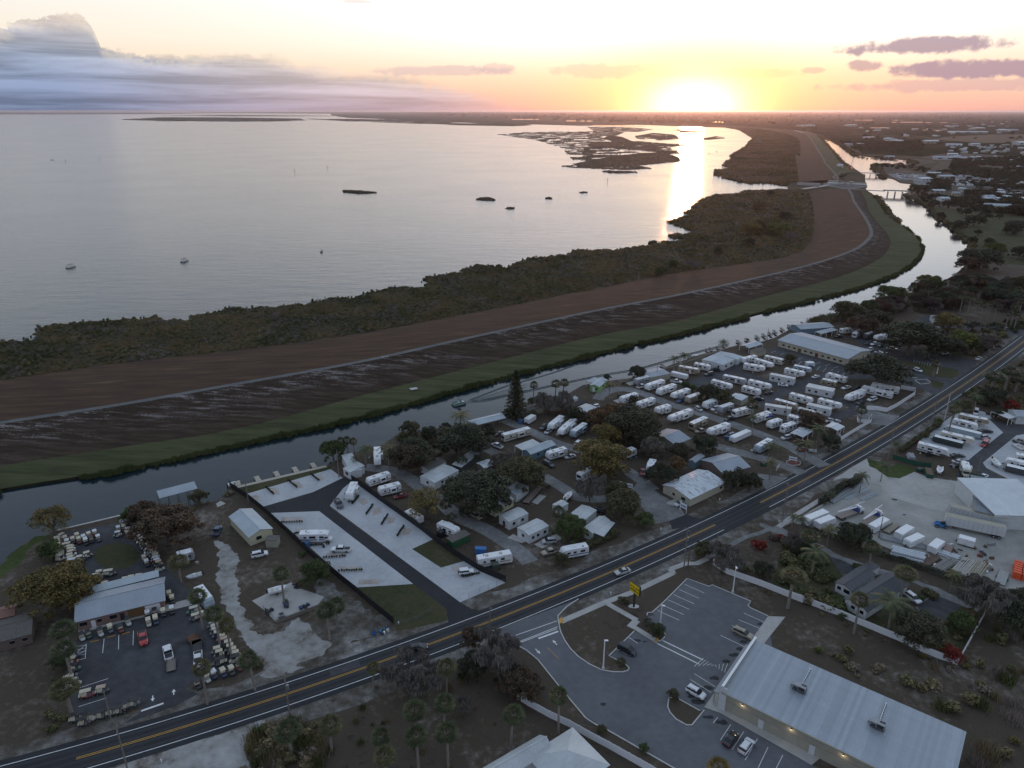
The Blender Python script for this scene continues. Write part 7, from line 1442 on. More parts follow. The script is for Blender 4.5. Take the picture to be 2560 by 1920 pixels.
cartrow('Y', 'from the shop in the slanted row under the palms', 3.4, [(525, 110, 'y', 3.4, 1.5), (630, 195, 'c'), (535, 230, 'c'), (820, 347, 'y'), (850, 400, 'y'), (862, 450, 'y'), (900, 500, 'c'), (970, 555, 'c'), (1000, 605, 'p'), (1065, 655, 'c'), (1100, 715, 'c'), (1145, 770, 'c'), (1185, 822, 'c'), (1190, 885, 'k', 3.4, 1.2)])
cartrow('Y', 'of the short inner row beside the carrier truck', 3.4, [(890, 755, 'c'), (925, 808, 'c'), (930, 930, 'k', 3.4, 1.4)])
cartrow('Y', 'from the car park gate along the road fence', -1.0, [(590, 1290, 'k'), (740, 1185, 'c'), (850, 1130, 'w'), (1000, 1105, 'c'), (1135, 1070, 'c'), (1255, 1000, 'k')])
cartrow('A', 'in the dark jumble against the front fence', .3, [(480, 1310, 'k'), (540, 1335, 'k'), (600, 1300, 'k'), (650, 1290, 'k'), (720, 1270, 'k'), (770, 1260, 'k'), (820, 1230, 'k'), (860, 1215, 'k')])
#  small roadside things
for i in range(22):
 a = random.uniform(0, 6.28); p = G('L', 1110+42*cos(a)*random.random(), 300+28*sin(a)*random.random()); m_ = random.choice([WHITE, BLUET, GREENS, BLACK, CREAM, BLUET, DARK]); o = MB().box(-.35, .35, -.25, .3, 0, random.uniform(.25, .7), taper=(.06, .08)).build('trash_bag', m_, None, label='discarded bag or box in the roadside trash heap', cat='trash', group='roadside trash heap'); o.location = (*p.xy, .02); o.rotation_euler.z = a
for t, x, y, c, l_ in (('L', 1218, 245, WHITE, 'white hydrant near the roadside trash heap'), ('R', 645, 615, WHITE, 'small white post in the verge above the highway'), ('R', 1272, 300, WHITE, 'white hydrant in front of the cream house'), ('K', 758, 325, WHITE, 'thin white marker post near the store pavement'), ('A', 1047, 1620, WHITE, 'white post beside the lower sandy drive'), ('R', 1905, 535, LAMPW, 'white bin-like dome beside the pavement corner')):
 o = empty('hydrant', G(t, x, y), 0, label=l_, cat='hydrant'); MB().cyl(0, 0, 0, .75, .14, 8, .12).build('barrel', c, o); MB().tube([(-.22, 0, .5), (.22, 0, .5)], .07, 6).build('nozzle', c, o); MB().cyl(0, 0, .75, .88, .12, 8, .04).build('cap', c, o)
def signboard(label, t, x0, y0, x1, y1, w_, z0, z1, face=WHITE, post=WHITE):
 a, b = G(t, x0, y0), G(t, x1, y1); d = b-a; o = empty('sign_board', a, atan2(d.y, d.x), label=label, cat='sign'); L = d.length
 MB().box(-.1, L+.1, -.06, .06, z0, z1).build('board', face, o)
 for x in (0, L): MB().box(x-.07, x+.07, -.07, .07, 0, z1+.15).build('post', post, o)
 MB().box(.2, L-.2, -.075, -.062, z0+(z1-z0)*.35, z0+(z1-z0)*.65).build('print_band', plain('sign_blue', (.15, .25, .42), .6), o)
signboard('white sign on two posts at the entrance drive by the highway', 'R', 850, 405, 915, 440, 2, 1.3, 2.9); signboard('white sign board on the round brick bed at the park exit', 'D', 1500, 1240, 1560, 1252, 2, .8, 2.1); signboard('low white sign beside the dumpster at the park entrance', 'D', 1395, 1320, 1420, 1290, 1.5, .4, 1.4); signboard('low white picket-like sign in front of the dark hedge', 'D', 1138, 1465, 1180, 1448, 1.5, .4, 1.3); signboard('small white sign by the palms at the park exit', 'D', 1665, 1160, 1725, 1165, 1.5, .3, 1.2); signboard('roofed white notice shelter beside the entrance drive', 'R', 200, 165, 340, 200, 2, 1.0, 2.4)
rb_ = PT('D 1480,1240 1530,1225 1600,1245 1590,1270 1530,1275 1485,1262'); poly_mesh('brick_bed', rb_, plain('red_mulch', (.16, .06, .045), .95), .05, kind='structure'); curb('bed_edging', rb_, .2, .2, CONCW, True)
# slabs
for i, sp in enumerate(('B 232,1335 560,1180 600,1240 640,1235 830,1300 760,1395 440,1520 330,1410', 'C 1110,1530 1290,1445 1350,1480 1180,1565', 'C 890,1475 940,1445 1050,1505 1010,1520', 'C 1090,1180 1160,1115 1215,1130 1140,1200', 'D 150,590 210,570 240,595 180,610', 'D 40,735 100,720 160,755 110,770', 'D 850,820 900,805 990,835 940,855', 'D 1410,990 1450,975 1500,1000 1460,1015', 'W 1865,620 1905,595 1952,620 1880,650', 'Q 340,1135 390,1128 400,1138 355,1146', 'Q 180,905 215,900 218,910 190,915', 'R 700,330 810,280 850,310 780,360')):
 s_('concrete_slab', sp, CONC, .045+.001*i if not sp.startswith('Q 1') else 6.52, 0) if not sp.startswith('Q') else poly_mesh('concrete_slab', PT(sp, 1.75 if i == 9 else 5.9), CONCW, None, .3, kind='structure')
fence('timber_fence', 'weathered board fence along the front of the boat slab', 'B 440,1522 600,1462 775,1395', 1.2, 1.0, WOOD, WOOD)
dg = G('B', 480, 1480); o = empty('air_unit', (*dg.xy, .05), .4, label='grey ground air conditioner on the boat slab', cat='air conditioner'); MB().box(-.8, .8, -.8, .8, 0, 1.3).build('cabinet', GALV, o); MB().cyl(0, 0, 1.3, 1.35, .6, 12).build('fan', BLACK, o)
for x, y, c, l_ in ((505, 1375, 'b', 'dark blue machine heap in the middle of the boat slab'), (660, 1385, 'm', 'rusty engine heap at the right of the boat slab'), (375, 1430, 'd', 'black mower at the left corner of the boat slab'), (605, 1210, 'd', 'black tarpaulin pile behind the white fishing boat')):
 o = empty('scrap_machine', (*G('B', x, y).xy, .05), random.uniform(0, 3), label=l_, cat='scrap machine')
 for k in range(9): 
  mb = MB(); q = random.uniform(.2, .5); mb.box(-q, q, -q*.7, q*.7, 0, random.uniform(.3, .9), taper=(.05, .1)); c_ = mb.build('machine_part', random.choice([DARK, BLACK, plain('navy', (.03, .045, .12), .5), plain('rust', (.14, .06, .035), .9)]), o); c_.location = (random.uniform(-1.1, 1.1), random.uniform(-.9, .9), random.uniform(0, .3)); c_.rotation_euler.z = random.uniform(0, 3)
for x, y, l_ in ((860, 330, 'grey plastic patio chairs near the pavement') ,): pass
# blue canopy, umbrellas etc.
o = empty('blue_canopy', G('D', 1330, 900), .3, label='deep blue pop-up canopy beside the small white camper', cat='canopy'); MB().prism([(-1.6, 2.2), (0, 2.9), (1.6, 2.2)], -1.6, 1.6).build('canopy_roof', plain('royal_blue', (.03, .05, .25), .7), o)
for x in (-1.5, 1.5):
 for y in (-1.5, 1.5): MB().box(x-.04, x+.04, y-.04, y+.04, 0, 2.2).build('leg', DARK, o)
o = empty('grey_tarp_shelter', G('V', 250, 1330), -.3, label='small grey cloth shelter on the trailer lot grass', cat='shelter'); MB().prism([(-1.4, 1.5), (-.9, 2.4), (.9, 2.4), (1.4, 1.5)], -2.0, 2.0).build('canopy_roof', plain('grey_cloth', (.25, .26, .28), .8), o)
for x in (-1.3, 1.3):
 for y in (-1.9, 1.9): MB().box(x-.04, x+.04, y-.04, y+.04, 0, 1.5).build('leg', DARK, o)
o = MB().prism([(-1.6, 0), (-1.6, 2.2), (1.6, 2.0), (1.6, 0)], -.8, .8).build('tarp_box', BLUET, None, label='box covered with bright blue tarpaulin at the trailer end of the lane', cat='tarp'); o.location = G('C', 670, 1610)
for k, (x, y) in enumerate(((1105, 385), (1150, 470))): MB().cyl(0, 0, 0, .5, .6, 10).build('drain_cover', DARK, None) if 0 else None
for t, x, y, rz in (('K', 590, 1300, -.7), ('K', 1055, 478, .3)):
 p = G(t, x, y); o = MB().box(-1.0, 1.0, -.6, .6, 0, .04).build('drain_grate', BLACK, None, label='black drain grate at the kerb %s' % ('near the vinyl fence' if x < 700 else 'near the pavement ramp'), cat='drain'); o.location = (p.x, p.y, .04); o.rotation_euler.z = rz

STN = plain('oil_stain', (.035, .035, .037), .9)
for i, (t, x, y, r_) in enumerate((('K', 1500, 1045, 1.0), ('K', 1430, 1150, 1.2), ('K', 1555, 968, .9), ('K', 1645, 840, .8), ('K', 1710, 790, 1.0), ('K', 1755, 745, .9), ('K', 1780, 690, .8), ('K', 1510, 1270, .9), ('K', 1610, 1310, 1.0), ('K', 960, 680, .7), ('K', 1025, 690, .4), ('K', 1380, 1110, .8), ('A', 790, 845, .5), ('A', 1180, 850, 1.0), ('K', 1905, 555, .7), ('K', 700, 1170, .5), ('I', 915, 230, .8), ('I', 1000, 355, .5))):
 c = G(t, x, y); poly_mesh('oil_stain', rough([c+Vector((cos(a)*r_*1.3, sin(a)*r_*.7, 0)) for a in [k*pi/5 for k in range(10)]], .3, .35, 1.2, i), STN if t != 'I' else ASPH3, .039 if t != 'K' else .0335, kind='structure')
for i, (x, y, w_, l_, a_) in enumerate(((-95, 0, 1.6, 7, 0), (-40, 1, 2.2, 5, 0), (40, 0, 2.4, 9, 0), (95, -1, 1.4, 12, 0), (150, 1, 2.0, 8, 0))):
 k = min(range(len(RC)), key=lambda j: abs(RC[j].x-x)); rstrip('asphalt_patch', (3.0 if y > 0 else -.6), (3.0 if y > 0 else -.6)-w_, ASPH3 if i % 2 else STN, .0235, k, k+3, .3, kind='structure')
for i in range(-1, 2, 2):
 for q in (.9, 2.5): rstrip('tyre_track', i*q+.3, i*q-.3, plain('worn_track', (.027, .028, .031), .75), .0222, kind='structure')
CL = [MB().box(-.6, .6, -.4, .4, 0, .7, taper=(.05, .05)).mesh('storage_box', PANEL), MB().cyl(0, 0, 0, .75, .5, 8).mesh('patio_table', PANEL), MB().box(-.9, .9, -.9, .9, 0, 2.0).mesh('small_shed', PANEL)]
nc = 0
for o in [o for o in COL.objects if o.get('group') == 'trailers and motorhomes in the parks']:
 for k in range(3):
  if random.random() < .75:
   m_ = o.matrix_basis; q = m_ @ Vector((random.uniform(-4, 4), -2.0-random.random(), 0)); nc += 1; t_ = random.choice([0, 0, 1, 0]) if k else random.choice([0, 1, 2]); nm = ('storage_box', 'patio_table', 'small_shed')[t_]
   obj(nm, CL[t_], None, (q.x, q.y, .04), random.uniform(0, 3), random.uniform(.6, 1.0), random.choice([(.03, .03, .035), (.30, .28, .25), (.05, .12, .25), (.08, .10, .07), (.55, .55, .52), (.20, .10, .06)]), label='small %s on the ground beside a parked trailer or motorhome' % nm.replace('_', ' '), cat=nm.replace('_', ' '), group=nm.replace('_', ' ')+' pieces beside the trailers')
# ================================================================ TREES
HC = {'oak': 5.6, 'open': 5.6, 'bare': 5.6, 'sabal': None, 'queen': 6.6, 'pine': 7.5, 'low': 2.7}; RR = {'oak': 6.3, 'open': 5.2, 'bare': 5.2, 'sabal': 2.15, 'queen': 2.5, 'pine': 3.0, 'low': 2.7}
SH = [6.2, 7.6, 9.0]
def tr(kind, t, cx, cy, r, col, label, group=None, v=None, hz=None):
 n = {'oak': 4, 'open': 2, 'bare': 3, 'sabal': 3, 'queen': 2, 'pine': 1, 'low': 2}[kind]; v = random.randrange(n) if v is None else v; key = kind+str(v) if kind != 'pine' else 'pine'
 hc = SH[v] if kind == 'sabal' else HC[kind]; s = T[t][2]
 g0 = G(t, cx, cy, hc); dist = (g0-Vector((0, 0, H))).length; sc = r/s/FP*dist/RR[kind]*{'oak': 1.22, 'open': 1.2, 'bare': 1.5, 'low': 1.15}.get(kind, 1.2); sc = max(.35, min(2.8, sc))
 zs = hz or {'sabal': 1/sc*min(1.1, max(.75, sc)), 'queen': 1/sc*min(1.2, max(.6, sc)), 'oak': max(.65, min(1.1, sc**-.35)), 'bare': max(.7, min(1.1, sc**-.3)), 'open': max(.7, min(1.1, sc**-.3))}.get(kind, 1)
 p = G(t, cx, cy, hc*sc*zs); p.z = -.05; c = CG[col]; j = random.uniform(.85, 1.15)
 return dup(TREE[key], p, random.uniform(0, 6.28), (sc, sc, sc*zs), tuple(x*j for x in c), label=label, group=group)
TL = """oak A 330 455 165 yellow|big olive and rust oak left of the golf cart rows
low A 320 235 58 green|green rounded tree beside the outer cart row
open W 430 740 130 yellow|thin autumn tree leaning over the canal at the left
sabal A 415 740 66 palm|cabbage palm at the left corner of the cart shop
sabal A 420 895 66 palm|cabbage palm beside the striped parking bay
low A 385 960 50 palm|bushy palm against the left edge of the cart lot
sabal A 415 1125 74 palmy|cabbage palm at the lower left corner of the cart lot
oak W 1430 780 215 brown|large rust-coloured cypress beside the cart yard
oak W 1240 690 120 brown|smaller rust cypress joined to the large one
low W 1145 690 85 green|green tree left of the rust-coloured cypress
low W 1715 540 68 olive|small olive tree beside the canal boat house
sabal A 1145 320 58 palmy|cabbage palm below the rust-coloured cypress
sabal A 1275 548 54 palm|cabbage palm over the weathered camper
sabal A 1390 655 58 palm|upper of two cabbage palms beside the sandy drive
sabal A 1463 728 52 palmy|lower of two cabbage palms beside the sandy drive
sabal A 1620 958 60 palm|cabbage palm at the lower end of the sandy drive
sabal A 1298 1008 54 palmy|cabbage palm over the nose of the white carrier truck
sabal B 465 1100 70 palm|round palm left of the green tree on the sandy yard
oak B 742 1080 112 green|dense green tree touching the black fence
sabal B 925 1365 78 palm|right one of the twin palms on the sandy yard
sabal B 850 1420 84 palm|left one of the twin palms on the sandy yard
oak B 900 65 95 green|green tree at the canal edge below the tall palms
sabal B 968 12 40 palm|tall palm at the canal home, left of the tall group
sabal B 1022 5 40 palm|tall palm at the canal home, middle of the tall group
sabal B 1075 12 36 palmy|tall palm at the canal home, right of the tall group
queen B 1165 62 60 palm|feathery palm between two canal homes
queen B 1360 62 66 palmy|feathery palm right of the end-on white trailer
queen B 1085 140 34 palm|small palm in front of the canal home roof
open B 1680 490 150 yellow|yellowish feathery tree by the black fence
oak B 1560 95 165 dark|dark mossy oak behind the trailer lane
oak C 620 1060 250 dark|widest dark spreading oak in the club park
oak C 500 650 200 dark|dark oak by the canal, left of the dock roof
oak C 95 770 150 brown|brown-grey oak at the canal corner of the club park
low C 80 555 80 olive|round olive tree at the canal bank edge
low C 240 590 70 dark|dark low tree between bank and mossy oak
low C 375 545 45 dark|small dark palm-like tree at the bank
oak C 705 590 85 dark|dark tree next to the dock roof
oak C 990 900 180 olive|greyish olive oak in the centre of the club park
oak C 860 830 100 grey|grey leafless-looking oak above the centre oak
bare C 670 690 62 grey|small bare tree at the lane fork
oak C 1665 760 200 yellow|tall yellow-green oak, brightest in the park
oak C 1700 600 120 yellow|upper crown of the yellow-green oak group
oak C 1910 520 190 oak|big dark green oak right of the rust-tinged tree
oak C 1690 455 120 rust|rust-tinged tree above the yellow-green oak
oak C 2040 600 130 oak|dark oak between the rust tree and the trailers
pine C 962 270 78 dark|tall dark conifer at the canal edge
queen C 500 445 82 palmy|coconut palm leaning at the canal by the dock roof
sabal C 1108 205 38 palm|lone cabbage palm right of the conifer
sabal C 1290 195 46 palm|left of the two cabbage palms by the leafless trees
sabal C 1352 188 46 palm|right of the two cabbage palms by the leafless trees
bare C 1220 330 85 grey|grey leafless tree below the cabbage palms
bare C 1340 320 95 mauve|mauve leafless tree next to the grey one
low C 1450 440 80 dark|dark round tree left of the mobile home
low C 1570 490 52 olive|small tree under the rust-tinged oak
bare C 1570 1040 105 grey|pale bare tree by the lane junction
oak C 1860 1170 145 olive|olive tree beside the concrete driveway
oak C 1800 1060 90 olive|small olive tree behind the driveway tree
oak C 1410 1370 120 green|green tree between the mobile homes near the highway
sabal C 1310 1255 62 palm|palm beside the stained metal home
low C 2035 1305 74 green|dense green round tree at the driveway by the highway
low C 905 430 50 green|green bush-like tree left of the conifer
low C 1095 335 35 green|green low tree behind the brown cottage
low C 1105 440 36 palmy|small palm in front of the brown cottage
low C 1340 1640 60 olive|olive shrub-tree at the sandy lane end
oak D 230 880 190 oak|very large dark oak left of the patched trailer
oak D 70 830 120 rust|rust and green oak at the left of the dark oak
oak D 380 1110 95 grey|mossy grey oak left of the pink-tinted roof
oak D 600 1140 80 oak|oak in front of the pink-tinted roof
low D 572 1255 72 rust|rusty small tree beside the white house roof
oak D 450 1330 110 dark|dark oak at the corner of the cream house
oak D 800 1080 106 dark|dense round dark tree beside the plain white trailer
low D 1060 1375 100 dark|dark hedge tree left of two by the grey hall
low D 1185 1385 82 dark|dark hedge tree right of two by the grey hall
oak D 830 650 82 dark|dark oak in the middle of the trailer rows
low D 960 700 66 olive|olive tree right of the dark central oak
low D 645 600 38 green|small green tree at the end of a trailer row
low D 705 625 32 green|small green tree beside the ribbed trailer
oak D 245 490 68 dark|dark palm clump beside the long grey shed
queen D 560 375 40 palm|left of the two canal palms by the park homes
queen D 630 348 44 palm|right of the two canal palms by the park homes
queen D 960 240 42 palm|coconut palm alone on the seawall
oak D 1520 378 46 olive|small tree in the hall car park
sabal D 1200 770 58 palm|palm beside the motorhome in the park
queen D 1210 865 48 palm|palm in front of the green mat trailer
oak D 1700 885 95 brown|brown-green oak over the cab motorhome
queen D 1755 960 62 palm|palm tree behind the striped roof shelter
queen D 1345 1095 52 palm|taller of the two palms at the silver trailer
queen D 1420 1120 36 palm|shorter of the two palms at the silver trailer
queen D 1362 1235 52 palmy|leaning palm clump beside the dumpster
queen D 1650 1085 64 palm|palms by the park exit sign
queen D 1590 1075 50 palm|palm at the corner of the striped shelter
oak D 1850 1065 76 dark|clipped dark round tree at the vinyl fence
sabal D 2110 815 44 palm|cabbage palm inside the white fence corner
low D 212 712 40 olive|small tree in front of the first lower trailer
low D 1620 830 40 grey|grey shrub tree beside the awning homes
queen D 20 590 48 palmy|yellowish palm next to the lime cottage
low D -10 540 34 dark|dark clipped tree behind the lime cottage
oak E 1060 190 190 dark|massive dark oak behind the hall side lot
oak E 800 470 190 dark|spreading dark oak over the hall car park
oak E 660 90 100 brown|brown oak behind the row of motorhomes
oak E 760 40 110 oak|dark oak at the wood edge behind the marina
oak E 1380 75 92 yellow|round golden green tree by the crossroad
low E 1570 95 50 grey|pale blue-green palm beside the crossroad
oak E 1500 215 95 lime|lime green tree right of the massive oak
oak E 1400 270 90 dark|dark tree below the lime green tree
oak E 1670 230 90 grey|grey scrubby tree at the roadside bend
sabal E 1585 250 40 palm|cabbage palm in the roadside scrub
oak E 1250 230 90 dark|dark tree between the massive oak and lime tree
sabal E 1260 428 36 palmy|sabal palm on the hall entrance island
sabal E 1740 530 76 palm|big round palm beside the highway, leftmost of three
sabal E 1870 485 66 palm|big round palm beside the highway, middle of three
sabal E 1945 545 60 palm|big round palm beside the highway, rightmost of three
queen E 1610 700 46 palm|small palm beside the highway behind the van
oak E 1740 680 84 dark|dark bushy tree behind the white van slab
queen E 1440 745 42 palm|palm by the concrete pole, upper one
sabal E 1410 808 46 palmy|palm by the concrete pole, lower one
low E 1500 770 44 olive|olive tree left of the white van
low E 1890 760 44 red|red-leaved shrub tree near the roadside shop
low E 1770 838 38 dark|clipped dark bush tree beside the roadside shop
queen E 940 1085 36 palm|small palm on the verge by the utility pole
queen E 830 1260 46 palm|palm at the entrance lawn corner
queen E 655 1352 50 palm|twin-headed palm at the work yard entrance
queen E 395 1505 32 palm|small palm behind the low white wall
queen I 80 358 38 palm|left palm at the corner cargo trailer
queen I 155 378 46 palm|right palm at the corner cargo trailer
sabal I 210 530 72 palm|cabbage palm at the house driveway bend
queen I 382 462 55 palmy|yellow-tinged palm in front of the boxy cargo trailer
oak I 592 505 112 dark|dense dark oak at the work yard fence
sabal I 740 612 66 palm|cabbage palm right of the dense dark oak
sabal I 1010 848 80 palmy|bushy cabbage palm behind the dark-roofed house
queen I 262 665 88 palm|tall feathery palm in the house garden
sabal I 75 860 98 palmy|large shaggy palm near the vinyl fence
oak I 175 625 62 dark|dark tree beside the garden driveway
bare I 75 565 55 mauve|purple tinged bare tree in the garden corner
sabal I 637 1062 70 palmy|tall cabbage palm in front of the house at the fence
queen I 922 1075 118 palm|large feather palm beside the house porch
oak I 1140 1270 150 oak|dense dome tree in the garden corner
oak I 1485 1235 85 green|green small tree in the garden by the fence corner
bare I 1700 985 130 grey|pale leafless tree next to the stacked timbers
bare I 1590 1010 90 grey|thin leafless tree left of the pale one
oak I 1890 1160 130 dark|dark oak at the right edge outside the fence
oak I 2000 1060 90 oak|green oak beside the orange barriers
queen I 1415 838 50 palmy|small palm behind the plank stacks
low I 1400 1500 60 red|reddish bush tree in the fence corner
sabal L 1010 578 52 palmy|lone cabbage palm at the highway edge of the grove
sabal L 1580 578 70 palmy|cabbage palm below the grey mossy tree
sabal L 1340 915 88 palm|cabbage palm in the grove centre, upper left
sabal L 1560 850 76 palm|cabbage palm in the grove centre, upper right
sabal L 1355 1090 82 palm|cabbage palm in the grove centre, lower left
sabal L 1590 1090 82 palm|cabbage palm in the grove centre, lower right
sabal L 1090 1118 68 palm|rear palm of the close pair in the grove
sabal L 1115 1232 78 palmy|front palm of the close pair in the grove
sabal L 680 1020 80 palmy|leaning cabbage palm at the left of the grove
sabal L 370 1050 92 palm|cabbage palm beside the lower sandy drive
sabal L 2080 935 80 palm|cabbage palm near the bottom house fence
bare L 1260 540 135 mauve|rusty leafless tree overhanging the highway
bare L 1400 660 110 grey|grey leafless tree hung with moss in the grove
bare L 1950 400 150 grey|pale moss-draped tree at the store entrance
oak L 1780 330 85 brown|rust-leaved tree at the highway by the store entrance
oak L 1800 540 100 dark|dark tree under the moss-draped one
oak L 2100 640 120 brown|rust-brown tree beside the store driveway
bare L 2010 560 100 mauve|mauve leafless tree beside the rust-brown one
oak K 100 1000 120 brown|rust-brown tree nearest the vinyl fence gap
bare L 1730 850 55 grey|small bare sapling in the grove
sabal K 365 1105 72 palm|cabbage palm at the kerb of the store driveway
low K 1240 1085 42 olive|dark small tree on the small planting island
low K 840 835 34 olive|small tree at the tip of the grass island
sabal K 1590 1650 80 yellow|yellowish palm top at the bottom edge
low K 1115 590 58 palm|spiky green palm clump by the lamp post
low K 1040 528 32 grey|pinkish shrub beside the kerb drain
low K 690 1355 34 olive|sapling left of two along the driveway fence
low K 1015 1500 34 green|sapling right of two along the driveway fence
bare R 1400 880 135 grey|grey brush thicket beside the pavement
bare R 1290 800 90 grey|small leafless tree at the weathered pole
low R 1110 800 95 olive|olive feathery small tree by the pavement
oak R 1742 1010 92 dark|round dark green tree behind the vinyl fence
low R 1530 1020 60 olive|low green tree left of the round one
oak R 2150 820 90 dark|dark garden tree at the driveway entrance
low R 2060 690 70 mauve|purple-green garden tree at the driveway entrance
oak M 1850 900 160 dark|huge dark tree at the river bend meadow
oak M 1740 950 80 brown|rust-brown tree at the water beside the huge tree
oak M 700 1340 110 olive|airy olive tree over the canal behind the marina
queen M 540 1400 34 palm|palm beside the marina reeds
oak M 1070 1205 95 green|bright green dome tree at the canal bend
oak M 1400 1105 75 lime|lime topped tree on the canal bend wood edge
oak M 1310 310 70 dark|dark tree at the water right of the bridge"""
TCAT = 'trees and palms of the settlement'
for ln in TL.split('\n'):
 a, lab = ln.split('|'); k, t, x, y, r_, c = a.split(); tr(k, t, float(x), float(y), float(r_), c, lab)
for i, (x_, y_, r_, c_, v_) in enumerate(((1880, 850, 60, 'yellow', 'oak'), (1975, 820, 62, 'olive', 'oak'), (2060, 850, 66, 'lime', 'oak'), (2110, 760, 34, 'dark', 'oak'), (1590, 965, 20, 'dark', 'sabal'), (1745, 705, 22, 'brown', 'bare'), (1930, 700, 34, 'rust', 'oak'), (1860, 945, 34, 'dark', 'oak'), (2080, 700, 22, 'dark', 'sabal'), (1650, 1010, 26, 'dark', 'oak'), (2010, 610, 24, 'olive', 'oak'), (2150, 900, 30, 'grey', 'bare'), (1340, 1100, 34, 'green', 'oak'), (1100, 1140, 24, 'palm', 'sabal'), (1960, 950, 18, 'palm', 'sabal'), (2050, 990, 18, 'palm', 'sabal'), (1480, 1090, 40, 'mauve', 'bare'), (1260, 1150, 40, 'green', 'oak'))):
 tr(v_, 'O', x_, y_, r_, c_, 'tree rising above the marsh brush before the levee bend, %s from the left' % ORD[sorted((1880, 1975, 2060, 2110, 1590, 1745, 1930, 1860, 2080, 1650, 2010, 2150, 1340, 1100, 1960, 2050, 1480, 1260)).index(x_)], 'trees in the marsh brush')
# shrubs near the buildings
SHL = """C 870 1375 1.3 red|red flowering shrub at the corner of the mobile home
C 1230 1060 1.0 olive|olive shrub beside the lane junction
R 1680 820 2.6 red|large scarlet bougainvillea mound in the garden
R 1930 730 1.8 red|smaller scarlet bougainvillea beside the driveway
R 1830 720 1.6 mauve|purple bougainvillea left of the smaller scarlet one
K 855 390 1.6 olive|rounded shrub left of the yellow store sign
K 300 1640 1.2 green|shrub behind the bottom fence
E 1090 1085 1.5 red|red flowered shrub at the trailer lot hedge
E 1180 1040 1.6 yellow|yellow shrub at the trailer lot hedge
E 1265 965 1.6 mauve|purple shrub at the trailer lot hedge
E 1280 910 1.5 lime|lime shrub at the trailer lot hedge near the palms
E 1690 850 1.0 mauve|purple shrub at the corner of the van slab
I 110 580 1.4 mauve|purple garden shrub by the driveway bend
I 450 1060 1.3 green|dark shrub under the windows of the white wing
I 1110 1070 1.5 green|flowering shrub beside the parked white car
D 130 600 1.0 green|green shrub beside the lime cottage steps
D 90 705 1.0 green|green shrub behind the first pad
D 1160 235 1.0 olive|shrub beside the arched shelter
B 2010 830 1.2 green|vine-covered shrub beside the green shed
B 650 960 1.3 green|shrub at the black fence near the white wagon
L 140 580 1.5 olive|olive shrub at the end of the sandy drive
J 430 650 1.2 lime|bright lime weed clump behind the store
J 1330 700 1.0 yellow|yellowish weed clump by the fence corner
J 2120 1440 1.2 yellow|straw coloured clump at the right edge field
J 1710 800 1.1 yellow|straw coloured clump beyond the fence corner"""
for ln in SHL.split('\n'):
 a, lab = ln.split('|'); t, x, y, sc, c = a.split(); shrub(t, float(x), float(y), float(sc), c, lab)
# shrub rows on the shell pads
def shrubrow(t, x0, y0, x1, y1, n, where, hgt=1.0):
 for i in range(n):
  f = i/(n-1); x, y = x0+(x1-x0)*f, y0+(y1-y0)*f
  p = G(t, x, y); obj('pad_shrub', SHR[i % 4], None, (p.x, p.y, .02), random.uniform(0, 6), (.36, .36, .75*hgt*random.uniform(.8, 1.2)), CG['dark'], label='small dark upright shrub, %s %s' % (ORD[i], where), cat='shrub', group='shrub rows on the shell pads')
for a in ((480, 690, 648, 685, 9, 'in the row nearest the canal on the left pad'), (588, 785, 660, 772, 5, 'in the short row behind the cab motorhome'), (702, 882, 870, 868, 9, 'in the row beside the white crew pickup'), (830, 982, 1005, 970, 9, 'in the row below the white crew pickup'), (955, 1092, 1145, 1085, 10, 'in the lowest row on the left pad'), (1985, 1142, 2115, 1112, 8, 'in the row beside the off-road car')): shrubrow('B', *a)
for i, a in enumerate(((350, 400, 412, 455), (535, 345, 605, 398), (722, 290, 788, 342), (1115, 478, 1065, 535), (1235, 545, 1182, 622), (1360, 628, 1308, 708), (1492, 722, 1438, 805))): shrubrow('B', *a, 9, 'in the diagonal row %s from the canal' % ('one', 'two', 'three', 'four', 'five', 'six', 'seven')[i] if 0 else 'in the slanted row, %s' % ('nearest the black fence corner', 'in the middle of the canal pad', 'nearest the canal homes', 'behind the upper white trailer', 'second down the right pad', 'third down the right pad', 'last down the right pad')[i], 1.2)
def hedge(label, t, x0, y0, x1, y1, w=1.2, h=1.6, col='dark'):
 a, b = G(t, x0, y0), G(t, x1, y1); L = (b-a).length; n = int(L*w*150); r = np.random.default_rng(int(L*10)); d = (b-a).normalized(); nn_ = Vector((-d.y, d.x, 0)); q = r.random(n)*L; s = r.uniform(-1, 1, n)*w/2; z = h*(r.random(n)**.5)*(1+.15*np.sin(q))
 P_ = np.array([(d.x*i+nn_.x*j, d.y*i+nn_.y*j, k) for i, j, k in zip(q, s, z)]); o = obj('hedge', leaf_mesh('hedge', P_, .22, seed=n % 97), None, a, 0, None, CG[col], label=label, cat='hedge'); return o
hedge('long dark clipped hedge behind the low white wall', 'I', 300, 280, 520, 110, 2.2, 2.0); hedge('dark hedge block at the twin-headed palm', 'I', 540, 140, 620, 70, 2.6, 2.2); hedge('hedge along the end wall of the cream hall', 'E', 540, 405, 690, 335, 1.2, 1.4, 'oak'); hedge('ivy hedge along the wire fence of the house drive', 'I', 300, 520, 700, 640, 1.0, 1.6); hedge('dark hedge below the culvert pipes', 'I', 740, 680, 1200, 830, 1.2, 1.7)
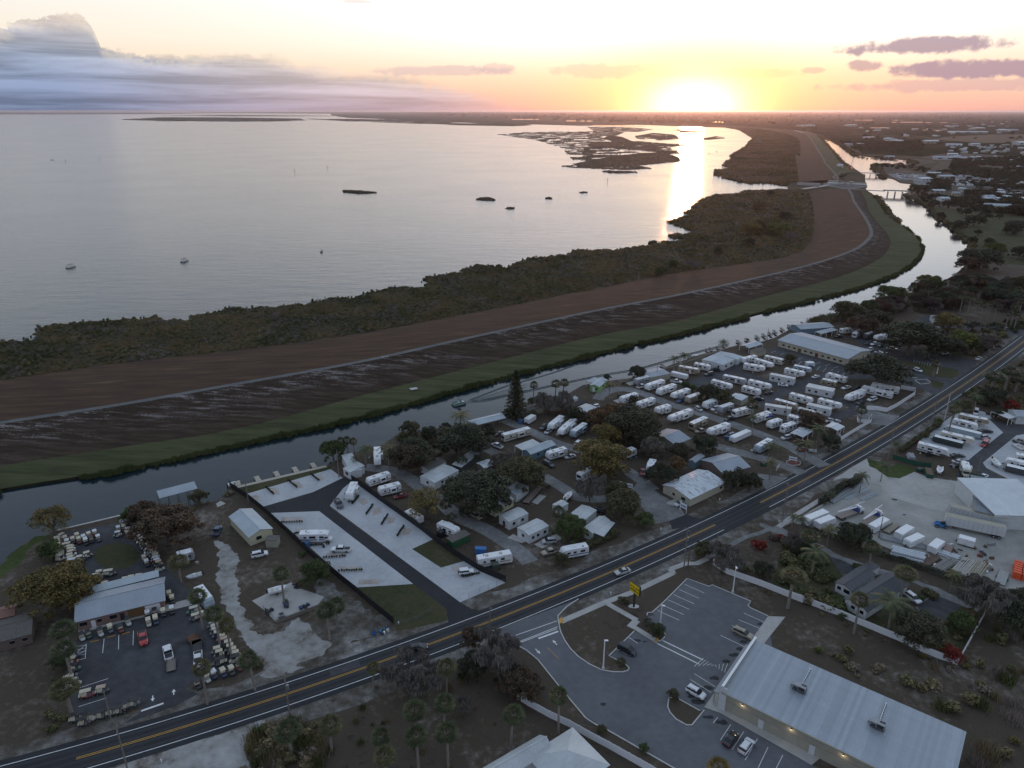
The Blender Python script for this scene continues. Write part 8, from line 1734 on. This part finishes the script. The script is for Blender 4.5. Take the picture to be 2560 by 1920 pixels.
hedge('dark hedge below the plank stacks', 'I', 1200, 830, 1560, 950, 1.2, 1.6); hedge('low hedge in the garden drive oval', 'I', 570, 790, 700, 815, 2.0, .9, 'green'); hedge('overgrown hedge row at the highway beside the white trailer', 'C', 1350, 1650, 1800, 1450, 2.6, 1.8, 'olive'); hedge('hedge behind the parked white car of the garden', 'I', 1140, 1000, 1270, 1060, 2.6, 1.4, 'olive'); hedge('flowering hedge along the trailer lot fence', 'E', 960, 1170, 1300, 930, 1.8, 1.8, 'olive')
# uncountable scrub: thickets, weeds, garden growth
def thicket(name, spec, dens, s0, s1, types=(0, 4), **kw):
 x, y = fill(PT(spec), dens); n = len(x); scatter(name, np.stack([x, y, x*0], 1), rng.uniform(s0, s1, n)*np.clip(1+.8*nz(x, y, .12, 3), .4, 1.8), rng.integers(types[0], types[1], n).astype(np.int32), MARSH)
thicket('roadside_thicket', 'L 60,1180 140,1080 300,1000 430,960 560,1020 640,1150 620,1300 560,1400 100,1450 0,1420', .5, .5, 1.05, (0, 8))
thicket('back_field_scrub', 'J 1330,760 1640,820 1850,500 1950,330 2300,250 2300,1800 1750,1800 1760,1350 1400,1180', .05, .5, 1.2, (0, 8)); thicket('back_field_scrub', 'J 500,680 700,650 760,760 900,800 1130,880 1500,1050 1600,1180 1450,1200 1000,1000 700,860 540,760', .09, .5, 1.2)
thicket('garden_growth', 'I 0,560 250,600 400,780 380,960 480,1120 620,1230 560,1240 200,1090 0,980', .16, .6, 1.2); thicket('garden_growth', 'I 900,1300 1280,1340 1480,1130 1600,1180 1440,1570 1100,1440', .10, .5, 1.1)
thicket('fence_weeds', 'R 1203,1000 1340,1095 1460,1140 1700,1225 1900,1305 2150,1410 2140,1440 1880,1350 1690,1260 1450,1180 1210,1060', .14, .2, .45, (4, 8)); thicket('fence_weeds', 'I 130,1075 470,1215 800,1360 1100,1490 1435,1615 1430,1640 1100,1530 780,1400 450,1260 130,1110', .18, .2, .45)
thicket('grove_litter', 'L 700,820 1100,700 1500,600 2000,600 2100,900 1900,1200 1700,1352 700,1352', .05, .2, .5, (4, 8)); thicket('right_roadside_scrub', 'E 1480,690 1991,420 2300,400 2300,830 1900,850 1750,800 1560,740', .06, .7, 1.5); thicket('left_field_scrub', 'A 0,400 150,350 330,330 300,620 180,640 0,600', .03, .4, .9); thicket('park_undergrowth', 'C 0,620 200,580 600,560 700,640 500,760 300,800 0,900', .08, .5, 1.0)
thicket('marina_reeds', 'D 1670,110 1740,60 1860,30 1900,80 1700,130', .4, .6, 1.2, (4, 8)); thicket('roadside_scrub', 'E 1130,300 1600,370 1991,130 1991,60 1500,120 1400,300', .06, .6, 1.3); thicket('left_verge_scrub', 'A 360,1100 440,1100 440,1400 350,1440 300,1400', .2, .4, .8)
thicket('bank_scrub', 'W 1100,720 1250,680 1900,600 1985,520 2000,580 1850,660 1300,740', .10, .4, 1.0)
#  woods across the bend
wood = PT('M 620,1400 760,1420 1000,1300 1180,1230 1480,1190 1640,1120 1800,1120 2400,1160 2400,1330 2212,1400 1900,1400 1640,1360 1450,1400 1200,1400 1050,1480 760,1500')
x, y = fill(wood, .0105); order = np.argsort(-y); print('wood', len(x)); nwd = 0
for i in order:
 if nwd >= 150: break
 k = random.random(); p = Vector((x[i], y[i], -.05)); sc = random.uniform(.7, 1.15)
 if k < .12: kk = 'sabal%d' % random.randrange(3); c = 'palm'; sc = random.uniform(.9, 1.3)
 elif k < .22: kk = 'bare%d' % random.randrange(3); c = 'grey'
 else: kk = 'oak%d' % random.randrange(4); c = random.choice(['dark', 'oak', 'oak', 'brown', 'olive', 'grey'] if k < .7 else ['dark', 'oak', 'green'])
 nwd += 1; dup(TREE[kk], p, random.uniform(0, 6.28), sc, tuple(v*random.uniform(.6, 1.05) for v in CG[c]), label='tree of the dense mixed wood between the river bend and the crossroad' if 'sabal' not in kk else 'palm standing in the dense wood at the river bend', group='trees of the river bend wood' if 'sabal' not in kk else 'palms of the river bend wood')
for i, (px, py) in enumerate(((1280, 880), (1400, 900), (1500, 945), (1600, 1000), (1700, 990), (1800, 1000), (2080, 1020), (2180, 960), (2060, 1110), (1980, 1130), (2120, 1130))): tr('sabal', 'U', px, py, 52, 'palm', 'tall palm at the crossroad edge of the wood, %s from the left' % ORD[i], 'palms along the wood edge', v=2)
mt = ((1655, 500, 22), (1720, 505, 32), (1790, 575, 62), (1670, 620, 46), (1880, 550, 46), (2005, 545, 24), (2075, 485, 22), (2150, 630, 74), (1820, 685, 24), (2062, 670, 24), (2125, 685, 24), (1770, 755, 32), (1915, 770, 34), (1965, 812, 60), (2190, 850, 62), (2160, 480, 60), (2010, 490, 24), (1500, 540, 30), (1440, 440, 40), (1570, 440, 40))
for i, (px, py, r_) in enumerate(mt): tr('oak' if r_ > 35 else 'low', 'M', px, py, r_, 'lime' if i == 13 else random.choice(['dark', 'oak']), '%s dark tree scattered over the meadow by the river, %s from the left' % ('broad' if r_ > 40 else 'small', ORD[sorted(range(20), key=lambda j: mt[j][0]).index(i)]) if i != 13 else 'yellow-green shrub tree on the meadow beside the huge dark tree', 'meadow trees')
# town trees and far woods
town = PT('N 1180,960 1300,900 1270,780 1500,740 1500,640 2212,600 2700,600 2900,1200 2212,1200 1900,1180 1700,1130 1500,1060 1300,1010'); x, y = fill(town, .0042); print('town trees', len(x))
avoid = [G('N', *a) for a in ((1960, 1090), (1620, 860), (1530, 860), (1700, 870), (2000, 850), (2100, 870), (1440, 800), (1260, 820), (1370, 950), (1440, 1030))]
nt = 0
for i in rng.permutation(len(x)):
 p = Vector((x[i], y[i], -.05))
 if nt >= 95: break
 if any((p-a).length < 22 for a in avoid): continue
 nt += 1; dup(TREE['oak%d' % random.randrange(4)], p, random.uniform(0, 6.28), random.uniform(.7, 1.25), tuple(v*random.uniform(.6, 1.1) for v in CG[random.choice(['dark', 'oak', 'olive', 'brown'])]), label='dark rounded tree among the houses of the distant town across the river', group='trees of the distant town')
OAKM = [TREE['oak%d' % i].children[0].data for i in range(4)]
far_leaf = bushm('far_wood', [(0, (.034, .044, .024)), (.5, (.058, .060, .036)), (.8, (.085, .070, .048)), (1, (.10, .078, .056))])
FB = lib([bmesh_bush(60+i, far_leaf, 9, 8, 500, 1.6) for i in range(4)])
def farwood(name, spec, n, s0, s1, thr=-.1, ns=.003):
 poly = PT(spec); P_ = np.array([(p.x, p.y) for p in poly]); lo_, hi = P_.min(0), P_.max(0); X = rng.uniform(lo_[0], hi[0], n*3); Y = lo_[1]*(hi[1]/lo_[1])**rng.random(n*3); k = inside(X, Y, P_); X, Y = X[k][:n], Y[k][:n]; v = nz(X, Y, ns, 2); k = v > thr; X, Y = X[k], Y[k]; sc = rng.uniform(s0, s1, len(X))*np.clip((Y/1500)**.45, .8, 3.5)
 scatter(name, np.stack([X, Y, X*0], 1), sc, rng.integers(0, 4, len(X)).astype(np.int32), FB); print(name, len(X))
farwood('distant_woods', 'N 0,390 60,360 0,300 0,170 2700,150 2700,600 2212,600 1500,640 1480,560 700,570 560,540 330,425', 9000, .5, 1.0, .02)
farwood('distant_woods', 'N 720,690 1180,750 1280,760 1260,900 1170,950 1160,1010 1240,1060 1290,1120 1330,1090 1300,960 1300,700 1150,680', 260, .35, .6, -1)
farwood('distant_woods', 'S2 -300,500 0,512 600,535 1000,545 1300,560 1300,486 0,484 -500,484', 5000, .6, 1.2, .05, .0015)
farwood('town_woods', 'N 1180,960 1300,900 1270,780 1500,740 1500,640 2212,600 2700,600 2900,1200 2212,1200 1900,1180 1700,1130 1500,1060 1300,1010', 3600, .45, .8, -.15, .01)
farwood('distant_woods', 'N 420,480 560,535 700,540 1200,560 1220,440 700,420 400,440', 500, .45, .7, -.3)
#  distant town houses
HM_ = {}
def far_house(p, L, D_, h, rz, wall, roof, label, group, cat='house', nm='distant_house'):
 key = (wall, roof); 
 if key not in HM_:
  HM_[key] = (MB().box(-.5, .5, -.5, .5, 0, 1).mesh('wall', [WWHT, WCREAM, WTAN][wall]), MB().prism([(-.55, 0), (0, .5), (.55, 0)], -.53, .53, 'x').mesh('roof', [RWHT, RMET, RSHB, RGAL][roof]), MB().box(-.07, .07, -.51, -.5, .35, .7).mesh('window', GLASS))
 w_, r_, g_ = HM_[key]; o = empty(nm, p, rz, label=label, cat=cat, group=group); o.scale = (L, D_, h); obj('wall', w_, o); q = obj('roof', r_, o, (0, 0, 1)); q.scale = (1, 1, .8)
 for x_ in (-.3, 0, .3): obj('window', g_, o, (x_, 0, 0))
 return o
def fh(t, x0, y0, x1, y1, D_, h, wall, roof, label, cat='building'):
 a, b = G(t, x0, y0), G(t, x1, y1); d = b-a; return far_house((a+b)/2+Vector((-d.y, d.x, 0)).normalized()*D_/2, d.length, D_, h, atan2(d.y, d.x), wall, roof, label, None or 'buildings across the river', cat, 'distant_building')
for a in ((1830, 1118, 2080, 1128, 14, 5, 1, 1, 'long cream building with metal roof on the river meadow'), (1320, 628, 1640, 634, 16, 6, 0, 1, 'long white building with pale green roof across the river'), (1460, 590, 1555, 592, 20, 5, 0, 0, 'flat white block behind the long white building'), (1200, 840, 1310, 835, 16, 4, 0, 0, 'blue-white hipped pavilion by the boat yard'), (1380, 820, 1520, 822, 18, 5, 2, 1, 'dark blue hipped roof beside the boat yard'), (1280, 960, 1430, 962, 12, 4, 2, 3, 'white flat roofed house near the bridge end'), (1390, 1040, 1480, 1040, 12, 4, 0, 3, 'small white roofed house on the river bank'),
   (1270, 780, 1390, 782, 14, 4, 1, 3, 'pale roofed shed beside the near bridge'), (850, 612, 935, 612, 14, 4, 0, 1, 'white boathouse on the cove'), (1480, 365, 1850, 368, 60, 7, 0, 3, 'long white warehouse row far beyond the meadow'), (1950, 350, 2060, 352, 60, 9, 0, 0, 'large white warehouse at the far right'), (1740, 328, 1830, 328, 70, 8, 1, 0, 'warehouse behind the long white row'), (820, 440, 890, 445, 30, 9, 0, 1, 'blue-white hall in the far flats'), (930, 455, 1020, 455, 30, 6, 0, 0, 'white roofed barn right of the blue-white hall'), (1450, 495, 1600, 497, 24, 6, 0, 0, 'long white roof at the near town edge'), (1700, 490, 1780, 490, 24, 6, 0, 3, 'white roof right of the long town roof'),
   (1240, 470, 1370, 470, 30, 9, 2, 0, 'electricity yard building with flat roof'), (450, 488, 520, 488, 16, 5, 0, 1, 'white shed on the far river bank, left one'), (570, 485, 630, 485, 16, 5, 0, 0, 'white shed on the far river bank, right one'), (480, 300, 560, 300, 80, 10, 0, 0, 'white works on the horizon plain'), (20, 300, 150, 298, 60, 8, 0, 1, 'long low roof beyond the levee bend'), (640, 418, 740, 418, 24, 5, 0, 0, 'row of white roofs in the far flats'), (2160, 485, 2300, 485, 40, 9, 0, 0, 'white domed roof at the right edge of the town')): fh('N', *a)
def sprinkle(spec, n, Lr, hr_, label, group, roofs=(0, 1, 2, 3), cat='house', nm='distant_house'):
 poly = PT(spec); P_ = np.array([(p.x, p.y) for p in poly]); lo_, hi = P_.min(0), P_.max(0); c = 0
 while c < n:
  x_ = rng.uniform(lo_[0], hi[0]); y_ = lo_[1]*(hi[1]/lo_[1])**rng.random()
  if inside(np.array([x_]), np.array([y_]), P_)[0]:
   L = random.uniform(*Lr); far_house(Vector((x_, y_, 0)), L, L*random.uniform(.4, .7), random.uniform(*hr_), random.choice([.1, .2, 1.7, -.2])+random.uniform(-.1, .1), random.randrange(3), random.choice(roofs), label, group, cat, nm); c += 1
sprinkle('N 1450,500 2212,480 2600,480 2600,760 2212,720 1700,680 1500,640', 60, (10, 18), (3, 4.5), 'pale-roofed house among trees in the distant town', 'houses of the distant town')
sprinkle('N 450,300 2400,240 2400,420 1900,380 1300,420 700,420', 42, (15, 45), (4, 8), 'low pale building on the plain near the horizon', 'buildings of the horizon plain')
sprinkle('N 1500,900 2212,940 2600,1000 2500,1180 2150,1120 1800,1020 1480,990', 22, (10, 16), (3, 4.5), 'house half hidden in trees behind the river bank', 'houses behind the river bank')
def vehlot(spec, n, label, group, cat):
 x_, y_ = fill(PT(spec), .05); k = rng.permutation(len(x_))[:n]; me = MB().prism([(-3, .4), (-3, 2.9), (2.4, 2.9), (3, 2.0), (3, .4)], -1.3, 1.3); mw = me.mesh('parked_vehicle', PANEL)
 for i in k: obj('parked_vehicle', mw, None, (x_[i], y_[i], 0), random.choice([0, .1, 1.6, 1.5, 3.1]), random.uniform(.7, 1.3), random.choice([(.7, .7, .7), (.7, .7, .7), (.5, .52, .55), (.1, .12, .16), (.3, .3, .3), (.62, .6, .5)]), label=label, cat=cat, group=group)
vehlot('N 1420,835 1810,850 1800,895 1430,885', 75, 'vehicle packed in the boat and trailer yard across the river', 'vehicles in the yard across the river', 'vehicle'); vehlot('N 1880,815 2260,830 2500,900 2212,915 1900,880', 85, 'vehicle packed in the right-hand yard across the river', 'vehicles in the right-hand yard across the river', 'vehicle'); vehlot('N 1550,785 1800,790 1780,802 1560,800', 16, 'vehicle in the back row of the yard across the river', 'vehicles in the back row across the river', 'vehicle'); vehlot('N 1690,490 2100,485 2100,520 1700,520', 50, 'trailer in the far trailer park at the town edge', 'trailers in the far trailer park', 'trailer'); vehlot('N 900,770 1160,785 1150,815 980,815', 16, 'boat or car at the small marina beside the bridge', 'vehicles at the small marina', 'vehicle')
# ponds on the far plain reflect the sky
for i, (x0, x1, y_, w_) in enumerate(((500, 730, 238, 3), (915, 1000, 238, 3), (910, 1200, 258, 4), (1225, 1290, 262, 3), (1380, 1450, 263, 3), (695, 850, 313, 4), (1215, 1300, 335, 3), (1320, 1400, 338, 3))):
 poly_mesh('far_pond', rough(PT('N %d,%d %d,%d %d,%d %d,%d' % (x0, y_, x1, y_-1, x1+15, y_+w_, x0-8, y_+w_)), 30, 6, .02, i), CANAL, .9 if y_ < 300 else .7, kind='structure')
for i, (x0, x1, y_, w_) in enumerate(((0, 110, 514, 3), (235, 340, 521, 3), (870, 905, 524, 5), (350, 560, 541, 2))):
 poly_mesh('far_pond', rough(PT('S2 %d,%d %d,%d %d,%d %d,%d' % (x0, y_, x1, y_+1, x1+10, y_+w_+1, x0, y_+w_)), 30, 6, .02, i), CANAL, .9, kind='structure')
#  lock, bridges, crane
o = empty('lock_gatehouse', G('M', 560, 278), 0, label='white lock gatehouse with long low wings across the levee', cat='lock building')
def mbox(nm, t, x0, y0, x1, y1, w, z0, z1, m, par=None, **kw):
 a, b = G(t, x0, y0, z0), G(t, x1, y1, z0); d = b-a; q = MB().box(0, d.length, -w/2, w/2, 0, z1-z0).build(nm, m); q.location = a-(par.location if par else Vector()); q.rotation_euler.z = atan2(d.y, d.x)
 if par: q.parent = par
 if kw: tag(q, **kw)
 return q
mbox('office', 'M', 520, 270, 600, 275, 8, 3, 8, WTAN, o); mbox('roof', 'M', 515, 266, 605, 271, 9, 8, 8.5, RMET, o); mbox('long_wing', 'M', 600, 285, 850, 297, 6, 2, 5, GALV, o); mbox('control_room', 'M', 700, 280, 735, 282, 7, 3, 8, WTAN, o)
mbox('deck', 'M', 300, 322, 520, 290, 6, 3.0, 3.8, CONCW, o); mbox('deck', 'M', 690, 322, 1010, 340, 6, 4, 4.6, ASPH2, o)
for i in range(13): mbox('pier', 'M', 255+i*15, 292+i*.6, 262+i*15, 290+i*.6, 2, -1, 4.2, CONCW, o)
mbox('gate_beam', 'M', 250, 290, 445, 300, 1.5, 4.2, 5, DARK, o)
road('lock_road', 'M 640,200 560,250 640,290 690,325', 4, PATHM, 6.7); s_('lock_apron', 'M 480,255 850,265 860,300 700,330 600,310 480,290', GRAV, .05)
def bridge(label, t, x0, x1, y0, y1, w, z, n):
 o = empty('road_bridge', G(t, x0, y0, 0), 0, label=label, cat='bridge'); a, b = G(t, x0, y0, z), G(t, x1, y1, z); mbox('deck', t, x0, y0, x1, y1, w, z-1, z, CONCW, o)
 d = (b-a); nn_ = Vector((-d.y, d.x, 0)).normalized()
 for s in (-1, 1):
  q = MB().box(0, d.length, -.15, .15, 0, 1).build('parapet', CONCW, o); q.location = a+nn_*s*w/2-o.location; q.rotation_euler.z = atan2(d.y, d.x)
 for i in range(n):
  p = a+d*(i+.7)/(n+.2); q = MB().box(-.6, .6, -w/2+.3, w/2-.3, -3, z-1).build('pier', CONCW, o); q.location = Vector((p.x, p.y, 0))-o.location; q.rotation_euler.z = atan2(d.y, d.x)
bridge('concrete road bridge over the canal by the lock', 'M', 995, 1260, 333, 342, 9, 6, 4); bridge('second smaller bridge over the channel north of the lock', 'M', 800, 962, 181, 187, 7, 5, 3)
p = G('M', 712, 152); o = empty('dock_crane', (p.x, p.y, 2), .3, label='tall lattice crane with red light beside the channel', cat='crane'); mb = MB(); top = Vector((6, 0, 42))
for s in (-1, 1):
 for u_ in (-1, 1): mb.tube([(s*1.3, u_*1.3, 2), tuple(top+Vector((s*.2, u_*.2, 0)))], .13, 4)
for k in range(12):
 f = k/12; f2 = (k+1)/12; A1 = Vector((-1.3, -1.3, 2)).lerp(top, f); A2 = Vector((1.3, 1.3, 2)).lerp(top, f2); mb.tube([tuple(A1), tuple(A2)], .09, 3)
mb.build('lattice_boom', DARK, o)['kind'] = 'stuff'; MB().box(-3, 2.5, -1.8, 1.8, 0, 3).build('cab', plain('crane_red', (.35, .06, .04), .5), o); MB().box(-.5, .5, -2.3, -1.8, 1.2, 2).build('beacon', emit('red_beacon', (1, .12, .05), 6), o)
fh('M', 590, 150, 635, 152, 10, 8, 1, 3, 'pale concrete house at the levee by the crane', 'building')
o = empty('radio_mast', G('N', 372, 260), 0, label='thin radio mast standing on the horizon right of the sun', cat='mast'); MB().cyl(0, 0, 0, 116, 1.6, 5, .8).build('mast', DARK, o); MB().cyl(0, 0, 116, 118.5, 1.5, 6).build('lamp', emit('mast_lamp', (1, .9, .8), 5), o)
bx = G('Q', 172, 925, 6.5); o = empty('survey_stand', (bx.x, bx.y, 6.3), .3, label='small white gate frame beside the levee path', cat='gate'); MB().box(-1.4, 1.4, -.05, .05, .9, 1.0).build('rail', WHITE, o)
for x_ in (-1.4, 1.4): MB().box(x_-.05, x_+.05, -.05, .05, 0, 1.3).build('post', WHITE, o)
for i, (x_, y_) in enumerate(((1820, 850), (1130, 320))): pass
# ================================================================ TIDY
for n_ in list(PROT):
 if n_ not in USED and n_ in bpy.data.objects:
  r_ = bpy.data.objects[n_]
  for c in [g for k in r_.children for g in k.children]+list(r_.children)+[r_]: bpy.data.objects.remove(c)
dg_ = bpy.context.evaluated_depsgraph_get()
for o in [o for o in COL.objects if o.type == 'FONT']:
 me = bpy.data.meshes.new_from_object(o.evaluated_get(dg_)); q = bpy.data.objects.new('lettering', me); COL.objects.link(q); q.parent = o.parent; q.location = o.location; q.rotation_euler = o.rotation_euler; bpy.data.objects.remove(o)
for o in COL.objects:
 if o.type == 'MESH' and o.name.split('.')[0] in ('hanging_moss', 'crown', 'wire_mesh', 'roof_frame', 'trunk') and o.parent and o.name.split('.')[0] != 'trunk': o['kind'] = 'stuff'
 for k in ('tint', 'rooftint', 'c0', 'L', 'Dp', 'top'):
  if k in o: del o[k]
